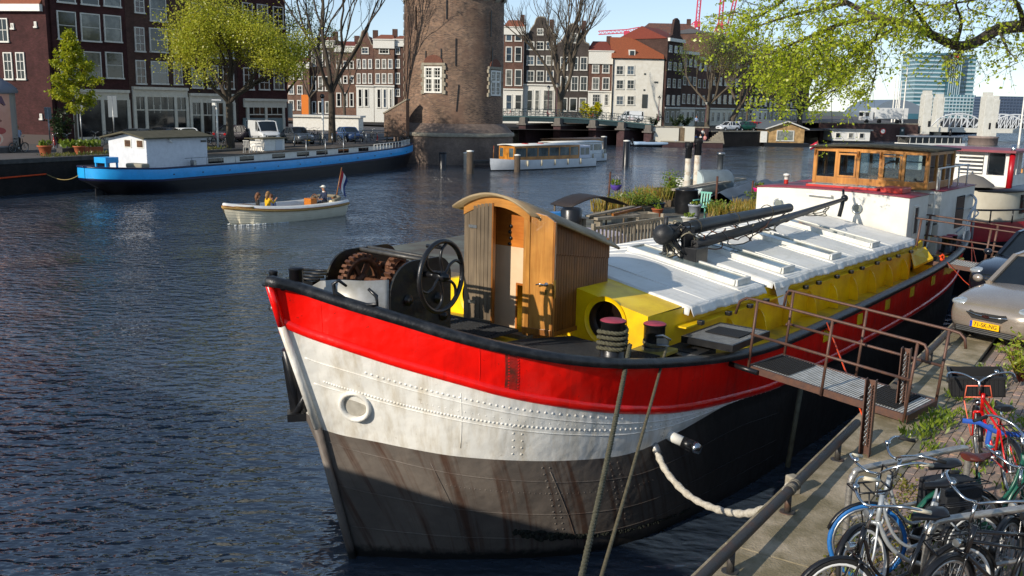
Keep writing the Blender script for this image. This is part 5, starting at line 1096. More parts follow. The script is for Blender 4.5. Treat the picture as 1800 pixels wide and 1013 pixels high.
m_navyc = mat('navy cloth', '#1b2740', .85, bmp=.2, bs=60); m_jean = mat('denim', '#39465c', .85, c2='#2e394c', vs=15); m_yelc = mat('yellow wool', '#dfae06', .8, c2='#c99a04', vs=14); m_darkc = mat('dark cloth', '#20201f', .85, c2='#2a2928', vs=12)
m_hairb = mat('brown hair', '#54331c', .6, c2='#7a4d28', vs=14, stretch=(3,3,.4)); m_hairg = mat('grey hair', '#a7a19a', .6); m_hairbl = mat('dark blond hair', '#7a5630', .6, c2='#94703f', vs=14, stretch=(3,3,.4)); m_khaki = mat('khaki cloth', '#7b735f', .85)
# ================================================================ OPEN SLOOP
SB, SS = V(-13.62,44.75,0), V(-9.05,50.75,0); sdv = (SB-SS).normalized(); SL = 7.3; rzs = math.atan2(sdv.y,sdv.x); SO = (SB+SS)/2+V(-.45,.45,0)
sloop = thing('sloop', 'cream open motor sloop under way with rope fender and flag', 'boat', SO, rzs)
m_crm = mat('cream hull', '#ddd5bd', .35, c2='#cfc6ac', vs=2); m_seat = mat('tan deck', '#8a6a42', .6, c2='#735636', vs=5)
stn = [(-3.55,.92,.85,.62),(-3.0,1.08,.82,.8),(-2,1.18,.78,.95),(-.8,1.22,.77,1.02),(.6,1.18,.8,.98),(1.8,.98,.87,.75),(2.7,.66,.96,.42),(3.3,.32,1.03,.14),(3.72,.03,1.1,.0)]
hl = MB(); nst = 7
def sl_pt(x,hb,zr,hw,f,s_):                        # f 0 rail .. 1 waterline, slight steps for the lapped planks
    xx = x-(.45 if x > 3.2 else .2 if x > 2.5 else 0)*f*f; y = hb+(hw-hb)*f**1.6; return V(xx, s_*y, zr*(1-f)-.05*f)
prof = []
for k in range(nst): prof += [(k/nst,0.0),((k+1)/nst-.002,.022)]
for s_ in (1,-1):
    rows = []
    for x,hb,zr,hw in [tuple(Vector(p)) for p in catmull([V(a,b_,c_).to_4d()*0+Vector((a,b_,c_,d_)) for a,b_,c_,d_ in stn],3)]:
        rows.append([sl_pt(x,hb,zr-.14,hw,f,s_)+V(0,s_*e_,0) for f,e_ in prof])
    hl.grid(rows, smooth=False)
tr = [sl_pt(-3.55,.92,.71,.62,f,s_) for s_,fs in ((1,[0,.25,.5,.75,1]),(-1,[1,.75,.5,.25,0])) for f in fs]; hl.add(tr,[tuple(range(10))]); hl.build('hull', m_crm, sloop)
def ringpath(dz, out=0.0): 
    P = [tuple(p) for p in catmull([Vector((a,b_,c_,d_)) for a,b_,c_,d_ in stn],3)]; return [V(x,hb+out,zr+dz) for x,hb,zr,hw in P]+[V(x,-hb-out,zr+dz) for x,hb,zr,hw in P[::-1]]
o = MB(); rp_ = ringpath(0); o.grid([[p+V(0,(.06 if p.y>0 else -.06),-.14), p, V(p.x*.985-.05,p.y*.8,p.z+.01), V(p.x*.985-.05,p.y*.78,p.z-.45)] for p in rp_]); o.build('gunwale', m_white, sloop)
MB().tube(ringpath(-.14,.05),.035,6).build('wood_strip', m_teak, sloop)
MB().tube(ringpath(-.2,.05),.055,8).build('rope_fender', mat('hemp fender', '#b08d4f', .9, c2='#8f7140', vs=30, bmp=.6, bs=50), sloop)
MB().tube([V(2.5,.72,.8),V(3.2,.36,.85),V(3.68,0,.88),V(3.2,-.36,.85),V(2.5,-.72,.8)],.11,10).build('bow_fender', MT['hemp fender'], sloop)
o = MB(); o.prism([V(-3.3,-.85,.3),V(-3.3,.85,.3),V(1.8,.8,.3),V(2.8,0,.3),V(1.8,-.8,.3)],V(0,0,.03)); o.build('floor', m_seat, sloop)
MB().box(.9,1.35,-.9,.9,.3,.55).build('bench', m_seat, sloop); MB().box(-3.2,-2.7,-.8,.8,.3,.6).build('bench', m_seat, sloop); MB().prism([V(2.0,-.7,.85),V(2.0,.7,.85),V(3.3,.1,.95),V(3.3,-.1,.95)],V(0,0,.05)).build('fore_deck', m_seat, sloop)
MB().box(-1.75,-1.35,-.1,.45,.3,1.0).build('console', mat('orange varnish', '#c4731f', .35, c2='#a85f18', vs=6), sloop, bevel=.02)
o = MB(); cw = V(-1.85,.15,.95); o.tube([cw+V(-.1*math.sin(a)*.3,.24*math.cos(a),.24*math.sin(a)) for a in [2*math.pi*k/16 for k in range(16)]],.02,5,closed=True); [o.tube([cw,cw+V(0,.24*math.cos(a),.24*math.sin(a))],.012,4) for a in (0,1.26,2.5,3.8,5)]; o.build('steering_wheel', m_teak, sloop)
MB().tube(catmull([V(-2.5,.86,.85),V(-3.0,.82,.95),V(-3.25,.4,.98),V(-3.3,0,.98),V(-3.25,-.4,.98),V(-3.0,-.82,.95),V(-2.5,-.86,.85)],4),.09,8).build('backrest', m_khaki, sloop)
fl_ = bpy.data.objects.new('flag', None); col.objects.link(fl_); fl_.parent = sloop
MB().tube([V(-3.5,0,.85),V(-3.95,0,2.5)],.03,6).build('flag_staff', m_teak, fl_); MB().cbox(V(-3.4,0,.95),(.3,.2,.2)).build('staff_block', m_teak, fl_)
o = MB(); o.mat(0); pts = []
for bi in range(3):
    o.mat(bi); rows = []
    for k in range(9):
        f = k/8; hang = lambda g: V(-3.93+.18*f-.38*g,.07*math.sin(6*f+2*g)*(g+.2),2.4-.62*g-.95*f); rows.append([hang(bi/3),hang((bi+1)/3)])
    o.grid(rows)
o.build('cloth', [mat('flag red','#b3202a',.7),mat('flag white','#e6e4e0',.7),mat('flag blue','#1f3470',.7)], fl_)
Ms = Matrix.Translation(SO) @ Matrix.Rotation(rzs,4,'Z')
def on(x,y,z): return Ms @ V(x,y,z)
person('helmsman in white cap and navy sweater steering the cream sloop', on(-2.55,.15,.6), rzs, 'sit', m_navyc, m_khaki, m_hairg, cap=mat('white cap','#e6e2d2',.7), arm={'l':((.1,.26,-.2),(.35,.12,-.22)),'r':((.1,-.26,-.2),(.35,-.05,-.22))}, collar=m_white)
person('long-haired passenger in dark clothes at the bow of the cream sloop', on(1.9,.25,.5), rzs+2.6, 'sit', m_darkc, m_darkc, m_hairb, .25)
person('passenger in yellow sweater with raised hand in the cream sloop', on(1.15,.1,.5), rzs+math.pi, 'sit', m_yelc, m_jean, m_hairbl, .2, arm={'l':((.12,.22,-.12),(.3,.1,.05)),'r':((.14,-.24,-.1),(.38,-.2,.12))})
person('passenger in blue jacket seen from behind, leaning low in the cream sloop', on(.55,-.35,.3), rzs+.5, 'sit', mat('blue jacket','#2d4166',.8), m_jean, m_hairb)
fo = MB(); random.seed(8)
for k in range(150):
    if k < 150: f = random.random(); x_ = 3.25-2.6*f; y_ = (.2+.75*f**.6+abs(random.gauss(0,.05)))*(-1 if k % 2 else 1); s_ = rnd(.02,.06)
    else: x_ = -3.6-abs(random.gauss(0,1.6)); y_ = random.gauss(0,.25)+(.18*(-3.6-x_))*(-1 if k % 2 else 1); s_ = rnd(.02,.05)
    fo.ball(V(x_,y_,.005),s_,3,(1.6,1,.35))
fo.build('bow_foam', mat('foam','#dfe4e6',.6), sloop, kind='stuff')
# ================================================================ BLUE AND BLACK BARGE
BA = V(-24.5,55.33,0); be = Vector((.421,.907)); rzb = math.atan2(be.y,be.x)
bb = thing('houseboat_barge', 'long black and sky-blue barge with white cabin moored on the far left', 'barge', BA, rzb)
def bz(x): return 1.8-.2*min(1,max(0,(x-1)/4)) if x < 16 else 1.6+.5*((x-16)/22)**1.6
st_ = [(1.0,.02),(1.25,.85),(1.8,1.45),(2.8,1.9),(4.5,2.15),(8,2.2),(20,2.2),(30,2.15),(34.5,1.85),(37,1.2),(38.6,.5),(39.2,.02)]
wl_ = [(2.6,.02),(2.75,.3),(3.3,.8),(4.4,1.5),(6,2.0),(8.5,2.18),(20,2.2),(30,2.1),(34,1.6),(36.3,.9),(37.7,.35),(38.2,.02)]
up, lo_ = catmull([V(a,c_,0) for a,c_ in st_],4), catmull([V(a,c_,0) for a,c_ in wl_],4)
hb_ = MB()
for s_ in (1,-1):
    rows = []
    for pu,pw in zip(up,lo_):
        z = bz(pu.x); cy = 2.2; row = [V(pu.x,cy+s_*pu.y*1.0,z),V(pu.x,cy+s_*pu.y*1.02,z-.35),V(pu.x,cy+s_*pu.y,z-.68),V(pu.x*.97+pw.x*.03,cy+s_*(pu.y*.98+pw.y*.01),z-.82)]
        for f in (.25,.5,.75,1): p_ = pu.lerp(pw,f**.8); row.append(V(p_.x,cy+s_*p_.y,(z-.82)*(1-f)))
        row.append(V(pw.x,cy+s_*pw.y,-.8)); rows.append(row)
    hb_.mat(0).grid([r[:3] for r in rows]); hb_.mat(1).grid([r[2:4] for r in rows]); hb_.mat(2).grid([r[3:] for r in rows])
m_sky_b = mat('sky blue band', '#2ba6ea', .3, c2='#2497d8', vs=2); m_nvy = mat('navy stripe', '#10143c', .35); m_tar = mat('black tar hull', '#090a10', .5, c2='#10121a', vs=1.5, bmp=.15, bs=6, spec=.3)
bh = hb_.build('hull', [m_sky_b, m_nvy, m_tar], bb, fix=True)
o = MB(); o.tube([V(p.x,2.2+p.y,bz(p.x)) for p in up]+[V(p.x,2.2-p.y,bz(p.x)) for p in up[::-1]],.06,6); o.build('gunwale', m_nvy, bh)
for k in range(12): MB().cbox(V(6+k*2.6,-.03,bz(6+k*2.6)-.42),(.12,.05,.07)).build('scupper', m_black, bh)
o = MB(); o.grid([[V(p.x,2.2-p.y*.98,bz(p.x)-.08),V(p.x,2.2+p.y*.98,bz(p.x)-.08)] for p in up]); o.build('deck', mat('grey barge deck', '#6d655c', .8, c2='#574f47', vs=2), bb)
o = MB(); o.box(2.3,2.5,2.1,2.3,-.5,1.5); o.bar(V(2.3,2.2,.0),V(1.7,2.2,.0),.08,.9); o.build('rudder', m_tar, bb)
# white lapped cabin
cb = bpy.data.objects.new('white_cabin', None); col.objects.link(cb); cb.parent = bb
m_lap = mat('white lap boards', '#d6d8dc', .5, c2='#c6c8cc', vs=3)
for k in range(17):
    z0 = 1.5+k*.118
    o = MB(); o.prism([V(4.45,.62,z0),V(9.8,.62,z0),V(9.8,.65,z0+.117),V(4.45,.65,z0+.117)],V(0,.02,0)); o.build('lap_board', m_lap, cb)
o = MB(); o.add([V(4.45,.64,1.5),V(4.45,3.9,1.5),V(4.45,3.9,3.4),V(4.45,2.2,3.75),V(4.45,.64,3.5)],[(0,1,2,3,4)]); o.add([V(9.8,.64,1.5),V(9.8,3.9,1.5),V(9.8,3.9,3.4),V(9.8,2.2,3.75),V(9.8,.64,3.5)],[(0,1,2,3,4)]); o.add([V(4.45,3.9,1.5),V(9.8,3.9,1.5),V(9.8,3.9,3.4),V(4.45,3.9,3.4)],[(0,1,2,3)]); o.build('end_walls', m_lap, cb)
o = MB(); o.prism([V(4.0,.35,3.44),V(4.0,2.2,3.8),V(4.0,4.2,3.42),V(4.0,4.2,3.5),V(4.0,2.2,3.9),V(4.0,.35,3.53)],V(6.2,0,0)); o.build('roof', mat('tarred roof', '#58523f', .85, c2='#47432f', vs=2.5, bmp=.3), cb)
for y_ in (1.15,2.2):
    MB().box(4.42,4.45,y_-.32,y_+.32,2.85,3.4).build('window_frame', m_frame, cb); MB().box(4.405,4.425,y_-.24,y_+.24,2.92,3.33).build('window_pane', mat('warm window','#6b4a32',.15,c2='#30231b',vs=4,spec=.8), cb)
MB().tube([V(6.3,.55,3.42),V(6.3,.5,3.3),V(6.5,.5,3.15)],.05,6).build('drain_spout', m_white, cb)
MB().box(9.2,9.7,.58,.62,3.12,3.25).build('name_board', m_black, cb)
# low cabin, roof deck, small hut, railings
o = MB(); o.prism([V(9.85,.95,1.5),V(9.85,.95,2.02),V(34,1.1,2.2),V(34,1.1,1.7)][::-1],V(0,2.6,0)); o.build('low_cabin', m_white, bb)
o = MB(); o.prism([V(9.85,.85,2.03),V(9.85,.85,2.1),V(34.2,1.0,2.28),V(34.2,1.0,2.21)][::-1],V(0,2.8,0)); o.build('roof_deck', mat('brown roof deck', '#5e5347', .85, c2='#4b4238', vs=1.5), bb)
for k,x_ in enumerate((10.2,13.4,17,20,22.5,25.5,28.5)): MB().box(x_,x_+1.5,.93+.006*(x_-9.85),.955+.006*(x_-9.85),1.62+.008*(x_-9.85),1.95+.007*(x_-9.85)).build('cabin_window', m_dglass, bb)
hut = bpy.data.objects.new('deck_hut', None); col.objects.link(hut); hut.parent = bb
MB().box(17.6,20.0,2.2,3.6,2.1,3.05).build('wall', m_white, hut); MB().box(17.2,20.3,2.0,3.8,3.05,3.12).build('roof', MT['tarred roof'], hut)
MB().box(18.9,19.7,2.17,2.2,2.12,2.95).build('door', mat('pale hut door', '#c2c6c8', .5), hut)
for x_ in (20.5,23,25.5): MB().cyl(V(x_,.5,1.55),V(x_,.5,3.0),.03).build('rail_post', m_alu, bb)
o = MB(); o.tube([V(7.2,.15,2.15),V(13,.15,2.15)],.015,5); [o.tube([V(x_,.15,1.55),V(x_,.15,2.15)],.015,5) for x_ in (7.8,9.2,10.6,12)]; o.build('guard_rail', m_steel, bb)
for k in range(16): MB().cbox(V(30+k*.5,.45+(.0 if k<9 else (k-9)*.16),bz(30+k*.5)+.25),(.06,.04,.5)).build('bow_stanchion', m_white, bb)
MB().tube([V(30,.45,bz(30)+.5),V(34,.45,bz(34)+.5),V(37.5,1.5,bz(37)+.5)],.025,5).build('bow_rail', m_white, bb)
bx = bpy.data.objects.new('blue_locker', None); col.objects.link(bx); bx.parent = bb
MB().box(2.0,3.0,1.5,2.5,2.0,2.35).build('box', m_sky_b, bx, bevel=.02)
for dx,dy in ((2.08,1.58),(2.92,1.58),(2.08,2.42),(2.92,2.42)): MB().box(dx-.05,dx+.05,dy-.05,dy+.05,1.7,2.0).build('leg', m_sky_b, bx)
MB().cbox(V(4.1,1.1,1.78),(.7,1.4,.3)).build('tarped_bundle', mat('grey tarp', '#8d8878', .8, bmp=.5, bs=5), bb, bevel=.1)
MB().cbox(V(8.1,.3,1.78),(.3,.3,.4)).build('bucket', m_steel, bb, bevel=.05)
# plastic chairs on the roof deck
def chair(label, loc, rz, m_, group):
    t = thing('garden_chair', label, 'chair', loc, rz, group); MB().box(-.22,.22,-.22,.22,.4,.44).build('seat', m_, t, bevel=.02)
    for k in range(4): MB().bar(V(-.22,-.16+k*.105,.44),V(-.3,-.16+k*.105,.92),.05,.03).build('back_slat', m_, t)
    MB().bar(V(-.3,-.22,.9),V(-.3,.22,.9),.05,.06).build('top_rail', m_, t)
    for x_,y_ in ((-.2,-.2),(-.2,.2),(.2,-.2),(.2,.2)): MB().bar(V(x_,y_,.42),V(x_*1.15,y_*1.15,0),.04,.04).build('leg', m_, t)
    for y_ in (-.25,.25): MB().bar(V(-.25,y_,.64),V(.2,y_,.64),.06,.03).build('armrest', m_, t)
    return t
Mb = Matrix.Translation(BA) @ Matrix.Rotation(rzb,4,'Z')
m_plc = mat('grey plastic chair', '#b9b6ae', .5)
for i,(x_,y_,r_) in enumerate(((15.2,1.8,.4),(16.3,1.7,2.6),(16.9,2.4,3.4))): chair(('leftmost pale chair','middle pale chair','pale chair nearest the hut')[i]+' on the roof deck of the blue barge', Mb @ V(x_,y_,2.13), rzb+r_, m_plc, 'chairs on the blue barge')
mo = MB(); p0 = Mb @ V(1.2,2.0,1.8); p1 = lq(3.2,-.02,1.15); mo.tube([p0.lerp(p1,k/12)-p0+V(0,0,-.55*math.sin(math.pi*k/12)) for k in range(13)],.025,6); ob = mo.build('mooring_line', mat('hemp line', '#8d7a4a', .9)); ob.location = p0; tag(ob,'thin hemp mooring line from the blue barge to the quay wall','rope')
mo = MB(); p2 = lq(-14,-.02,.95); mo.tube([V(0,0,0),(p2-p1)*.5+V(0,0,-.1),p2-p1],.05,6); ob = mo.build('mooring_strap', m_or); ob.location = p1; tag(ob,'orange strap along the quay wall at the left edge','strap')
# ================================================================ SALON BOATS BY THE TOWER
def salon(label, p0, d, L_, name='salon_boat', wood_cab=True, n=6, cab=(2.1,11.3), white_aft=True, z1=2.25, roofc=None):
    t = thing(name, label, 'boat', p0, math.atan2(d[1],d[0]), 'saloon boats moored by the tower'); hw = 1.35
    s1 = catmull([V(-.1,.03,1.15),V(.8,.55,1.1),V(2.2,1.05,1.02),V(4.5,1.35,.97),(V(L_*.7,1.35,.93)),V(L_-.6,1.2,.86),V(L_,1.0,.84)],4); s0 = catmull([V(0.05,.02,0),V(1,.35,0),V(2.5,.85,0),V(4.8,1.2,0),V(L_*.7,1.25,0),V(L_-.4,1.1,0),V(L_-.1,.9,0)],4)
    o = MB()
    for s_ in (1,-1): o.mat(0).grid([[V(a.x,s_*a.y,a.z),V(a.x,s_*(a.y*.9+c_.y*.1),a.z*.6),V(c_.x,s_*c_.y,.1)] for a,c_ in zip(s1,s0)]); o.mat(1).grid([[V(c_.x,s_*c_.y,.1),V(c_.x,s_*c_.y,-.5)] for c_ in s0])
    o.mat(0).add([V(L_,1.0,.84),V(L_,-1.0,.84),V(L_-.1,-.9,.1),V(L_-.1,.9,.1)],[(0,1,2,3)]); o.build('hull', [mat('white boat hull','#d3d6d8',.3,c2='#c3c7ca',vs=2), m_tar], t)
    MB().grid([[V(a.x,a.y*.98,a.z-.03),V(a.x,-a.y*.98,a.z-.03)] for a in s1]).build('deck', mat('pale deck','#b9b4a5',.6), t)
    x0,x1 = cab; mw = wood('boat teak','#a5631c','#c98a35',.3,axis=2,coat=.4) if wood_cab else MT['white boat hull']
    MB().box(x0,x1,-1.0,1.0,.9,1.25).build('cabin_base', mw, t); MB().box(x0+.05,x1-.05,-.97,.97,1.25,z1-.1).build('cabin_interior', mat('dim cabin','#3a2f26',.7), t)
    rf_ = MB(); rf_.grid([[V(x_,y_,z1+.1*(1-(y_/1.1)**2)) for y_ in (-1.12,-.6,0,.6,1.12)] for x_ in (x0-.15,(x0+x1)/2,x1+.15)]); r_ = rf_.build('roof', roofc or mat('white cabin roof','#d4d3cd',.45), t); r_.modifiers.new('t','SOLIDIFY').thickness=.08
    w_ = (x1-x0)/n
    for s_ in (-1,1):
        MB().box(x0,x1,s_*1.0-.02,s_*1.0+.02,z1-.2,z1-.03).build('cornice', mw, t)
        for k in range(n):
            a0 = x0+k*w_; MB().box(a0,a0+.16,s_*1.0-.025,s_*1.0+.025,1.2,z1-.15).build('window_post', mw, t); MB().box(a0+.16,a0+w_,s_*.99-.008,s_*.99+.008,1.25,z1-.2).build('pane', mat('cabin pane','#26302f',.05,c2='#5f6d70',vs=.9,spec=.9), t)
        MB().box(x1-.14,x1,s_*1.0-.025,s_*1.0+.025,1.2,z1-.15).build('window_post', mw, t)
    for k in range(3): MB().box(x0-.03,x0+.02,-.95+k*.66,-.85+k*.66,.95,z1-.05).build('front_post', mw, t); 
    MB().box(x0-.03,x0+.02,.9,1.0,.95,z1-.05).build('front_post', mw, t); MB().box(x0-.035,x0+.02,-1.0,1.0,z1-.22,z1-.03).build('front_header', mw, t)
    MB().box(x0-.02,x0+.0,-.3,.36,.95,z1-.22).build('front_door', mw, t); MB().box(x0-.02,x0,-.85,-.3,1.25,z1-.22).build('front_pane', MT['cabin pane'], t); MB().box(x0-.02,x0,.4,.9,1.25,z1-.22).build('front_pane', MT['cabin pane'], t)
    for k in range(5): MB().tube([V(3.5+k*1.9,-1.36,.92),V(3.5+k*1.9,-1.4,.4)],.09,8).build('fender', mat('pale fender','#b7ad94',.7), t)
    return t
sd_ = (.693,.72)
t = salon('white saloon boat with varnished wooden cabin and red lifebuoys in front of the tower', V(-2.18,86.06,0), sd_, 14.0)
for k in (4.2,6.3): MB().lathe([(.22,0),(.3,.05),(.38,0),(.3,-.05),(.22,0)],20,Matrix.Translation(V(k,-.3,2.4))).build('lifebuoy', mat('lifebuoy red','#c23024',.5), t)
MB().box(11.35,13.0,-1.0,1.0,.9,2.15).build('aft_cabin', mat('pale lilac cabin','#c6c8d2',.4), t, bevel=.05)
for k in range(2): MB().box(11.5+k*.72,12.1+k*.72,-1.02,-.99,1.25,1.95).build('aft_pane', MT['cabin pane'], t)
MB().tube([V(.35,0,1.1),V(.4,0,2.3)],.03,6).build('bow_staff', m_teak, t); MB().box(.36,.42,-.01,.01,1.85,2.25).build('pennant', MT['lifebuoy red'], t)
# boats moored under the bridge beyond
salon('low white saloon boat with rounded stern windows moored behind the first', V(1.4,96.8,0), (.66,.75), 12.3, cab=(3,11.2), wood_cab=False, n=5, z1=2.1)
salon('long wooden-topped saloon boat tied up against the bridge', V(2.5,107,0), (.66,.75), 11.5, cab=(2,11), n=7, z1=2.1, roofc=wood('roof teak','#8a5a30','#a87242',.5,axis=0))
def rib(label, loc, rz, L_, m_, name='dinghy'):
    t = thing(name, label, 'boat', loc, rz, 'small open boats'); o = MB(); P = [V(-L_/2,.8,.5),V(0,.85,.5),V(L_*.35,.55,.6),V(L_/2,0,.75),V(L_*.35,-.55,.6),V(0,-.85,.5),V(-L_/2,-.8,.5)]
    MB().tube(catmull(P,5),.24,10).build('tube', m_, t); o.prism([V(-L_/2,-.7,.05),V(-L_/2,.7,.05),V(L_*.3,.5,.05),V(L_*.46,0,.1),V(L_*.3,-.5,.05)],V(0,0,.25)); o.build('hull', m_tar, t); MB().cbox(V(-.4,0,.7),(.8,.5,.7)).build('console', m_darkc, t, bevel=.05); MB().cbox(V(-L_/2-.1,0,.8),(.3,.35,.8)).build('outboard', m_black, t, bevel=.05); return t
rib('light blue inflatable boat below the bridge abutment', V(21.5,146,0), .2, 7, mat('pale blue tube','#93aac2',.5))
rib('red dinghy tied to the dark quay in the distance', V(37.2,156.5,0), .3, 6, mat('red dinghy','#8f2230',.5))
rb = atz(1100,1012,.72); rib('white dinghy whose rim just shows at the bottom edge', V(rb.x+.1,rb.y-1.6,0), .9, 2.6, mat('white dinghy rim','#d9dad8',.35))
# mooring posts
def post(label, px, py, top, r=.28, m_=None, capc=None):
    p = atz(px,py,0); z1 = aty(px,top,p.y).z; t = thing('mooring_post', label, 'post', p, 0, 'wooden mooring posts'); MB().lathe([(r,-1.5),(r,z1-.12),(r*.9,z1-.1)],12).build('pile', m_ or mat('old oak pile','#57493a',.85,c2='#3a3128',vs=4,stretch=(3,3,.5)), t); MB().lathe([(r*.9,z1-.1),(r*1.05,z1-.1),(r*1.05,z1),(0,z1+.05)],12).build('cap', capc or m_white, t)
post('pale topped oak mooring post left of the saloon boat',826,306,265,.3); post('oak mooring post in front of the saloon boat hull',909,303,272,.28); post('black mooring post with white cap out in the canal',1100,291,247,.34,m_black); post('pale concrete mooring post at the tower foot',821,295,268,.35,mat('pale concrete pile','#9a9488',.8)); post('dark mooring post against the tower foot',778,296,268,.35,m_black,m_black); post('paired dark mooring post with white cap under the bridge',1061,262,240,.4,m_black)
# ================================================================ GARDEN BARGE ALONGSIDE
GZ = 2.2
gb = thing('garden_barge', 'grey flat-decked barge with a garden on top moored behind the red barge', 'barge', BO, math.pi/2-BTH)
o = MB(); P = [(9.0,-3.5),(8.2,-4.6),(7.8,-6.5),(8.2,-8.3),(9.4,-9.6),(31,-10.6),(33,-7),(31,-3.6)]
o.mat(0).add([b(u,v,z) for z in (-.5,GZ-.25) for u,v in P],[(i,(i+1)%8,8+(i+1)%8,8+i) for i in range(8)]); o.build('hull', m_tar, gb)
MB().prism([b(u,v,GZ-.25) for u,v in P][::-1],V(0,0,.25)).build('deck', mat('grey green deck', '#6a6d62', .8, c2='#544c42', vs=.8, contrast=(.4,.62)), gb)
MB().prism([b(8.9,-3.7,GZ),b(9.0,-5.6,GZ),b(12.5,-5.6,GZ),b(12.5,-3.7,GZ)],V(0,0,.75)).build('forward_cabin', mat('pale lilac cabin top','#b9adb3',.6), gb, bevel=.25)
def at_g(px,py,z=GZ): return atz(px,py,z)
def hz(px,py,p): return aty(px,py,p.y).z
# fence of slats
fn = thing('slat_fence', 'weathered grey slat fence behind the first hatch tarpaulin', 'fence', W3(10.3,-3.35,2.25), math.pi/2-BTH)
m_fw = wood('silvered wood','#8d8474','#a59b88',.85,axis=2)
for k in range(19): MB().box(k*.16,k*.16+.06,-.012,.012,.08,1.02).build('slat', m_fw, fn)
for z in (.1,1.0): MB().box(-.04,3.1,-.03,.03,z-.03,z+.03).build('rail', m_fw, fn)
MB().box(-.08,0,-.04,.04,0,1.12).build('post', m_fw, fn); MB().box(3.06,3.14,-.04,.04,0,1.12).build('post', m_fw, fn)
# stove chimneys
for lab,px,r,top,capc in (('left chimney pipe of the pair, shorter with crumpled black cowl',1206,.13,250,.5),('right chimney pipe of the pair, taller with black crown',1222,.14,242,.55)):
    p = at_g(px,352); z1 = hz(px,top,p)-GZ; t = thing('chimney_pipe', lab, 'chimney', p, 0, 'pair of stove chimneys on the garden barge')
    MB().lathe([(r,0),(r,z1*.72)],14).build('pipe', mat('whitewashed rusty pipe','#cfc9bb',.7,c2='#9c7a56',vs=3,contrast=(.5,.75)), t)
    o = MB(); o.lathe([(r,z1*.72),(r*1.12,z1*.73),(r*1.05,z1*.9),(r*1.5,z1*.93),(r*1.25,z1*.97),(r*1.4,z1)],14)
    for k in range(6): o.ball(V(r*math.cos(k),r*math.sin(k),z1*(.78+.03*k)),r*.35,4)
    o.build('cowl', m_black, t)
p = at_g(1250,352); t = thing('oil_tank', 'grey cylindrical tank lying beside the chimneys', 'tank', p, .35)
MB().lathe([(0,-.75),(.52,-.75),(.55,-.7),(.55,.7),(.52,.75),(0,.75)],24,Matrix.Translation(V(0,0,.75)) @ Matrix.Rotation(math.pi/2,4,'Y')).build('drum', mat('grey tank','#7f8a8e',.5,.3,c2='#6a7478',vs=2), t); MB().lathe([(0,-.762),(.5,-.76)],24,Matrix.Translation(V(0,0,.75)) @ Matrix.Rotation(math.pi/2,4,'Y')).build('end_plate', mat('pale tank end','#b5c3c4',.45), t)
for x_ in (-.4,.4): MB().box(x_-.08,x_+.08,-.4,.4,0,.28).build('cradle', m_oldw, t)
MB().lathe([(.13,1.2),(.13,1.9),(.17,1.9),(.17,2.0),(0,2.02)],12,Matrix.Translation(V(.6,.4,0))).build('vent_pipe', m_steel, t)
p = at_g(1205,375); t = thing('water_butt','black plastic barrel in front of the chimneys','barrel',p); MB().lathe([(.38,0),(.46,.4),(.42,.85),(.44,.87),(.4,.9),(.1,.92),(0,.9)],20).build('barrel', m_black, t); MB().lathe([(.3,.9),(.3,.94),(0,.95)],16).build('lid', m_rubber, t)
p = at_g(1208,350); t = thing('stove_box','white box at the foot of the chimneys','box',p,.3); MB().box(-.45,.45,-.3,.3,0,.85).build('body', m_white, t, bevel=.03); MB().box(-.5,.5,-.35,.35,.85,.9).build('lid', m_cab, t)
chair('turquoise plastic garden chair among the plants', at_g(1233,384), -2.2, mat('turquoise plastic','#6fae9c',.45), 'chairs on the garden barge')
# planting
random.seed(31); m_dryg = leafmat('straw grass','#b08a3a','#8a8a3c',.4); m_grn = leafmat('garden green','#4d6b1c','#86932f',.4)
def planting(label, px, py, rad, hgt, n, m_, ls, flat=True, cat='plant'):
    p = at_g(px,py); t = thing('planter', label, cat, p, rnd(0,3), 'plants on the garden barge'); MB().box(-rad*.8,rad*.8,-rad*.5,rad*.5,0,.28).build('trough', m_oldw, t, bevel=.02)
    o = MB()
    for k in range(n):
        a = rnd(0,6.28); r_ = rad*math.sqrt(random.random()); p0 = V(r_*math.cos(a),r_*math.sin(a)*.7,.25); h_ = hgt*rnd(.4,1); tip = p0+V(rnd(-.3,.3)*h_,rnd(-.3,.3)*h_,h_)
        if flat: sd = V(rnd(-1,1),rnd(-1,1),0).normalized()*.012; mid = p0.lerp(tip,.6)+V(0,0,.05); o.add([p0-sd,p0+sd,mid+sd,tip,mid-sd],[(0,1,2,3,4)])
        else:
            for q in range(3): pp = p0.lerp(tip,rnd(.2,1)); d = V(rnd(-1,1),rnd(-1,1),rnd(-.3,1)).normalized(); s_ = d.orthogonal().normalized(); l = ls*rnd(.6,1.2); o.add([pp,pp+d*l*.5+s_*l*.25,pp+d*l,pp+d*l*.5-s_*l*.25],[(0,1,2,3)])
    o.build('foliage', m_, t)
planting('straw grass clump at the left of the garden',1072,385,.7,.6,300,m_dryg,.1); planting('green bush beside the left straw grass',1090,380,.5,.6,260,m_grn,.12,False)
planting('tall wild grass behind the flower pots',1115,372,.9,.65,300,m_dryg,.1); planting('green herbs in front of the wild grass',1128,375,.8,.7,260,m_grn,.1,False)
planting('pale dry grass by the burnt tub',1148,362,.8,.65,260,m_dryg,.1); planting('small conifer-like bush by the black barrel',1180,362,.35,1.2,420,m_grn,.1,False)
planting('golden grass in front of the tank',1285,392,.9,.5,420,m_dryg,.1); planting('golden green tuft beside the grey tarpaulin',1312,385,.7,.55,300,m_dryg,.1); planting('low green plants right of the turquoise chair',1262,390,.6,.5,220,m_grn,.1,False); planting('yellow green sprawling plant at the right of the garden',1325,375,.6,.6,240,m_grn,.1,False)
m_terra = mat('terracotta','#b0603a',.8,c2='#99502f',vs=6)
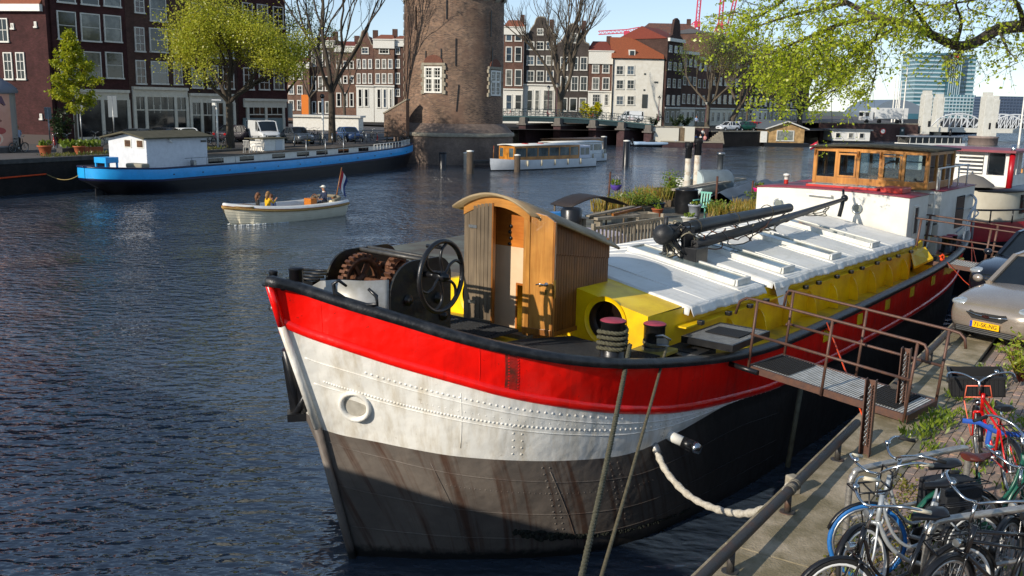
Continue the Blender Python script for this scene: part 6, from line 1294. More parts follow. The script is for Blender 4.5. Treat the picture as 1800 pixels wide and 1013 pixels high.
for lab,px,py,r,h_,m_ in (('terracotta pot with seedlings',1155,384,.2,.35,m_terra),('dark blue glazed pot',1155,375,.28,.4,mat('blue glaze','#1d3045',.3)),('galvanised bucket by the golden grass',1320,390,.2,.4,m_steel),('upturned white basin among the pots',1210,392,.25,.2,m_white),('pale grey churn beside the chair',1220,390,.22,.6,mat('grey enamel','#8f949c',.4))):
    p = at_g(px,py); t = thing('plant_pot', lab, 'pot', p, 0, 'pots on the garden barge'); MB().lathe([(r*.7,0),(r,h_),(r*1.08,h_),(r*1.08,h_*.9),(r*.9,h_*.9),(r*.85,h_*.85),(0,h_*.85)],16).build('pot', m_, t)
    o = MB(); leafblob(o,(0,0,h_*.9),40,r*.7,.12,.1); o.build('seedlings', m_grn, t)
# dark awning, planks, boxes
t = thing('awning','curved dark awning over the clutter by the wooden companionway','awning',at_g(1035,402),.5); o = MB(); o.grid([[V(-1.1+2.2*i/8,-.6+1.2*j/4,.75+.3*math.sin(math.pi*i/8)) for j in range(5)] for i in range(9)]); so_ = o.build('canopy', mat('brown black awning','#2a211d',.7), t); so_.modifiers.new('t','SOLIDIFY').thickness=.03
for x_,y_ in ((-1,-.5),(1,-.5),(-1,.5),(1,.5)): MB().cyl(V(x_,y_,0),V(x_,y_,.8),.03).build('pole', m_oldw, t)
t = thing('work_bench','long weathered timber bench loaded with planks','bench',at_g(1080,412),.65); MB().box(-.9,.9,-.2,.2,.5,.58).build('top', m_fw, t); [MB().box(x_-.05,x_+.05,-.15,.15,0,.5).build('leg', m_fw, t) for x_ in (-.7,.7)]; MB().bar(V(-1.1,.05,.62),V(1.0,.25,.78),.18,.05).build('plank', m_fw, t); MB().bar(V(-.2,-.1,.62),V(1.2,.1,.75),.08,.08).build('plank', m_teak, t)
t = thing('pallet_table','low table with blue crate near the awning','table',at_g(985,412),.4); MB().box(-.8,.8,-.3,.3,.5,.56).build('top', m_white, t); [MB().box(x_-.04,x_+.04,-.25,.25,0,.5).build('leg', m_fw, t) for x_ in (-.7,.7)]; MB().box(-.5,.1,-.2,.2,.56,.68).build('crate', mat('blue crate','#2f7fc1',.5), t)
t = thing('fire_barrel','dark studded drum beside the awning','barrel',at_g(1003,415),0); MB().lathe([(.3,0),(.32,.1),(.32,.8),(.28,.85),(.25,.8)],18).build('drum', m_black, t); MB().lathe([(.33,.2),(.34,.22),(.33,.24)],18).build('hoop', m_steel, t)
t = thing('timber_beam','grey timber beam lying in front of the garden','beam',at_g(1175,400),-.5); MB().box(-2,2,-.1,.1,0,.2).build('beam', m_fw, t, bevel=.02); MB().box(-1.9,-1.7,-.14,.14,-.02,.0).build('chock', m_oldw, t)
t = thing('storage_crate','wooden crate beside the work bench','crate',at_g(1130,400),.5)
for z in (0,.17,.34): MB().box(-.4,.4,-.3,-.28,z,z+.14).build('slat', m_fw, t); MB().box(-.4,.4,.28,.3,z,z+.14).build('slat', m_fw, t); MB().box(-.4,-.38,-.28,.28,z,z+.14).build('slat', m_fw, t); MB().box(.38,.4,-.28,.28,z,z+.14).build('slat', m_fw, t)
t = thing('burnt_tub','round black tub behind the conifer bush','tub',at_g(1172,355),0); MB().lathe([(.5,0),(.55,.45),(.6,.5),(.5,.5),(.45,.1),(0,.1)],18).build('tub', m_black, t); MB().lathe([(.62,.45),(.66,.5),(.6,.55)],18).build('rim', m_rubber, t)
for lab,px,pyb,pyt,mc,bz_ in (('rusty pole carrying a purple hanging basket',1068,372,302,mat('purple basket','#5b45a0',.5),.62),('grey pole carrying a pink pot',1318,372,318,mat('pink pot','#e0207c',.5),.72)):
    p = at_g(px,pyb); z1 = hz(px,pyt,p)-GZ; t = thing('plant_pole', lab, 'hanging basket', p, 0); MB().tube([V(0,0,0),V(.05,0,z1)],.035,8).build('pole', m_rust, t)
    MB().lathe([(.02,-.15),(.16,-.08),(.22,.05),(.23,.07),(.2,.05)],16,Matrix.Translation(V(.28,0,z1*bz_))).build('basket', mc, t)
    o = MB(); [o.tube([V(.28+.2*math.cos(a),.2*math.sin(a),z1*bz_+.05),V(.3,0,z1*.95)],.008,4) for a in (0,2.1,4.2)]; o.build('hanger', m_steel, t); o = MB(); leafblob(o,(.28,0,z1*bz_+.05),40,.18,.15,.12); o.build('seedlings', m_grn, t)
for lab,px,pyb,pyt in (('thin rusty stake left of the chimneys',1175,362,312),('rusty stake right of the tank',1257,380,310)):
    p = at_g(px,pyb); t = thing('metal_stake', lab, 'stake', p); MB().cyl(V(0,0,0),V(0,0,hz(px,pyt,p)-GZ),.04).build('rod', m_rust, t); MB().cyl(V(0,0,0),V(0,0,.03),.1).build('foot', m_rust, t)
p = W3(27.5,-7.2,GZ); t = thing('covered_boat','small boat under a grey blue tarpaulin behind the white cabin','boat',p,math.pi/2-BTH); o = MB(); o.grid([[V(x_,y_*(1-.5*(abs(x_)/3.6)**3),.25+.85*(1-abs(y_)/1.6)*(1-.3*abs(x_)/3.5)+.05*math.sin(x_*4+y_*3)) for y_ in (-1.6,-1.1,-.5,0,.5,1.1,1.6)] for x_ in [-3.5+k*.5 for k in range(15)]]); o.build('tarpaulin', mat('slate tarpaulin','#4c5762',.6,c2='#3e4852',vs=2,bmp=.3,bs=5), t); MB().prism([V(-3.3,-1.4,0),V(3.2,-.9,0),V(3.6,0,0),V(3.2,.9,0),V(-3.3,1.4,0)],V(0,0,.4)).build('hull', m_tar, t)
for i in range(2): MB().bar(V(-3.4,1.7+.3*i,.75),V(3.0,2.2+.3*i,.85),.2,.08).build('plank', m_fw, t)
# flag and stern of a dark boat beyond the white cabin
p = atz(1437,278,0); t = thing('dark_skiff','dark skiff with red and white flag beyond the white cabin','boat',p,.2); MB().prism([V(0,-1,0),V(0,1,0),V(4.5,1.1,0),V(6,0,0),V(4.5,-1.1,0)],V(0,0,.7)).build('hull', m_tar, t, bevel=.1); MB().tube([V(.2,0,.6),V(-.2,0,2.2)],.04,6).build('flag_staff', m_teak, t); o = MB(); o.grid([[V(-.2-.0,.02*math.sin(k),2.1-.0*k)+V(-.25*k,.08*math.sin(k*1.5),-.12*k), V(-.2,0,1.4)+V(-.22*k,.08*math.sin(k*1.5),-.1*k)] for k in range(5)]); o.mat(1).grid([[V(-.25-.25*k,-.03+.08*math.sin(k*1.5),1.82-.12*k),V(-.25-.25*k,-.03+.08*math.sin(k*1.5),1.68-.12*k)] for k in range(5)]); so_ = o.build('flag', [mat('flag crimson','#c8203c',.7), m_white], t); so_.modifiers.new('t','SOLIDIFY').thickness=.03
# ================================================================ BARGES ASTERN
t = thing('tug_barge','red and black barge with cream deckhouse moored astern of the red barge','barge',W3(25.6,.2,0),math.pi/2-BTH-.03)
o = MB(); up = catmull([V(-.2,0,0),V(.3,1.2,0),V(1.6,2.0,0),V(4,2.4,0),V(14,2.4,0),V(20,1.8,0),V(22,0,0)],5)
for s_ in (1,-1): o.mat(0).grid([[V(p.x,s_*p.y,2.55),V(p.x,s_*p.y,1.9)] for p in up]); o.mat(1).grid([[V(p.x,s_*p.y,1.9),V(p.x+.3,s_*p.y*.95,0),V(p.x+.3,s_*p.y*.95,-.5)] for p in up])
o.build('hull', [mat('crimson band','#a01c28',.4,c2='#86171f',vs=3), m_tar], t, fix=True); MB().grid([[V(p.x,p.y*.98,2.5),V(p.x,-p.y*.98,2.5)] for p in up]).build('deck', m_cope, t)
o = MB(); [o.tube([V(p.x,s_*p.y,2.95) for p in up],.035,6) for s_ in (1,-1)]; [o.tube([V(p.x,s_*p.y,2.5),V(p.x,s_*p.y,2.95)],.025,5) for s_ in (1,-1) for p in up[::3]]; o.build('hand_rail', m_black, t)
m_crb = mat('cream cabin','#c7bfab',.5,c2='#b5ac97',vs=2)
cabp = catmull([V(1.2,0,0),V(1.4,.9,0),V(2.3,1.6,0),V(4.5,1.75,0),V(10,1.75,0)],5); o = MB(); [o.grid([[V(p.x,s_*p.y,2.5),V(p.x,s_*p.y,3.5)] for p in cabp]) for s_ in (1,-1)]; o.build('deckhouse', m_crb, t, fix=True)
o = MB(); o.grid([[V(p.x,p.y*1.06,3.52),V(p.x,0,3.6),V(p.x,-p.y*1.06,3.52)] for p in cabp]); so_ = o.build('deckhouse_roof', m_black, t); so_.modifiers.new('t','SOLIDIFY').thickness=.06
for x_ in (2.8,3.6,6,6.8): MB().box(x_,x_+.35,-1.78,-1.72 if x_>3 else -1.6,2.7,3.35).build('slot_window', m_dglass, t)
wl2 = bpy.data.objects.new('white_wheelhouse', None); col.objects.link(wl2); wl2.parent = t
o = MB(); o.box(3.0,5.4,-1.15,1.9,3.5,3.95); [o.box(3.0,3.08,y_,y_+.12,3.95,4.75) for y_ in (-1.15,-.45,.5,1.78)]; [o.box(x_,x_+.12,-1.15,-1.08,3.95,4.75) for x_ in (4.1,5.28)]; [o.box(x_,x_+.12,1.83,1.9,3.95,4.75) for x_ in (4.1,5.28)]; o.box(5.32,5.4,-1.0,1.8,3.95,4.75); o.build('walls', m_white, wl2)
o = MB(); [o.box(3.02,3.05,-.3,.5,4.0+k*.14,4.06+k*.14) for k in range(5)]; [o.box(3.02,3.05,.65,1.75,4.0+k*.14,4.06+k*.14) for k in range(5)]; o.build('shutters', m_white, wl2)
MB().box(2.7,5.7,-1.4,2.1,4.75,4.83).build('roof', m_rdk, wl2); MB().box(3.03,3.04,-1.0,-.5,3.98,4.72).build('pane', m_dglass, wl2)
MB().cyl(V(2.9,-1.25,3.5),V(2.95,-1.25,4.7),.1).build('funnel', mat('red funnel','#a5121c',.35), t); MB().cyl(V(2.95,-1.25,4.7),V(2.95,-1.25,5.05),.075).build('funnel_top', m_chrome, t)
t2 = thing('parasol','folded grey parasol cover on the cream deckhouse','parasol',W3(27.3,.6,3.62)); MB().lathe([(.75,0),(.7,.08),(.35,.32),(0,.42)],14).build('canopy', mat('grey canvas','#6b6660',.8), t2); MB().cyl(V(0,0,-.1),V(0,0,.5),.03).build('pole', m_steel, t2)
for i,(u,v) in enumerate(((21.4,1.3),(21.7,.9))):
    tp = thing('flower_pot',('nearer','farther')[i]+' pale grey pot with greens on the red cabin roof','pot',W3(u,v,4.45),0,'pots on the red cabin roof'); MB().lathe([(.14,0),(.24,.38),(.27,.4),(.24,.36),(0,.36)],16).build('pot', mat('pale grey pot','#b3b3aa',.7), tp); o = MB(); leafblob(o,(0,0,.38),60,.2,.1,.1); o.build('greens', m_grn, tp); MB().cyl(V(0,0,-.42),V(0,0,0),.03).build('stand', m_cab, tp)
t = thing('flat_barge','pale flat-topped houseboat with wooden skylight at the right edge','houseboat',W3(34,-.5,0),math.pi/2-BTH-.03); MB().box(0,26,-3,2.4,-.4,2.0).build('hull', m_tar, t); MB().box(.5,25,-2.8,2.2,2.0,3.0).build('cabin', m_crb, t); MB().box(.3,25.2,-3.0,2.4,3.0,3.1).build('roof', mat('pale grey roof','#a7a7a5',.7,c2='#96968f',vs=.7), t)
sk = bpy.data.objects.new('wooden_skylight', None); col.objects.link(sk); sk.parent = t; o = MB(); o.prism([V(4,-1.2,3.1),V(4,.6,3.1),V(4,.6,3.35),V(4,-.3,3.75),V(4,-1.2,3.35)],V(1.6,0,0)); o.build('body', mat('orange cedar','#c9832f',.5,c2='#b06f24',vs=6), sk); MB().prism([V(4.05,-.36,3.76),V(4.05,-1.2,3.39),V(4.05,-1.2,3.42),V(4.05,-.36,3.79)],V(1.5,0,0)).build('pane', m_dglass, sk)
tp = thing('planter','trough of yellow flowers on the pale flat roof','planter',W3(46,.8,3.1)); MB().box(-.9,.9,-.35,.35,0,.4).build('trough', m_fw, tp); o = MB(); leafblob(o,(0,0,.4),220,.7,.5,.2); o.build('flowers', leafmat('yellow flowers','#c9b21c','#7d8c22'), tp)
t = thing('rust_barge','rusty brown hatch cover of a boat farther along the quay','boat',W3(60,-2,0),math.pi/2-BTH); MB().box(0,14,-2.5,2.5,-.3,1.7).build('hull', m_tar, t); MB().box(1,12,-2,2,1.7,2.9).build('hatch', m_rust, t, bevel=.3)
# low-roofed boat lying across the basin
p = atz(1583,262,0); t = thing('canal_boat','low grey-roofed passenger boat beyond the wheelhouse','boat',p,.35); MB().prism([V(0,-1.5,0),V(12,-1.5,0),V(14,0,0),V(12,1.5,0),V(0,1.5,0)],V(0,0,1.0)).build('hull', m_white, t); MB().box(.5,11.5,-1.3,1.3,1.0,2.0).build('windows', m_dglass, t); MB().box(.2,12,-1.5,1.5,2.0,2.15).build('roof', mat('slate boat roof','#7a8088',.6), t)
for k in range(9): MB().box(.5+k*1.32,.62+k*1.32,-1.33,1.33,1.0,2.0).build('window_post', m_frame, t)
MB().cyl(V(9.5,-.6,2.1),V(9.5,-.6,3.4),.22).build('funnel', m_black, t)
# second gangway astern
g2 = copy_tree(gang, rq(17.6,-1.9,2.5), rzg+.18, label='second brown steel gangway farther along at the stern of the red barge')
gang['group'] = g2['group'] = 'steel gangways'; g2.scale = (1.35,1,1)
# ================================================================ TREES
m_bark = mat('grey bark','#4a4136',.9,c2='#332c24',vs=5,bmp=.6,bs=18,stretch=(1,1,.4)); m_bark2 = mat('brown bark','#5c5244',.9,c2='#463d32',vs=5,bmp=.5,bs=18,stretch=(1,1,.4))
def grow(segs, tips, p, d, L_, r, depth, spread, up, rg, twist=.25, ratio=.72, kids=(2,4)):
    n = 4; pts = [p]; q = p
    for k in range(n): d = (d+V(rg.uniform(-twist,twist),rg.uniform(-twist,twist),rg.uniform(-twist,twist)*.6+up*.12)).normalized(); q = q+d*(L_/n); pts.append(q)
    r1 = r*.62; segs.append((pts,[r+(r1-r)*k/n for k in range(n+1)]))
    if depth <= 1: tips.append((pts[2],d)); tips.append((pts[3],d))
    if depth == 0: tips.append((q,d)); return
    for k in range(rg.randint(*kids)):
        a = rg.uniform(0,6.283); ax = d.orthogonal().normalized(); ax = (ax*math.cos(a)+d.cross(ax)*math.sin(a)); nd = (d*math.cos(spread)+ax*math.sin(spread)*rg.uniform(.7,1.2)+V(0,0,up*.25)).normalized()
        grow(segs,tips,pts[rg.choice((2,3,4,4))],nd,L_*ratio*rg.uniform(.8,1.15),r1*rg.uniform(.65,.9),depth-1,spread,up,rg,twist,ratio,kids)
    grow(segs,tips,q,d,L_*ratio,r1*.95,depth-1,spread,up,rg,twist,ratio,kids)
def tree(label, loc, hgt, r, seed, leaf=None, nleaf=0, ls=.2, depth=4, trunk=.3, spread=.55, up=.6, bark=None, clump=.5, group=None, name='tree', lean=(0,0), kids=(2,3), ratio=.72, reach=1.0):
    rg = random.Random(seed); t = thing(name, label, 'tree', loc, 0, group); segs = []; tips = []
    th = hgt*trunk; base_ = [V(0,0,-.2),V(lean[0]*.3,lean[1]*.3,th*.5),V(lean[0],lean[1],th)]; segs.append((base_,[r*1.25,r,r*.9]))
    L0 = hgt*(1-trunk)*.36*reach
    for k in range(rg.randint(3,4)):
        a = k*2.1+rg.uniform(-.4,.4); d = V(math.cos(a)*math.sin(spread),math.sin(a)*math.sin(spread),math.cos(spread)).normalized(); grow(segs,tips,base_[-1],d,L0,r*.6,depth-1,spread*.8,up,rg,kids=kids,ratio=ratio)
    grow(segs,tips,base_[-1],V(0,0,1),L0*1.1,r*.75,depth-1,spread*.8,up,rg,kids=kids,ratio=ratio)
    o = MB(); [o.tube(p,r_,8 if r_[0]>.1 else 5 if r_[0] > .04 else 3,caps=False) for p,r_ in segs]; o.build('trunk', bark or m_bark, t)
    if leaf:
        c = MB()
        for k in range(nleaf):
            tp,d = tips[rg.randrange(len(tips))]; q = tp+V(rg.gauss(0,clump),rg.gauss(0,clump),rg.gauss(0,clump*.7)); dd = V(rg.uniform(-1,1),rg.uniform(-1,1),rg.uniform(-.8,.5)).normalized(); s_ = dd.orthogonal().normalized(); s_ = (Matrix.Rotation(rg.uniform(0,6.28),3,dd) @ s_); l = ls*rg.uniform(.6,1.3)
            c.add([q,q+dd*l*.5+s_*l*.32,q+dd*l,q+dd*l*.5-s_*l*.32],[(0,1,2,3)])
        c.build('crown', leaf, t)
    return t
def cone_tree(label, loc, hgt, rad, r, seed, leaf, nleaf, ls, group):
    rg = random.Random(seed); t = thing('tree', label, 'tree', loc, 0, group); o = MB(); sites = []
    o.tube(catmull([V(0,0,-.2),V(.05,0,hgt*.3),V(-.05,.05,hgt*.65),V(0,0,hgt*.97)],4),[r*(1.1-k/13) for k in range(13)],8)
    for k in range(46):
        f = k/45; z = hgt*(.3+.66*f); L_ = rad*(math.sin(math.pi*min(1,.22+f*.8))**.8)*(.55+.6*rg.random())*(1-.45*f); a = k*2.4+rg.uniform(-.5,.5); d = V(math.cos(a),math.sin(a),rg.uniform(.1,.75)); P = [V(0,0,z)]
        for q in range(4): d = (d+V(rg.uniform(-.2,.2),rg.uniform(-.2,.2),rg.uniform(-.12,.15))); P.append(P[-1]+d.normalized()*L_/4)
        o.tube(P,[.03,.024,.018,.012,.006],4,caps=False); sites += [(P[i],P[i+1]) for i in range(1,4)]+[(P[3],P[4])]*2
        for q in range(3): i = rg.randint(1,4); e = P[i]+V(rg.uniform(-1,1),rg.uniform(-1,1),rg.uniform(-.4,.8))*L_*.22; o.tube([P[i],e],[.01,.004],3,caps=False); sites.append((P[i],e))
    o.build('trunk', m_bark2, t); c = MB()
    for k in range(nleaf):
        a,e = sites[rg.randrange(len(sites))]; p = a.lerp(e,rg.random()*1.1)+V(rg.gauss(0,.13),rg.gauss(0,.13),rg.gauss(0,.11)); d = V(rg.uniform(-1,1),rg.uniform(-1,1),rg.uniform(-.8,.5)).normalized(); s_ = Matrix.Rotation(rg.uniform(0,6.28),3,d) @ d.orthogonal().normalized(); l = ls*rg.uniform(.6,1.25); c.add([p,p+d*l*.5+s_*l*.34,p+d*l,p+d*l*.5-s_*l*.34],[(0,1,2,3)])
    c.build('crown', leaf, t); return t
# ================================================================ HOUSES
m_sill = mat('pale stone','#b9b3a5',.7,c2='#a39c8d',vs=4)
m_curt = mat('net-curtained glass','#4a4c4a',.1,c2='#7b7a72',vs=.9,spec=.8,contrast=(.45,.6)); m_refl = mat('sky-struck glass','#27333d',.03,c2='#46586a',vs=.5,spec=1.0); wrg = random.Random(3)
def window(parent, x0, x1, z0, z1, bars=(1,1), fw=.09, frame=None, glass=None, y=0.0, name='window', curtain=None):
    w = bpy.data.objects.new(name, None); col.objects.link(w); w.parent = parent; fr = frame or m_frame
    o = MB(); o.box(x0,x0+fw,y-.06,y+.05,z0,z1); o.box(x1-fw,x1,y-.06,y+.05,z0,z1); o.box(x0+fw,x1-fw,y-.06,y+.05,z1-fw,z1); o.box(x0-.05,x1+.05,y-.12,y+.05,z0-.06,z0+fw*.8)
    nx,nz = bars
    for k in range(1,nx): xx = x0+(x1-x0)*k/nx; o.box(xx-.022,xx+.022,y-.04,y+.03,z0+fw,z1-fw)
    for k in range(1,nz): zz = z0+(z1-z0)*k/nz; o.box(x0+fw,x1-fw,y-.04,y+.03,zz-.025,zz+.025)
    o.build('frame', fr, w); MB().box(x0+fw,x1-fw,y-.012,y+.01,z0+fw*.8,z1-fw).build('pane', glass or wrg.choice((m_dglass,m_dglass,m_dglass,m_refl,m_curt)), w)
    return w
def house(label, o, d, Wd, Hh, wall, depth=10, name='canal_house', base=None, z0=Q, group=None):
    """o: left end of the facade on the ground, d: unit direction along it (seen left to right), outward is to the viewer"""
    rz_ = math.atan2(d[1],d[0]); t = thing(name, label, 'house', V(o[0],o[1],0), rz_, group); MB().box(0,Wd,.06,depth,z0-.3,Hh).build('wall', wall, t)
    return t
def gable_roof(t, Wd, y0, y1, ze, zr, m_, over=.15):    # ridge runs front to back
    MB().prism([V(-over,y0,ze),V(Wd/2,y0,zr),V(Wd+over,y0,ze)],V(0,y1-y0,0)).build('roof', m_, t)
def side_roof(t, Wd, y0, y1, ze, zr, m_, over=.2):      # ridge runs along the facade
    MB().prism([V(-over,y0-over,ze),V(-over,(y0+y1)/2,zr),V(-over,y1+over,ze)],V(Wd+2*over,0,0)).build('roof', m_, t)
m_tile = mat('orange pantiles','#7d4630',.85,c2='#94573a',vs=9,bmp=.8,bs=14,stretch=(1,1,1)); m_tile2 = mat('dark red tiles','#6a2d22',.85,c2='#7d3a2a',vs=8,bmp=.6,bs=14)
brL1 = brick('plum bricks','#4a2a28','#583234','#362624'); brL2 = brick('brown bricks','#5d443e','#6c5047','#43352f'); brL3 = brick('dark brown bricks','#4a3631','#574039','#362c29')
m_shop = mat('shopfront cream','#ded8c8',.5,c2='#cdc6b4',vs=3); m_gred = mat('red-curtained glass','#4a1a14',.08,c2='#1b1112',vs=1.5,spec=.8)
LFo, LFd = Vector((-37.85,78.0)), Vector((.545,.839)).normalized()
def lf(px,py): return atplane(px,py,LFo,LFd)
def pixwin(t, t0, x0, y0, x1, y1, **kw):               # window given by its corners as sighted on the facade line
    a, b_ = lf(x0,y0), lf(x1,y1); c_, d_ = lf(x0,y1), lf(x1,y0); window(t,(a[0]+c_[0])/2-t0,(b_[0]+d_[0])/2-t0,(b_[1]+c_[1])/2,(a[1]+d_[1])/2,**kw)
edges = [lf(97,120)[0], lf(226,120)[0], lf(329,120)[0], lf(418,120)[0], lf(505,120)[0]]
specs = [('plum brick corner house with tall dark windows on the left quay', brL1, 21.5), ('brown brick house with red-curtained windows and cream shopfront', brL2, 22.5), ('narrow brown house behind the big leafy tree', brL3, 20.5), ('dark brick corner house with pale garage front behind the white van', brL1, 20)]
HL = []
for i,(lab,m_,hh) in enumerate(specs):
    t0,t1 = edges[i],edges[i+1]; p = LFo+LFd*t0; t = house(lab, p, LFd, t1-t0-.03, hh, m_, 11, group='brick houses on the left quay'); side_roof(t,t1-t0,0,11,hh,hh+4,m_tile); MB().box(-.02,t1-t0,-.25,.1,hh-.3,hh+.02).build('cornice', m_shop, t); HL.append((t,t0))
t,t0 = HL[0]
for (x0,y0,x1,y1) in ((101,20,134,70),(142,24,176,73),(183,27,213,74),(99,-45,131,5),(141,-40,172,9),(181,-36,211,12),(106,90,138,140),(148,91,178,139),(186,92,216,138)): pixwin(t,t0,x0,y0,x1,y1,bars=(1,2))
t,t0 = HL[1]
for (x0,y0,x1,y1) in ((236,-8,253,23),(263,-5,292,38),(237,48,254,91),(263,50,294,92),(303,52,320,94),(239,106,256,148),(266,108,295,148),(305,109,320,149),(262,-60,292,-15),(302,-55,319,-10)): pixwin(t,t0,x0,y0,x1,y1,bars=(2,3) if x1-x0<22 else (1,2),glass=m_gred if x1-x0<22 else None)
t,t0 = HL[2]
for (x0,y0,x1,y1) in ((337,113,356,155),(364,115,384,156),(392,117,411,157),(337,62,355,100),(364,64,383,102),(391,66,410,103),(337,5,355,42),(364,8,383,46),(391,12,410,50)): pixwin(t,t0,x0,y0,x1,y1,bars=(2,3))
t,t0 = HL[3]
for (x0,y0,x1,y1) in ((428,119,446,158),(455,120,473,158),(481,120,499,158),(426,62,445,99),(453,64,472,101),(480,66,498,102),(426,5,444,45),(452,8,471,48),(480,12,498,50)): pixwin(t,t0,x0,y0,x1,y1,bars=(2,3))
# shopfronts
def shopfront(t, t0, xa, xb, yc, yb, cols, transom=None, doors=()):
    a = lf(xa,yc); c_ = lf(xb,yc); x0, x1 = a[0]-t0+.05, c_[0]-t0-.05; zc = (a[1]+c_[1])/2; sf = bpy.data.objects.new('shopfront', None); col.objects.link(sf); sf.parent = t
    MB().box(x0,x1,-.28,.05,zc-.12,zc+.12).build('cornice', m_shop, sf); MB().box(x0,x1,-.1,.05,zc-.75,zc-.12).build('fascia', m_shop, sf); MB().box(x0,x1,-.12,.05,Q-.05,Q+.55).build('plinth', m_shop, sf)
    xs = [x0+(x1-x0)*k for k in cols]
    for k,x_ in enumerate(xs): MB().box(x_-.14,x_+.14,-.16,.05,Q,zc-.7).build('pilaster', m_shop, sf)
    for k in range(len(xs)-1):
        MB().box(xs[k]+.14,xs[k+1]-.14,-.05,.04,Q+.55,zc-.75).build('shop_pane', m_dglass, sf)
        if transom: MB().box(xs[k]+.14,xs[k+1]-.14,-.09,.04,zc-transom-.05,zc-transom+.05).build('transom', m_shop, sf)
        if transom:
            nb_ = max(2,int((xs[k+1]-xs[k])/.7))
            for q in range(1,nb_): xx = xs[k]+(xs[k+1]-xs[k])*q/nb_; MB().box(xx-.03,xx+.03,-.08,.04,zc-transom,zc-.75).build('glazing_bar', m_shop, sf)
    return sf
shopfront(HL[0][0],HL[0][1],126,226,160,250,(0.02,.5,.98)); shopfront(HL[1][0],HL[1][1],231,329,156,245,(.02,.22,.76,.98),1.9); shopfront(HL[2][0],HL[2][1],331,412,167,240,(.02,.25,.5,.75,.98),1.9); 
t,t0 = HL[3]; sf = shopfront(t,t0,427,503,176,232,(.08,.5,.92),1.45)
MB().box(.4,edges[4]-edges[3]-.5,-.07,.03,Q+.1,Q+2.1).build('garage_panel', mat('pale grey green shutter','#7d8c8c',.6), sf)
sfb = [c for c in HL[1][0].children if c.name.startswith('shopfront')][0]
for xx_ in (2.35,2.95):
    for q_ in range(3): text_mesh('2',.3,m_shop,sfb,(xx_,-.06,Q+3.15-.24*q_),(math.pi/2,0,0),'transom_numeral')
# left end wall of the corner house (faces the side street)
pn = Vector((-LFd.y,LFd.x)); sw = thing('corner_house','brick side wing with white gutter at the left edge of the picture','house',V(LFo.x-.02,LFo.y,0),math.atan2(-pn.y,-pn.x)+math.pi)
sdv_ = Vector((-math.cos(.35)*1,math.sin(.18))); sdv_ = Vector((-.985,.17)).normalized(); rzw = math.atan2(-sdv_.y,-sdv_.x); sw.location = V(LFo.x+sdv_.x*22,LFo.y+sdv_.y*22,0); sw.rotation_euler = (0,0,rzw)
def swp(px,py): a = atplane(px,py,LFo+sdv_*22,-sdv_); return a
gz = swp(60,18)[1]; MB().box(0,21.95,.05,9,Q-.3,gz).build('wall', brL1, sw); xg = swp(74,15)[0]
MB().box(0,xg,-.35,.06,gz-.1,gz+.45).build('gutter', m_white, sw); MB().prism([V(0,-.2,gz+.46),V(0,3.5,gz+4.5),V(0,3.5,gz+.4)],V(xg-.1,0,0)).build('roof', m_tile, sw); MB().box(xg,21.95,.05,9,gz,21.4).build('tall_wall', brL1, sw)
for x0,y0,x1,y1,br in ((-6,32,16,74,(2,2)),(5,92,24,140,(2,3)),(27,92,46,140,(2,3)),(19,41,25,51,(1,1)),(60,38,65,48,(1,1)),(70,200,75,210,(1,1))):
    a, c_ = swp(x0,y0), swp(x1,y1); window(sw,a[0],c_[0],c_[1],a[1],bars=br)
MB().box(0,21.9,-.03,.06,Q-.1,Q+.75).build('plinth', mat('rendered plinth','#4c4340',.9), sw)
# ================================================================ LEFT QUAY: TREES, STREET THINGS
m_lime = leafmat('fresh lime leaves','#8f9e1c','#b5b12a',.5); m_elm = leafmat('young elm leaves','#a6b028','#ccc448',.55)
def lg(px, Y_, z=Q): p = aty(px,300,Y_); return V(p.x,p.y,z)
cone_tree('small fresh green lime tree on the left quay', lg(138,69), 8.7, 2.3, .1, 5, m_lime, 9000, .2, 'trees on the left quay')
tree('large leafy elm in front of the brown houses', lg(407,78), 16.5, .3, 12, m_elm, 38000, .17, 5, .22, .8, .3, m_bark, .55, 'trees on the left quay', kids=(2,3), reach=.64)
tree('tall sparse elm with bare crown left of the tower', lg(585,92), 21, .32, 23, leafmat('sparse buds','#6f8a2a','#8f9a3c',.45), 700, .2, 5, .22, .5, .75, m_bark, .45, 'trees on the left quay')
tree('thin tree with few leaves behind the tall elm, left', lg(505,110), 15, .25, 31, MT['sparse buds'], 2200, .22, 4, .3, .5, .6, m_bark2, .5, 'trees on the left quay')
tree('bare young tree behind the tall elm, right of its trunk', lg(607,135), 15, .2, 37, MT['sparse buds'], 500, .2, 4, .3, .5, .6, m_bark2, .5, 'trees on the left quay')
tree('bare young tree with orange board behind it', lg(547,140), 14, .2, 41, None, 0, .2, 4, .3, .5, .6, m_bark2, .5, 'trees on the left quay')
random.seed(44)
shrub('dark evergreen bush against the plum corner house', lg(112,76.5), 1.3, 3.0, 900, .3, leafmat('evergreen','#1d2e1a','#31451f',.2), 14)
CL = 'cars parked on the left quay'; rzl = math.atan2(-LE.y,-LE.x)
car('parked_van','white van parked nose towards the canal',lg(480,86.5),rzl+1.05,m_cwhite,4.8,1.95,2.0,1.0,van=True,group=CL)
car('parked_car','grey family car with yellow plate right of the white van',lg(541,86),rzl+1.1,m_cgrey,4.4,1.8,1.5,.95,plate=' ',group=CL)
car('parked_car','small white hatchback with yellow plate behind the white cabin',lg(352,77),rzl+1.2,m_cwhite,3.9,1.7,1.5,.92,plate=' ',rear_plate=False,group=CL)
car('parked_car','plum estate car passing behind the elm trunk',lg(446,91),math.atan2(LE.y,LE.x)+.05,m_cpurple,4.6,1.8,1.55,.95,group=CL)
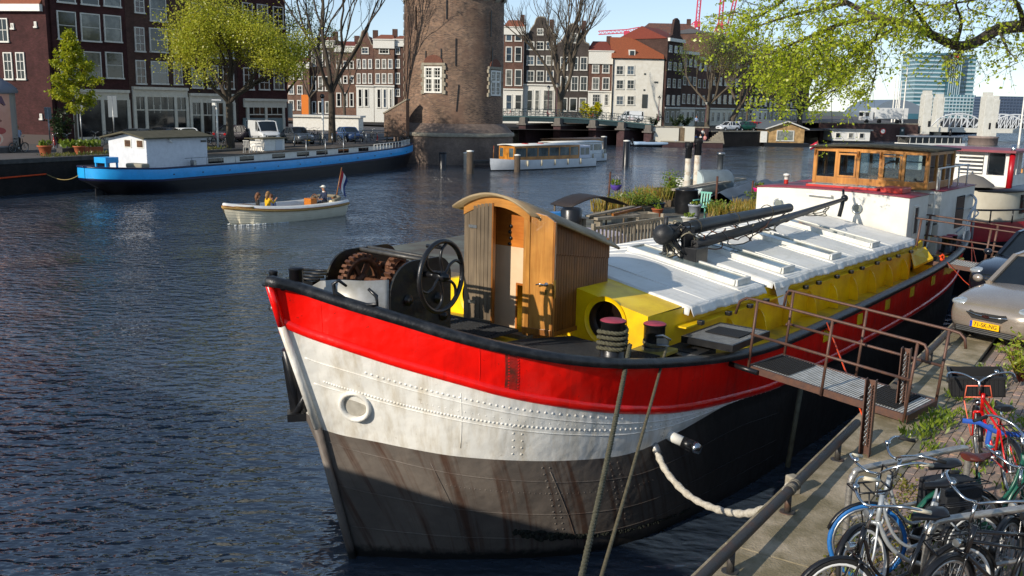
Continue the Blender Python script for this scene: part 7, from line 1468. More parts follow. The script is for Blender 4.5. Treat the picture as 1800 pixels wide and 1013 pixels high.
car('parked_car','dark saloon car in front of the cream shopfront',lg(335,81),math.atan2(LE.y,LE.x)+.02,m_navy,4.5,1.8,1.5,.93,group=CL)
car('parked_car','grey hatchback left of the dark saloon',lg(292,77.5),math.atan2(LE.y,LE.x)+.05,m_cgrey,4.2,1.75,1.5,.93,group=CL)
car('parked_car','blue car parked right of the tall elm',lg(628,93),rzl+1.0,m_cblue,3.8,1.7,1.4,.9,group=CL)
# far bicycles: one built, the rest copied with their parts
far = bike('red bicycle on the stand by the small lime tree', lg(100,70.5), 2.2, m_redfr, detail=False, group='bicycles on the left quay', chain=False)
far2 = bike('black bicycle beside the red one by the small lime tree', lg(122,71), 2.0, m_blkfr, detail=False, group='bicycles on the left quay', chain=False)
spots = [(36,66.0,.3,'black bicycle with pale rims leaning at the advertising column'),(170,75.5,.9,'bicycle at the plum house window, left one'),(190,76.5,.9,'bicycle at the plum house window, middle one'),(210,77.5,.9,'bicycle at the plum house window, right one'),(238,79,.8,'bicycle in front of the cream shopfront door'),(372,80,1.2,'bicycle propped on the quay fence, first right of the white cabin'),(392,81,.9,'bicycle propped on the quay fence, second right of the white cabin'),(404,80.5,1.6,'bicycle rearing on its stand beside the elm'),
 (522,97,.7,'bicycle in the crowd behind the grey car, first'),(533,98,.9,'bicycle in the crowd behind the grey car, second'),(545,97,.6,'bicycle in the crowd behind the grey car, third'),(556,98,1.0,'bicycle in the crowd behind the grey car, fourth'),(600,97,.5,'bicycle behind the tall elm, nearest its trunk'),(618,98,.6,'bicycle behind the tall elm, right of the trunk'),(640,98,.7,'bicycle behind the blue car'),(602,88.5,.6,'bicycle leaning on the quay fence right of the elm'),(634,89.5,.7,'bicycle leaning on the quay fence before the blue car'),(664,90.5,.8,'reddish bicycle leaning on the quay fence'),(712,92.5,.7,'bicycle leaning on the fence by the tower'),(566,87.5,.8,'bicycle leaning on the fence by the elm trunk'),(655,98,.7,'bicycle left of the walking man')]
for k,(px,Y_,r_,lab) in enumerate(spots): copy_tree((far2,far2,far)[k%3 if k in (17,3) else 0], lg(px,Y_), rzL+r_*.4+rnd(-.3,.3), label=lab, lean=rnd(-.1,.1))
# quay fence
fq = thing('quay_fence','low green iron fence along the left quay by the parked cars','fence',lq(22,.25,Q+.1),rzL); m_ir = mat('green black iron','#1d2b28',.5)
for k in range(14): MB().cyl(V(k*1.7,0,0),V(k*1.7,0,1.0),.05).build('post', m_ir if k%3 else m_alu, fq)
for z in (.5,.95): MB().tube([V(0,0,z),V(22.1,0,z)],.025,6).build('rail', m_ir, fq)
# advertising column with poster
p = lg(-15,66); ac = thing('advertising_column','round advertising column with a large face poster at the left edge','column',p,0); R_ = 1.85
MB().lathe([(R_*1.03,0),(R_*1.03,.35),(R_,.4)],32).build('plinth', m_cope, ac); MB().lathe([(R_,.4),(R_,4.05)],32).build('drum', mat('column drum','#8d8a86',.5), ac); MB().lathe([(R_*1.1,4.05),(R_*1.12,4.2),(R_*1.08,4.4),(R_*.9,4.7),(R_*.5,5.15),(0,5.4)],32).build('cap', mat('column cap','#6b6e78',.6), ac)
def on_drum(a,z,off=.0): return V((R_+off)*math.sin(a),-(R_+off)*math.cos(a),z)
def patch(pts, name, m_, off):
    o = MB(); n = len(pts); cx = sum(p_[0] for p_ in pts)/n; cz = sum(p_[1] for p_ in pts)/n; rings = []
    for f in (0.02,.33,.66,1): rings.append([on_drum(cx+(a-cx)*f,cz+(z-cz)*f,off) for a,z in pts])
    o.grid(rings,closed=True); o.build(name, m_, poster)
poster = bpy.data.objects.new('poster', None); col.objects.link(poster); poster.parent = ac
o = MB(); o.grid([[on_drum(-.6+2.0*k/24,z,.012) for z in (.5,2.3,4.0)] for k in range(25)]); o.build('sheet', mat('poster flesh tone','#c98d76',.45,c2='#d8a48e',vs=.7), poster)
el = lambda ca,cz,ra,rz__,n=18,rot=0: [(ca+ra*math.cos(t_)*math.cos(rot)-rz__/R_*math.sin(t_)*math.sin(rot),cz+rz__*math.sin(t_)*math.cos(rot)+ra*R_*math.cos(t_)*math.sin(rot)) for t_ in [2*math.pi*k/n for k in range(n)]]
patch(el(.6,3.1,.32,.64),'sunglass_rim',mat('plum spectacle rim','#5a3348',.35),.018); patch(el(.58,3.1,.26,.52),'sunglass_lens',mat('dark lens','#3a3a36',.15,c2='#6c665c',vs=2),.024); patch([(.1,3.78),(.6,3.84),(.98,3.7),(1.12,3.2),(1.2,3.25),(1.06,3.86),(.6,3.97),(.1,3.9)],'sunglass_arm',MT['plum spectacle rim'],.02)
patch(el(.88,2.2,.12,.1),'nostril',mat('shade of nose','#8c4f42',.5),.02); patch(el(.85,1.52,.28,.24),'lips',mat('red lips','#a8403c',.4),.022); patch(el(.5,.98,.5,.55),'fruit_rind',mat('pale rind','#e6c3a8',.5),.026); patch(el(.48,.96,.43,.47),'fruit_flesh',mat('grapefruit flesh','#d6604f',.5,c2='#e68a70',vs=14),.032)
text_mesh('e',.55,m_white,poster,on_drum(.36,2.1,.03),(math.pi/2,0,.36),'poster_letter')
person('pedestrian in pale shirt half hidden by the advertising column', lg(37,67.5), 2.5, 'stand', mat('pale shirt','#9aa6bd',.8), m_darkc, m_hairbl)
person('man in dark clothes walking towards the tower', lg(679,118,Q), .3, 'stand', m_darkc, m_darkc, m_hairb)
# signs and lamps
def sign(label, px, Y_, hgt, board, m_=None, name='sign_post'):
    t = thing(name, label, 'sign', lg(px,Y_), 0, 'sign posts on the left quay'); MB().cyl(V(0,0,0),V(0,0,hgt),.05).build('pole', m_steel, t); bw,bh_ = board; MB().box(-bw/2,bw/2,-.04,.0,hgt-bh_,hgt).build('board', m_ or mat('grey sign back','#6d767d',.5), t, bevel=.02)
sign('grey rectangular sign board on a leaning pole by the bicycles',92,70,3.1,(.5,.85)); sign('tall blue grey parking sign in front of the plum house',205,73,4.0,(.7,1.6)); sign('small sign on a pole beside the lime trunk',148,73,3.3,(.6,.5)); sign('pale sign board at the house corner behind the van',508,100,3.6,(1.1,1.5),mat('pale board','#b9bcb6',.5)) 
lp = thing('solar_lamp','white post with tilted solar panel on the blue barge side of the quay','lamp',lg(385,77),0); MB().cyl(V(0,0,0),V(0,0,3.6),.08).build('pole', m_white, lp); MB().cbox(V(.1,0,3.85),(.75,.6,.08),0).build('panel', mat('solar panel','#c9ccd2',.2), lp); MB().cbox(V(-.15,-.1,3.5),(.3,.2,.25)).build('camera', m_white, lp, bevel=.03)
lp = thing('camera_pole','tall white pole with dark head in front of the tall elm','lamp',lg(569,88),0); MB().cyl(V(0,0,0),V(0,0,4.2),.1).build('pole', m_white, lp); MB().ball(V(0,0,4.35),.22,8).build('head', m_black, lp); MB().cyl(V(0,0,1.2),V(0,0,1.3),.14).build('collar', m_steel, lp)
# pots and strip of greenery on the left quay
random.seed(9)
for k,(px,r_) in enumerate(((82,.45),(142,.38))):
    t = thing('terracotta_pot',('wide terracotta pot on the quay near the red bicycle','terracotta pot on the quay below the lime tree')[k],'pot',lq(0,0)+(lg(px,63.4+k*2.2)-lq(0,0)),0,'pots on the left quay'); MB().lathe([(r_*.65,0),(r_,r_*1.5),(r_*1.1,r_*1.5),(r_*1.1,r_*1.3),(r_*.8,r_*1.2),(0,r_*1.2)],16).build('pot', m_terra, t); o = MB(); leafblob(o,(0,0,r_*1.3),60,r_*.7,.3,.25); o.build('plant', m_grn, t)
for k,(px,Y_) in enumerate(((127,66),(160,67.5))): t = thing('wooden_trough',('grey trough of plants left of the terracotta pot','brown trough of plants right of the terracotta pot')[k],'planter',lg(px,Y_),rzL,'troughs on the left quay'); MB().box(-.9,.9,-.3,.3,0,.4).build('trough', (m_cope,m_terra)[k], t); o = MB(); leafblob(o,(0,0,.4),160,.7,.4,.25); o.build('plants', m_grn, t)
gs = MB()
for k in range(420): t_ = rnd(4,20); leafblob(gs, lq(t_,rnd(.6,2.0),Q), 3, .25, .2, .2, .6, True)
o = gs.build('verge_grass', leafmat('verge grass','#4f5c22','#7a7236',.3)); o['kind'] = 'stuff'; o['label'] = 'rough grass verge on the left quay below the lime tree'; o['category'] = 'grass'
# ================================================================ BRICK TOWER ON THE QUAY
TC = V(-6.45,99.3,0); tw = thing('brick_tower','massive round brick tower with white cross windows standing in the canal','tower',TC,0)
brT = brick('tower bricks','#5e4a42','#94755f','#857a6c',.3,.1,cyl=5.1,patch='#735a4b',stain=.35); brB = brick('tower base bricks','#7d6a60','#8a776a','#6f655c',.24,.075,cyl=6.3,stain=.3)
m_ash = mat('weathered sandstone','#98907f',.85,c2='#7f7768',vs=3,bmp=.3,bs=20)
oct_ = 48
MB().lathe([(6.2,-1.5),(6.2,2.75)],oct_).build('base', brB, tw); MB().lathe([(6.35,2.75),(6.38,2.9),(6.3,3.1),(6.2,3.12),(6.2,2.76)],oct_).build('base_string_course', m_ash, tw); MB().lathe([(6.2,3.1),(5.3,4.0),(5.12,4.0)],oct_).build('base_slope', brB, tw)
MB().lathe([(5.14,3.9),(5.08,16.6)],oct_).build('shaft', brT, tw)
for k in range(20):
    a0 = k*2*math.pi/20; MB().lathe([(5.05,15.85),(5.35,16.1),(5.35,16.45),(5.5,16.5),(5.5,16.9),(5.05,16.9)],6,a0=a0+.01,a1=a0+(2*math.pi/20)*.55).build('corbel_stone', m_ash, tw)
MB().lathe([(5.1,16.1),(5.3,16.4),(5.45,16.9),(5.45,21)],oct_).build('parapet', brT, tw); MB().lathe([(4.6,21),(3.8,26),(0,34)],24).build('spire', mat('lead spire','#55606a',.5), tw)
def on_tw(a,z,off=0): return V((5.1+off)*math.sin(a),-(5.1+off)*math.cos(a),z)
for a,z0,z1,hw in ((-.34,6.95,9.5,.95),(1.02,6.8,9.3,.9)):
    w_ = bpy.data.objects.new('cross_window', None); col.objects.link(w_); w_.parent = tw; w_.location = on_tw(a,0,0); w_.rotation_euler = (0,0,a)
    MB().box(-hw+.05,hw-.05,-.02,.3,z0,z1).build('pane', m_dglass, w_); o = MB(); o.box(-hw,-hw+.16,-.1,.3,z0,z1); o.box(hw-.16,hw,-.1,.3,z0,z1); o.box(-hw,hw,-.11,.3,z1-.16,z1); o.box(-hw,hw,-.12,.3,z0,z0+.16); o.box(-.1,.1,-.105,.3,z0,z1); o.box(-hw,hw,-.1,.3,z0+(z1-z0)*.52,z0+(z1-z0)*.52+.18); o.build('frame', m_frame, w_)
    o = MB()
    for s_ in (-.5,.5):
        for x_ in (-.28,0,.28): o.box(s_*hw+x_-.025,s_*hw+x_+.025,-.06,.02,z0,z1)
    for f in (.17,.34,.68,.84): o.box(-hw,hw,-.055,.02,z0+(z1-z0)*f-.025,z0+(z1-z0)*f+.025)
    o.build('glazing_bars', m_frame, w_)
    for k in range(7):
        for s_ in (-1,1): zz = z0-.1+k*(z1-z0+.2)/7; wd_ = .22 if k%2 else .38; MB().box(s_*(hw+wd_/2)-wd_/2,s_*(hw+wd_/2)+wd_/2,-.06,.35,zz,zz+(z1-z0+.2)/7-.02).build('quoin', m_ash, w_)
    MB().box(-hw-.3,hw+.3,-.08,.3,z1+.1,z1+.35).build('lintel', m_ash, w_); o = MB(); n=12; o.prism([V(1.05*hw*math.cos(t_),-.045,z1+.36+.75*math.sin(t_)) for t_ in [math.pi*k/n for k in range(n+1)]],V(0,.3,0)); o.build('relieving_arch', mat('orange arch bricks','#6e4434',.85,c2='#5a382c',vs=10), w_)
for a,z0,z1 in ((-.75,13,15.2),(-.5,8.8,11),(-.08,14,15.8),(.1,9.6,12.2),(-.18,8.9,11.2),(.12,5.2,7.8),(.85,12.5,15),(.9,9.5,11.5),(-.95,9.3,11.3)): o = MB(); o.bar(on_tw(a,z0,.05),on_tw(a+(.04 if z0<6 else 0),z1,.05),.1,.08,up=on_tw(a,0,1)); o.build('wall_anchor', m_black, tw)
for k in range(16):
    z = 4.3+k*.76; wd_ = .5 if k%2 else .32; o = MB(); a = -1.32; o.lathe([(5.12,z),(5.2,z),(5.2,z+.5),(5.12,z+.5)],4,a0=a-math.pi/2-wd_/10,a1=a-math.pi/2+wd_/10); o.build('quoin', m_ash, tw)
o = MB(); o.prism([V(-6.6,-4.6,2.6),V(-4.3,-5.6,2.6),V(-4.3,-5.6,6.2),V(-6.6,-4.6,4.8)],V(.25,.7,0)); o.build('buttress_wall', brT, tw); o = MB(); o.prism([V(-6.7,-4.65,4.8),V(-4.25,-5.7,6.2),V(-4.25,-5.7,6.35),V(-6.7,-4.65,4.95)],V(.3,.8,0)); o.build('buttress_coping', m_ash, tw)
t = thing('landing_stage','low grey landing stage at the foot of the tower','jetty',V(-4.2,90.5,0),.6); MB().box(0,6,0,1.4,.35,.6).build('platform', m_cope, t); [MB().box(x_,x_+.25,.1,.35,-1,.36).build('pile', m_oldw, t) for x_ in (.3,2.8,5.4)]
# ================================================================ FAR BANK GROUND, BRIDGE
FB = 2.3
g = MB(); poly = [V(-3,140,FB),aty(1146,250,148).xy.to_3d()+V(0,0,FB),aty(1250,250,150).xy.to_3d()+V(0,0,FB),aty(1345,250,157.5).xy.to_3d()+V(0,0,FB),V(86,213,FB),V(360,600,FB),V(-150,600,FB),V(-60,172,FB)]
g.add(poly,[tuple(range(8))]); structure(g.build('far_bank_ground', m_street))
def wallseg(label, A_, B_, z1, m_, th=.6, name='quay_wall'):
    d = B_-A_; t = thing(name, label, 'wall', V(A_.x,A_.y,0), math.atan2(d.y,d.x), 'far quay walls'); L_ = d.xy.length; MB().box(0,L_,0,th,-1.5,z1).build('wall_face', m_, t); MB().box(-.05,L_+.05,-.08,th,z1,z1+.18).build('coping', m_ash, t); return t
brQ = brick('purple quay bricks','#4a3538','#553d3d','#3f3335',.22,.07)
wallseg('purple brick quay wall right of the bridge', aty(1146,250,148), aty(1245,250,149.5), 2.9, brQ); wallseg('dark curved quay wall below the parked cars', aty(1250,250,150), aty(1345,250,157.5), FB, m_quay)
t = thing('quay_steps','worn stone steps going down the far quay','steps',aty(1236,250,149).xy.to_3d(),.1)
for k in range(8): MB().box(.2+k*.32,2.9,-1.6+.15*k,.3,.5+k*.24,.5+(k+1)*.24).build('step', m_ash, t)
t = thing('low_quay','low stone landing below the brick wall where people sit','quay',aty(1160,250,147).xy.to_3d(),.09); MB().box(0,9.5,-1.6,1.0,-1,.75).build('platform', brQ, t); MB().box(0,9.5,-1.7,1.0,.75,.9).build('slab', m_ash, t)
BL, BR = aty(878,204,146), aty(1149,219,146.5); bd = BR-BL; rzB = math.atan2(bd.y,bd.x); LB = bd.xy.length
br = thing('road_bridge','low green iron bridge on brick piers behind the saloon boats','bridge',V(BL.x,BL.y,0),rzB); m_cap = mat('grey pier cap','#67625c',.85,c2='#55514c',vs=3); m_iron = mat('dark green iron','#1c2f33',.45,c2='#24393c',vs=3)
def dkz(x): f = x/LB; return BL.z+(BR.z-BL.z)*f+.35*4*f*(1-f)-.05
n = 24
o = MB(); o.grid([[V(LB*k/n,0,dkz(LB*k/n)),V(LB*k/n,9,dkz(LB*k/n))] for k in range(n+1)]); o.grid([[V(LB*k/n,-.02,dkz(LB*k/n)-.75),V(LB*k/n,-.02,dkz(LB*k/n)-.12)] for k in range(n+1)]); o.grid([[V(LB*k/n,0,dkz(LB*k/n)-.75),V(LB*k/n,9,dkz(LB*k/n)-.75)] for k in range(n+1)]); o.build('girder', m_iron, br)
o = MB(); o.grid([[V(LB*k/n,-.12,dkz(LB*k/n)-.14),V(LB*k/n,-.14,dkz(LB*k/n)+.06),V(LB*k/n,.1,dkz(LB*k/n)+.06)] for k in range(n+1)]); o.build('deck_edge', mat('pale green edge','#3f5655',.5), br)
for px in (919,980,1042,1092,1140):
    x_ = (aty(px,230,146.3).x-BL.x)/math.cos(rzB); T = Matrix.Translation(V(x_,0,0)) @ Matrix.Rotation(math.radians(55)-rzB,4,'Z'); po = bpy.data.objects.new('pier', None); col.objects.link(po); po.parent = br
    o = MB(); o.box(-.2,11,-.65,.65,-1.5,dkz(x_)-1.3,T); o.build('shaft', brQ, po); o = MB(); o.box(-.5,11.2,-.85,.85,dkz(x_)-1.3,dkz(x_)-1.05,T); o.build('cap_stone', m_cap, po); o = MB(); o.box(-.35,.5,-.6,.6,dkz(x_)-1.05,dkz(x_)-.1,T); o.build('bearing_block', m_cap, po)
o = MB(); [o.tube([V(LB*k/n,.05,dkz(LB*k/n)+z) for k in range(n+1)],.035,5) for z in (.35,.75,1.12)]; o.build('rails', m_iron, br)
for k in range(40): x_ = LB*k/39; MB().box(x_-.03,x_+.03,.02,.08,dkz(x_),dkz(x_)+1.15).build('rail_post', m_iron, br)
random.seed(77)
for k in range(17):
    px = 893+k*14.5; p = aty(px,205,148.5); x_ = (p.x-BL.x)/math.cos(rzB); copy_tree(far2 if k%5 else far, V(p.x,p.y,dkz(x_)), rzB+rnd(-.25,.25)+(math.pi if k%2 else 0), label='bicycle against the iron bridge railing, %s from the tower' % ('first','second','third','fourth','fifth','sixth','seventh','eighth','ninth','tenth','eleventh','twelfth','thirteenth','fourteenth','fifteenth','sixteenth','last')[k], lean=rnd(-.12,.12))['group'] = 'bicycles along the bridge railing'
t = thing('boat_shed','pale boxy boathouse doors under the right end of the bridge','shed',aty(1147,250,146.6).xy.to_3d(),rzB); MB().box(0,4.0,0,2,.2,2.85).build('panel', mat('pale shed','#c6c2b5',.6), t); MB().box(4.05,4.9,.2,2,.4,2.9).build('door', m_oldw, t); MB().box(4.95,6.4,-.2,2,.4,3.1).build('panel', MT['pale shed'], t)
# ================================================================ FAR HOUSES
def fy(px,py,Y_): p = aty(px,py,Y_); return p.x, p.z
def facade_row(Y_, x0p, x1p, top, wall, label, wins, group, roof=None, ridge=None, cornice=None, base=None, gable=None, depth=9):
    x0,zt = fy(x0p,top,Y_); x1,_ = fy(x1p,top,Y_); zt = fy((x0p+x1p)/2,top,Y_)[1]; t = thing('canal_house', label, 'house', V(x0,Y_,0), 0, group); W_ = x1-x0
    MB().box(0,W_-.04,.06,depth,FB-.3,zt).build('wall', wall, t)
    for (a,b_,c_,d_,br_) in wins: p,q = fy(a,b_,Y_), fy(c_,d_,Y_); window(t,p[0]-x0,q[0]-x0,q[1],p[1],bars=br_,fw=.16)
    if cornice: MB().box(-.1,W_+.06,-.35,.1,zt-cornice,zt+.12).build('cornice', m_frame, t); MB().box(-.2,W_+.16,-.5,.1,zt+.12,zt+.3).build('cornice_cap', m_frame, t)
    if base: a = fy(x0p,base,Y_)[1]; MB().box(.02,W_-.06,.02,.1,FB-.2,a).build('ground_floor_front', m_frame, t); MB().box(-.05,W_,-.25,.1,a,a+.25).build('ground_floor_cornice', m_frame, t)
    if gable:
        zg = fy(x0p,gable,Y_)[1]; s_ = W_/2; hg = zg-zt; pr = [(0,0),(.02,.12),(.14,.18),(.2,.4),(.3,.62),(.33,.8),(.36,.92),(.43,.99),(.5,1.0)]; pts = [V(W_*a,0,zt+hg*c_) for a,c_ in pr]+[V(W_*(1-a),0,zt+hg*c_) for a,c_ in pr[::-1][1:]]
        MB().prism(pts[::-1],V(0,.45,0)).build('gable', wall, t); o = MB(); o.tube([p+V(0,.1,.08) for p in pts],.14,5); o.build('gable_coping', m_ash, t)
    if roof:
        zr = fy(x0p,ridge,Y_)[1] if ridge else zt+3
        if gable: gable_roof(t,W_,.5,depth,zt,zr,roof)
        else: MB().prism([V(-.1,0,zt+.3),V(W_*.25,2.5,zr),V(W_*.75,2.5,zr),V(W_+.1,0,zt+.3),V(W_+.1,depth,zt+.3),V(-.1,depth,zt+.3)][0:4],V(0,depth-2,0)).build('roof', roof, t) if False else MB().add([V(-.1,-.1,zt+.3),V(W_+.1,-.1,zt+.3),V(W_+.1,depth,zt+.3),V(-.1,depth,zt+.3),V(W_*.2,depth*.45,zr),V(W_*.8,depth*.45,zr)],[(0,1,5,4),(1,2,5),(2,3,4,5),(3,0,4)]).build('roof', roof, t)
        o = MB(); o.box(W_*.78,W_*.78+.9,depth*.4,depth*.4+.7,zt,zr+1.0); o.build('chimney', brL2, t)
    return t
def cells(cols, rows, br_): return [(a,c_,b_,d_,br_) for a,b_ in cols for c_,d_ in rows]
brF1 = brick('warm far bricks','#6e4e43','#7a594c','#5f4c44'); brF2 = brick('grey far bricks','#4c4542','#585049','#403b39'); brF3 = brick('orange far bricks','#7d5f50','#8a6b5a','#6b554a'); brF4 = brick('brown far bricks','#5f463c','#6b5044','#4f3f38'); m_plas = mat('white plaster','#d6d3c9',.8,c2='#c8c3b6',vs=1.2)
GB_ = 'houses behind the bridge'
facade_row(185,886,922,50,brF1,'slim brick house with white upper storey next to the tower',cells(((889,900),(905,917)),((52,73),(82,109),(122,151),(166,193)),(1,2)),GB_,m_tile,32,1.2,158)
facade_row(186,922,979,66,brF2,'dark grey house with rounded bell gable',cells(((926,939),(943,956),(960,973)),((73,88),(98,115),(124,144)),(2,2))+[(944,50,955,62,(2,2))]+cells(((926,936),(940,948),(955,972)),((158,196),),(1,2)),GB_,m_tile2,40,None,150,gable=30)
facade_row(185,979,1036,82,brF2,'dark grey gabled house with red roof behind the bare tree',cells(((985,998),(1004,1016),(1020,1032)),((100,124),(134,160)),(2,2))+[(1003,58,1015,76,(1,2))]+cells(((987,997),(1001,1014),(1018,1030)),((172,196),),(1,1)),GB_,m_tile2,42,None,None,gable=42)
facade_row(185,1036,1078,92,brF1,'brick house with pale pediment beside the white house',cells(((1041,1053),(1059,1071)),((113,129),(136,158)),(2,2))+[(1042,94,1071,106,(4,2))]+cells(((1041,1055),(1062,1070)),((165,186),),(3,3)),GB_,m_tile2,70,2.2,162)
t = facade_row(184,1078,1168,104,m_plas,'white plastered house with broad orange tiled roof',cells(((1083,1096),(1102,1115)),((115,132),(140,157),(168,185)),(2,2)),GB_,None,None,None,None,depth=11)
x0 = fy(1078,104,184)[0]; W_ = fy(1168,104,184)[0]-x0; ze = fy(1120,103,184)[1]; zr = fy(1120,66,188)[1]
MB().prism([V(-.3,-.5,ze),V(-.3,4.5,zr),V(-.3,9.5,ze)],V(W_+.2,0,0)).build('roof', mat('bright pantiles','#96502e',.85,c2='#743f28',vs=6,bmp=.8,bs=16), t); a = fy(1129,166,184); c_ = fy(1137,190,184); MB().box(a[0]-x0,c_[0]-x0,-.08,.1,c_[1],a[1]).build('door', m_dglass, t)
dm = bpy.data.objects.new('dormer', None); col.objects.link(dm); dm.parent = t; a = fy(1107,90,183); MB().box(a[0]-x0,a[0]-x0+1.2,.2,2.5,ze+.3,ze+1.6).build('cheeks', m_frame, dm); MB().box(a[0]-x0+.2,a[0]-x0+1.0,.15,.25,ze+.5,ze+1.4).build('pane', m_dglass, dm)
o = MB(); [o.box(x_,x_+.3,-.06,.1,zz,zz+.3) for x_,zz in ((6,ze-3),(6,ze-6),(8,ze-4.5),(8.4,ze-4.5))]; o.build('wall_vents', m_dglass, t)
MB().tube([V(.05,-.1,FB),V(.05,-.1,ze)],.1,6).build('downpipe', m_black, t)
facade_row(215,1123,1240,62,m_plas,'big white warehouse with mottled tile roof rising behind the white house',[(1201,66,1205,73,(1,1)),(1208,66,1212,73,(1,1))],GB_,mat('mottled pantiles','#7a4a36',.85,c2='#54403a',vs=3,bmp=.7,bs=12,contrast=(.4,.55)),36,.4,depth=14)
# row facing the canal, running away to the right
CO = aty(1168.5,195,184).xy; CD = Vector((.573,.82)).normalized(); m_slate = mat('slate roof','#3d3f45',.7,c2='#4a4c52',vs=4)
names = [('narrow black brick house with white-topped neck gable',brL3,7,16.5),('dark brick house with white cornice, second in the receding row',brF4,7,14.5),('dark red house with white windows, third in the receding row',brF1,7.5,13.8),('tall brown brick office with white bands in the receding row',brF4,15,19),('dark brick house behind the bare plane trees',brF2,9,15),('grey brick house far along the receding row',brF2,10,14),('last brown house of the receding row',brF4,30,13.5)]; t_ = 0
for i,(lab,m_,w_,hh) in enumerate(names):
    p = CO+CD*t_; t = house(lab,p,CD,w_,FB+hh,m_,11,z0=FB,group='houses of the receding row'); t_ += w_
    nc = max(2,int(w_/(2.3,2.2,2.5,2.9,2.4,2.6,2.8)[i])); nr = int(hh/3.2); fh = hh/nr
    for r_ in range(nr):
        for c_ in range(min(nc,7)):
            xx = w_/nc*(c_+.5); hw_ = (.6,.62,.55,.8,.6,.7,.6)[i]; window(t,xx-hw_,xx+hw_,FB+.8+r_*fh,FB+.8+r_*fh+(2.1-.2*r_),bars=((2,3),(2,2),(1,2),(2,2),(2,3),(1,2),(2,2))[i],fw=.14)
    MB().box(0,w_-.05,-.4,.1,FB+hh-.5,FB+hh+.1).build('cornice', m_frame, t); MB().box(.04,w_-.08,.01,.1,FB-.1,FB+3.3).build('ground_floor_front', m_shop if i%2 else m_ash, t); MB().box(.05,w_-.1,-.12,.1,FB+3.4,FB+3.7).build('string_course', m_frame, t)
    if i in (0,): MB().prism([V(w_*a,0,FB+hh+z_) for a,z_ in ((0,0),(.25,.8),(.3,2.6),(.35,3.6),(.5,4.0),(.65,3.6),(.7,2.6),(.75,.8),(1,0))][::-1],V(0,.5,0)).build('neck_gable', m_, t); 
    side_roof(t,w_,.3,11,FB+hh,FB+hh+(2.4,1.2,1.6,1.0,2.6,1.4,2.0)[i],(m_tile2,m_slate,m_tile2,m_slate,m_tile2,m_slate,m_slate)[i])
# row seen between the left houses and the tower
GA_ = 'houses between the left quay and the tower'
facade_row(172,500,543,112,brF3,'low red brick house behind the young trees',cells(((507,517),(522,532)),((120,140),(150,166),(176,194)),(2,2)),GA_,m_tile2,98,.8)
facade_row(173,543,588,74,brF4,'brown house with large white framed windows behind the elm',cells(((547,556),(559,568),(571,580)),((89,117),(134,160)),(1,2))+cells(((548,556),(559,568),(571,579)),((178,200),),(1,1)),GA_,m_tile2,62,1.0,None)
facade_row(173,588,625,84,brF3,'orange brick house with three window bays behind the elm',cells(((591,600),(603,611),(614,622)),((107,121),(133,147),(163,188)),(1,2)),GA_,m_tile2,70,.8)
facade_row(172,625,657,84,brF1,'brown brick house with white-capped bell gable',cells(((627,634),(637,644),(647,654)),((104,121),(129,147)),(2,2))+[(635,83,648,95,(2,2))]+cells(((629,637),(640,648)),((156,188),),(1,2)),GA_,m_tile2,60,None,152,gable=54)
facade_row(172,657,693,72,brF3,'orange brick house with white cornice and shopfront',cells(((660,668),(671,679),(682,690)),((104,121),(129,147)),(2,2))+[(666,82,684,95,(3,2))]+cells(((662,670),(673,680),(684,690)),((156,190),),(1,2)),GA_,m_tile,58,1.3,152)
facade_row(172.5,693,716,72,brF4,'narrow brown house half hidden by the tower',cells(((695,703),),((83,96),(104,120),(128,148),(156,170)),(2,2)),GA_,m_tile,60,1.0)
t = thing('white_houseboat','long low white roof of a boat behind the bicycle crowd','houseboat',aty(515,206,126).xy.to_3d(),0); W_ = aty(630,206,126).x-aty(515,206,126).x; z1 = aty(570,203,126).z; MB().box(0,W_,0,4,FB-.2,z1-.25).build('wall', m_white, t); MB().box(-.3,W_+.3,-.3,4.3,z1-.25,z1).build('roof', m_frame, t)
t = thing('orange_banner','tall orange banner by the far young tree','banner',aty(537,200,150).xy.to_3d()+V(0,0,FB),0); MB().box(-.6,.6,-.03,.03,.5,4.5).build('cloth', mat('orange banner','#d9761f',.7), t); MB().cyl(V(-.65,0,0),V(-.65,0,4.8),.06).build('pole', m_steel, t)
# trees on the far bank
GT = 'trees on the far bank'
tree('big bare plane tree in front of the grey gabled houses', aty(984,205,158).xy.to_3d()+V(0,0,FB), 23, .6, 61, None, 0, .2, 5, .18, .5, .7, m_bark2, .5, GT)
t = shrub('bright yellow forsythia bush on the far quay', aty(1040,200,157).xy.to_3d()+V(0,0,FB+.6), 2.6, 3.4, 2600, .5, leafmat('forsythia','#c9b800','#8f9a12',.4), 16)
tree('half bare plane tree before the receding row, left', aty(1243,217,166).xy.to_3d()+V(0,0,FB), 16, .4, 71, MT['sparse buds'], 3000, .26, 5, .25, .55, .6, m_bark2, .6, GT)
tree('leaning plane tree with brownish buds above the parked cars', aty(1283,220,170).xy.to_3d()+V(0,0,FB), 16.5, .5, 73, leafmat('brown buds','#9a8f40','#8a8440',.45), 6500, .28, 5, .25, .62, .5, m_bark2, .7, GT,lean=(1.5,0))
tree('slim greenish tree right of the leaning plane', aty(1312,222,175).xy.to_3d()+V(0,0,FB), 11, .2, 79, MT['sparse buds'], 1500, .3, 4, .3, .5, .6, m_bark2, .6, GT)
tree('dark-trunked leafy tree behind the wooden houseboat', aty(1405,222,182).xy.to_3d()+V(0,0,FB), 16, .5, 83, m_lime, 7000, .42, 5, .2, .75, .4, m_bark, .9, GT)
tree('leafy tree farther behind the wooden houseboat', aty(1370,222,205).xy.to_3d()+V(0,0,FB), 14, .4, 89, m_elm, 4000, .45, 4, .25, .7, .4, m_bark, .9, GT)
random.seed(15)
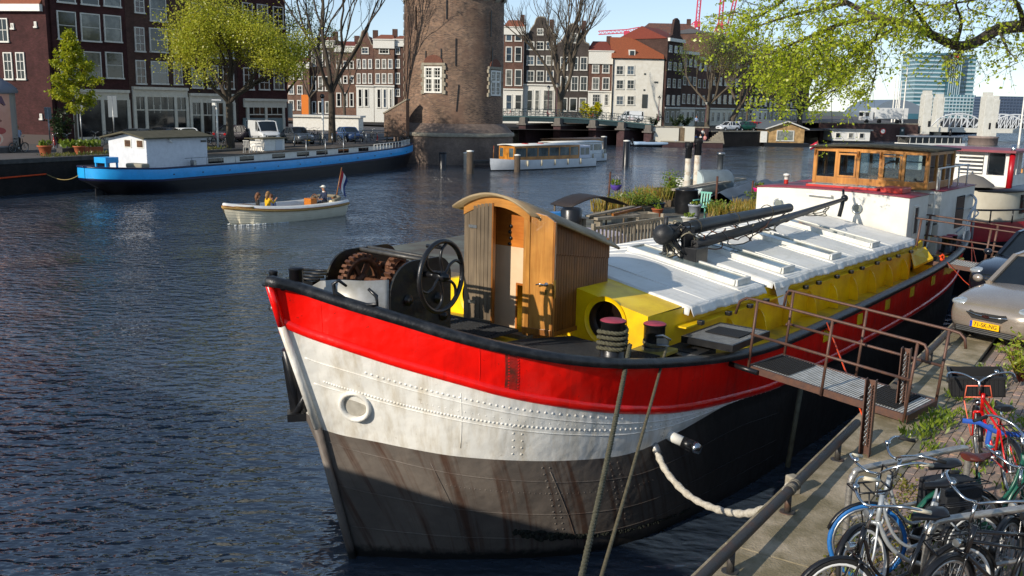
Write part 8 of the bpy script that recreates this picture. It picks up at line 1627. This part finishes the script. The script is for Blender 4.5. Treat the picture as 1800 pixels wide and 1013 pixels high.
for k,(px,Y_) in enumerate(((1150,170),(1190,172),(1205,173))): shrub(('dark hedge plant by the white house door','low hedge right of the white house','second low hedge right of the white house')[k], aty(px,200,Y_).xy.to_3d()+V(0,0,FB), 1.6, 2.2, 500, .4, MT['evergreen'], 10)
CF = 'cars parked on the far quay'
for k,(px,Y_,m_,lab) in enumerate(((1262,158,m_cwhite,'white car first in the far row above the quay'),(1278,161,m_cwhite,'white car second in the far row above the quay'),(1291,160,m_green,'dark green car in the far row above the quay'),(1306,163,m_redfr,'small red car in the far row above the quay'),(1325,166,m_cgrey,'grey car last in the far row above the quay'),(1342,180,m_navy,'dark car behind the far row'))): car('parked_car',lab,aty(px,228,Y_).xy.to_3d()+V(0,0,FB),math.pi+.5,m_,4.2,1.75,1.5,.92,group=CF)
car('parked_van','small white van on the street before the white house',aty(1085,205,166).xy.to_3d()+V(0,0,FB+1.0),math.pi,m_cwhite,4.5,1.8,1.9,1.0,van=True,group=CF)
rg = random.Random(4); sits = [((1213,'red'),'#b02a2a'),((1221,'blue'),'#2f62a8'),((1229,'white'),'#d8d5cc'),((1237,'pink'),'#c98a86')]
for (px,cn),hx in sits: p = aty(px,245,148.4); person('person in %s top sitting on the far landing' % cn, V(p.x,p.y-.9,1.0), -1.5+rg.uniform(-.6,.6), 'sit', mat('cloth '+cn,hx,.8), m_jean, m_hairb, .1, group='people on the far landing')
p = aty(1231,235,150.5); person('person in white shirt standing on the far steps', V(p.x,p.y-1.9,1.0), -1.2, 'stand', mat('cloth white','#d8d5cc',.8), m_jean, m_hairb); p = aty(1224,220,152); person('person in pale blue standing on top of the far quay', V(p.x,p.y+.3,2.9), -1.4, 'stand', mat('cloth pale blue','#8fa6c4',.8), m_darkc, m_hairb)
# lamps on bridge and far quay
def lamp(label, px, py, Y_, top, group='street lamps beyond the bridge'):
    p = aty(px,py,Y_); z1 = aty(px,top,Y_).z-p.z; t = thing('street_lamp', label, 'lamp', p, 0, group); MB().lathe([(.16,0),(.14,.5),(.07,.6),(.06,z1-.6)],10).build('post', mat('maroon iron','#4a1f26',.5), t); MB().lathe([(.1,z1-.6),(.26,z1-.2),(.3,z1-.15)],8).build('lantern', mat('lantern glass','#b9b7ae',.2), t); MB().lathe([(.32,z1-.15),(.12,z1),(.05,z1+.15),(0,z1+.2)],8).build('cap', m_black, t)
lamp('maroon street lamp on the bridge, left of the bare plane',963,205,149,152); lamp('maroon street lamp on the bridge, right beside it',978,205,149,147); lamp('street lamp at the corner of the white house',1157,212,160,170); lamp('street lamp before the receding row',1240,215,165,178); lamp('street lamp by the leaning plane',1318,222,172,197)
# wooden houseboats
hbp = atz(1347,257,0); hb = thing('wooden_houseboat','pale wooden houseboat with grey pitched roof across the basin','houseboat',hbp,.12); m_hbw = wood('pale larch boards','#b08c5a','#c4a26e',.6,axis=2); m_hbd = wood('brown larch boards','#6b5640','#7c6550',.7,axis=2)
MB().box(-.6,7.2,-.6,16,-.4,.55).build('pontoon', m_black, hb); MB().box(0,6.4,0,15,.55,2.9).build('walls', m_hbd, hb); MB().box(.02,6.38,-.04,0,.6,2.9).build('front_boards', m_hbw, hb); MB().prism([V(.0,-.03,2.9),V(3.2,-.03,3.95),V(6.4,-.03,2.9)],V(0,.1,0)).build('gable_boards', m_hbw, hb)
o = MB(); o.prism([V(-.5,-.6,2.75),V(3.2,-.6,4.0),V(6.9,-.6,2.75),V(6.9,-.6,2.95),V(3.2,-.6,4.22),V(-.5,-.6,2.95)],V(0,16.2,0)); o.build('roof', mat('grey felt roof','#5d656b',.8,c2='#4f565b',vs=1), hb); o = MB(); o.prism([V(-.55,-.65,2.72),V(3.2,-.65,3.98),V(6.95,-.65,2.72),V(6.95,-.65,2.9),V(3.2,-.65,4.18),V(-.55,-.65,2.9)],V(0,.06,0)); o.build('bargeboard', m_frame, hb)
window(hb,1.6,4.6,.9,2.6,bars=(2,1),fw=.14,y=-.06,glass=mat('curtained glass','#8d9087',.2,c2='#5d625c',vs=3)); MB().box(-1.2,-.1,-.3,1.0,.6,2.4).build('white_cabinet', m_white, hb)
for k in range(4): MB().box(6.41,6.45,1.5+k*3.2,3.2+k*3.2,1.3,2.5).build('side_window', m_dglass, hb)
p = atz(1462,251,0); t = thing('small_houseboat','small white houseboat with dark roof right of the wooden one','houseboat',p,.15); MB().box(-.3,8,-.3,4,-.3,.4).build('pontoon', m_black, t); MB().box(0,7.6,0,3.6,.4,2.3).build('walls', m_white, t); MB().box(-.3,8,-.4,4,2.3,2.55).build('roof', m_felt if 'm_felt' in globals() else MT['grey felt roof'], t); [window(t,x_,x_+1,.9,1.9,y=-.05,fw=.1) for x_ in (.6,3.2,5.4)]
# ================================================================ HARBOUR END
wallseg('brick quay wall with truck above it at the end of the basin', aty(1440,247,196), aty(1612,243,200), aty(1530,218,196).z, brick('harbour bricks','#59423f','#644a44','#4a3a38'))
gz_ = aty(1530,218,196).z
g = MB(); g.add([V(*aty(1400,240,196).xy,gz_-.02),V(*aty(1612,240,200).xy,gz_-.02),V(150,420,gz_-.02),V(60,420,gz_-.02)],[(0,1,2,3)]); structure(g.build('harbour_quay_ground', m_asph))
p = aty(1517,217,204); t = thing('lorry','white articulated lorry on the harbour quay','lorry',V(p.x,p.y,gz_),.08,None); s_ = 1.0
MB().box(2.6,9.8,0,2.5,1.0,3.3).build('trailer', mat('lorry white','#cfd0cf',.45), t, bevel=.04); MB().box(0,2.2,.05,2.45,.5,2.6).build('cab', MT['lorry white'], t, bevel=.15); MB().box(-.03,.2,.3,2.2,1.5,2.3).build('windscreen', m_dglass, t); MB().box(.4,1.2,.0,.06,1.5,2.3).build('side_window', m_dglass, t)
for x_ in (.8,3.6,7.6,8.7): MB().lathe([(0,-.15),(.45,-.15),(.45,.15),(0,.15)],16,Matrix.Translation(V(x_,.2,.45)) @ Matrix.Rotation(math.pi/2,4,'X')).build('wheel', m_rubber, t)
m_pyl = mat('white concrete','#cfcec6',.7,c2='#bdbbb0',vs=1.5)
def pylon(label, px0, px1, ytop, ybase, Y_, baseblock=None):
    a, c_ = aty(px0,ybase,Y_), aty(px1,ybase,Y_); z1 = aty(px0,ytop,Y_).z; w_ = (c_.x-a.x); t = thing('lift_bridge_tower', label, 'tower', V(a.x,Y_,0), .0, 'white lift bridge towers'); MB().box(0,w_,0,2.2,-.5,z1-.8).build('shaft', m_pyl, t, bevel=.05); MB().box(w_*.12,w_*.88,.2,2,z1-.8,z1).build('head', m_pyl, t); MB().box(w_*.7,w_*.95,-.1,0,3.0,4.2).build('lamp_box', m_black, t)
    if baseblock: p,q = aty(baseblock[0],ybase,Y_), aty(baseblock[1],ybase,Y_); R_ = (q.x-p.x)/2; zz = aty(px0,baseblock[2],Y_).z; MB().lathe([(R_,-1),(R_,zz-.4),(R_*1.03,zz-.4),(R_*1.03,zz),(0,zz+.05)],24,Matrix.Translation(V((p.x+q.x)/2-a.x,1.2,0))).build('stone_base', mat('pink granite','#8d7d75',.8,c2='#7a6b64',vs=2), t)
pylon('left front white lift bridge tower',1619,1633,159,240,200,(1588,1634,236)); pylon('left rear white lift bridge tower',1643,1656,165,225,215); pylon('right front white lift bridge tower',1725,1739,162,248,185,(1709,1757,240)); pylon('right rear white lift bridge tower',1741,1752,168,232,200)
# truss bridge
p0, p1 = aty(1633,222,212), aty(1830,232,212); d = p1-p0; L_ = d.xy.length; t = thing('truss_bridge','white steel truss bridge over the harbour mouth','bridge',V(p0.x,p0.y,p0.z),math.atan2(d.y,d.x)); m_tru = mat('white steel','#c9ccce',.45)
MB().box(0,L_,0,6,-1.2,-.2).build('deck', m_pyl, t)
for y_ in (0,6):
    for s0,s1 in ((.5,L_*.5),(L_*.53,L_)):
        nn = 9; top = [V(s0+(s1-s0)*k/nn,y_,2.9*math.sin(math.pi*(k+.0)/nn)**.6 if 0<k<nn else .0) for k in range(nn+1)]; MB().tube(top,.16,5).build('top_chord', m_tru, t); o = MB()
        for k in range(1,nn): o.bar(V(top[k].x,y_,-.2),top[k],.14,.14); o.bar(V(top[k-1].x,y_,-.2),top[k],.12,.12)
        o.build('truss_web', m_tru, t)
# office tower and blocks
def office(label, px0, px1, ytop, ybase, Y_, bands, m_glass, m_band, dep=30, fins=0, rz=0):
    a, c_ = aty(px0,ybase,Y_), aty(px1,ybase,Y_); z1 = aty((px0+px1)/2,ytop,Y_).z; W_ = c_.x-a.x; t = thing('office_block', label, 'office tower', V(a.x,Y_,0), rz, 'distant office blocks'); MB().box(0,W_,0,dep,0,z1).build('glass_body', m_glass, t); hgt = z1-2
    for k in range(bands): zz = 2+hgt*k/bands; MB().box(-.4,W_+.4,-.5,dep,zz,zz+hgt/bands*.38).build('floor_band', m_band, t)
    for k in range(fins): xx = W_*(k+.5)/fins; MB().box(xx-.15,xx+.15,-.55,0,2,z1).build('fin', m_band, t)
    return t
m_tl = mat('teal glass','#3b6673',.12,.1,c2='#4b7a88',vs=.08,spec=.8); m_tld = mat('deep teal glass','#2c5566',.12,.1,c2='#346274',vs=.08,spec=.8); m_lb = mat('pale band','#a9bcc4',.5)
office('left wing of the teal office tower with pale bands',1604,1662,93,190,640,16,m_tl,m_lb,24); office('dark glass spine of the teal office tower',1661,1684,92,190,636,0,m_tld,m_lb,26,6); office('right wing of the teal office tower',1683,1707,96,190,642,16,m_tl,m_lb,24); office('low pale banded block at the foot of the teal tower',1663,1711,167,208,600,7,m_tl,m_lb,20,8); office('dark grey block at the right edge of the harbour',1750,1840,170,225,560,8,mat('slate glass','#3a4a63',.15),mat('slate band','#4c5a70',.5),30,16)
t = thing('office_emblem','red cup-shaped emblem high on the dark glass spine of the office','sign',V(aty(1684,98,634).x,635.2,aty(1684,98,634).z),0); o = MB(); o.tube(catmull([V(-1,0,1.2),V(-.95,0,-.5),V(0,0,-1.4),V(.95,0,-.5),V(1,0,1.2)],4),.42,6); o.build('emblem', mat('emblem red','#d8243c',.5), t); MB().bar(V(1.5,0,-.6),V(2.9,0,.9),.5,.4).build('emblem_stroke', mat('emblem blue','#2458c8',.5), t)
p = aty(1552,231,195.5); t = thing('round_sign','small round white and red sign on the harbour brick wall','sign',p,0); MB().lathe([(.62,0),(.62,.06),(.42,.065)],20,Matrix.Rotation(math.pi/2,4,'X')).build('rim', mat('sign red','#b8342c',.5), t); MB().lathe([(.42,.07),(0,.07)],20,Matrix.Rotation(math.pi/2,4,'X')).build('face', m_white, t)
p = aty(1585,240,198.2); t = thing('wall_door','dark green door with a white notice in the harbour brick wall','door',V(p.x,p.y,.8),0); MB().box(-.5,.5,-.05,.05,0,2.0).build('leaf', m_iron, t); MB().box(-.18,.18,-.07,-.05,1.2,1.6).build('notice', m_white, t)
t = thing('station_hall','long grey curved hall roof behind the harbour masts','hall',V(aty(1530,205,480).x,480,0),0); o = MB(); W_ = aty(1640,205,480).x-aty(1530,205,480).x; zt = aty(1570,175,480).z; zb = 2; o.prism([V(W_*k/16,0,zb+(zt-zb)*(math.sin(math.pi*(k/16)**.8)*.7+.3)) for k in range(17)]+[V(W_,0,0),V(0,0,0)],V(0,40,0)); o.build('roof', mat('zinc hall roof','#6b7783',.5), t); MB().box(1,W_-1,-.4,0,0,zb+3).build('front', m_tld, t)
for k,(px,yt,yb,Y_) in enumerate(((1567,135,218,230),(1572,118,218,240),(1578,142,218,235),(1585,118,225,200),(1793,110,235,190),(1575,160,222,210))):
    p = aty(px,yb,Y_); z1 = aty(px+ (6 if px<1700 else 8)*0,yt,Y_).z; t = thing('mast',('first','second','third','fourth, tallest','right-edge','short')[k]+' white mast in the harbour','mast',V(p.x,Y_,0),0,'harbour masts'); MB().lathe([(.22,0),(.16,z1*.6),(.09,z1)],8).build('pole', m_white, t); MB().box(-.6,.6,-.04,.04,z1*.7,z1*.7+.08).build('spreader', m_white, t)
# opposite shore
g = MB(); g.add([V(60,420,1.2),V(1200,420,1.2),V(2500,3000,1.2),V(-2500,3000,1.2),V(-400,420,1.2)],[(0,1,2,3,4)]); structure(g.build('far_shore_ground', mat('far shore','#59604f',.95)))
# cranes
m_crn = mat('pink red crane','#c8405a',.6)
def lattice(mb, A_, B_, w, n):
    A_, B_ = Vector(A_), Vector(B_); d = (B_-A_); x_ = d.cross(V(0,1,0)).normalized()*w/2; y_ = V(0,w/2,0)
    for s1 in (-1,1):
        for s2 in (-1,1): mb.bar(A_+x_*s1+y_*s2,B_+x_*s1+y_*s2,w*.22,w*.22)
    for k in range(n): f0,f1 = k/n,(k+1)/n; sg = 1 if k%2 else -1; mb.bar(A_+d*f0+x_*sg-y_,A_+d*f1-x_*sg-y_,w*.14,w*.14)
def crane(label, px, ytop, ybase, Y_, jib, cw):
    p = aty(px,ybase,Y_); z1 = aty(px,ytop,Y_).z; t = thing('tower_crane', label, 'crane', V(p.x,Y_,0), 0, 'construction cranes'); o = MB(); lattice(o,V(0,0,0),V(0,0,z1),2.2,30); o.build('mast', m_crn, t); q = aty(jib[0],jib[1],Y_); o = MB(); lattice(o,V(0,0,z1),V(q.x-p.x,0,q.z),1.6,14); o.build('jib', m_crn, t); q = aty(cw[0],cw[1],Y_); o = MB(); lattice(o,V(0,0,z1),V(q.x-p.x,0,q.z),1.6,5); o.build('counter_jib', m_crn, t); MB().cbox(V(q.x-p.x,0,q.z-1),(2.5,2,2.5)).build('counterweight', m_pyl, t); MB().cbox(V(0,-1,z1-1.5),(2.4,2.4,3)).build('cab', m_crn, t)
crane('pink crane with level jib left of the warehouse roof',1100,55,100,480,(1052,58),(1124,51)); crane('pink crane rising behind the warehouse ridge',1223,38,90,500,(1233,-40),(1216,46)); crane('stout pink crane left of the leafy canopy',1263,42,90,480,(1272,-30),(1258,58)); crane('slim pink crane leaning at the edge of the canopy',1276,60,90,520,(1297,-20),(1268,66))
# ================================================================ OVERHANGING ELM OF THE NEAR QUAY
rg = random.Random(99)
cp = thing('elm_tree','near elm on the quay whose leafy boughs hang in at the top right','tree',V(15.5,18.5,Q),0)
org = Vector(cp.location)
def limb(pts, r0, r1):                               # sighted points with their distance
    P = catmull([aty(px,py,Y_)-org for px,py,Y_ in pts],5); n = len(P); return P,[r0+(r1-r0)*k/(n-1) for k in range(n)]
wood_, leaves = MB(), MB(); twigs = []
wood_.tube(catmull([V(0,0,-.2),V(-.1,.1,2),V(-.3,.2,3.6),aty(1870,40,18.3)-org],4),[.34-.012*k for k in range(13)],10)
main = [([(1870,40,18.3),(1800,46,18),(1755,52,17.8),(1712,76,17.6),(1680,80,17.5),(1640,62,17.5),(1590,40,17.6),(1540,30,17.8),(1490,5,18.2),(1430,-30,18.6)],.125,.035),
 ([(1800,46,18),(1790,10,17.2),(1760,-30,16.8)],.06,.02),([(1640,62,17.5),(1610,20,16.5),(1585,-20,16)],.05,.015),([(1540,30,17.8),(1470,45,18.6),(1400,75,19.4),(1340,100,20)],.05,.012),([(1590,40,17.6),(1530,75,18.5),(1470,110,19.5),(1410,150,20.3)],.045,.01),([(1490,5,18.2),(1420,20,19.2),(1350,40,20),(1300,60,20.6)],.045,.01),([(1560,35,17.8),(1520,90,19),(1490,130,20),(1455,175,21)],.035,.008),([(1712,76,17.6),(1690,90,17),(1660,100,16.6)],.02,.006),([(1755,52,17.8),(1770,85,17),(1790,110,16.6)],.025,.006),([(1680,80,17.5),(1690,40,16.8),(1680,5,16.4),(1690,-30,16)],.035,.01),([(1430,-30,18.6),(1380,0,19.6),(1330,30,20.4),(1290,20,21)],.03,.008),([(1470,45,18.6),(1430,95,20.5),(1400,140,21.5),(1375,170,22)],.03,.008),([(1530,75,18.5),(1540,120,18.8),(1530,165,19.2)],.02,.006),([(1400,75,19.4),(1370,120,20.5),(1345,150,21)],.02,.006),([(1740,-30,17),(1700,10,17.4),(1740,30,17.8)],.02,.006),([(1800,-10,16.5),(1740,-5,16.3),(1640,10,16.4),(1560,-5,16.8)],.03,.008)]
def outer(p): return p.x < -8.6                      # the crown is dense far out over the water, sparse towards the trunk
for pts,r0,r1 in main:
    P,R_ = limb(pts,r0,r1); wood_.tube(P,R_,9 if r0>.06 else 6,caps=False)
    for k in range(len(P)):
        dens = 3 if r0 < .1 else 2
        for q in range(dens):
            if rg.random() < (.12 if outer(P[k]) else .5): continue
            L_ = rg.uniform(.35,1.1)*(1 if outer(P[k]) else .6); d = V(rg.uniform(-1,.5),rg.uniform(-.8,.8),rg.uniform(-.75,.5)).normalized(); a = P[k]; pts2 = [a]
            for s_ in range(4): d = (d+V(rg.uniform(-.3,.2),rg.uniform(-.25,.25),rg.uniform(-.32,.12))).normalized(); pts2.append(pts2[-1]+d*L_/4)
            wood_.tube(pts2,[.008,.007,.006,.004,.002],3,caps=False); twigs.append(pts2)
            for s2 in range(2):
                i = rg.randint(1,4); d2 = (d+V(rg.uniform(-.9,.9),rg.uniform(-.9,.9),rg.uniform(-.8,.4))).normalized(); e = [pts2[i],pts2[i]+d2*rg.uniform(.12,.3),pts2[i]+d2*rg.uniform(.3,.55)+V(0,0,-.05)]; wood_.tube(e,[.004,.003,.002],3,caps=False); twigs.append(e)
wood_.build('trunk', m_bark, cp)
for tw_ in twigs:
    dens = 17 if outer(tw_[-1]) else 6
    for k in range(dens):
        if rg.random() < .25: continue
        i = rg.randint(1,len(tw_)-1); f = rg.random(); p = tw_[i-1].lerp(tw_[i],f)+V(rg.gauss(0,.035),rg.gauss(0,.035),rg.gauss(0,.03)); d = V(rg.uniform(-1,1),rg.uniform(-1,1),rg.uniform(-1,.35)).normalized(); s_ = Matrix.Rotation(rg.uniform(0,6.28),3,d) @ d.orthogonal().normalized(); l = rg.uniform(.04,.09)
        leaves.add([p,p+d*l*.45+s_*l*.33,p+d*l,p+d*l*.45-s_*l*.33],[(0,1,2,3)])
leaves.build('crown', leafmat('young elm canopy','#a9c01c','#d2d440',.6), cp)
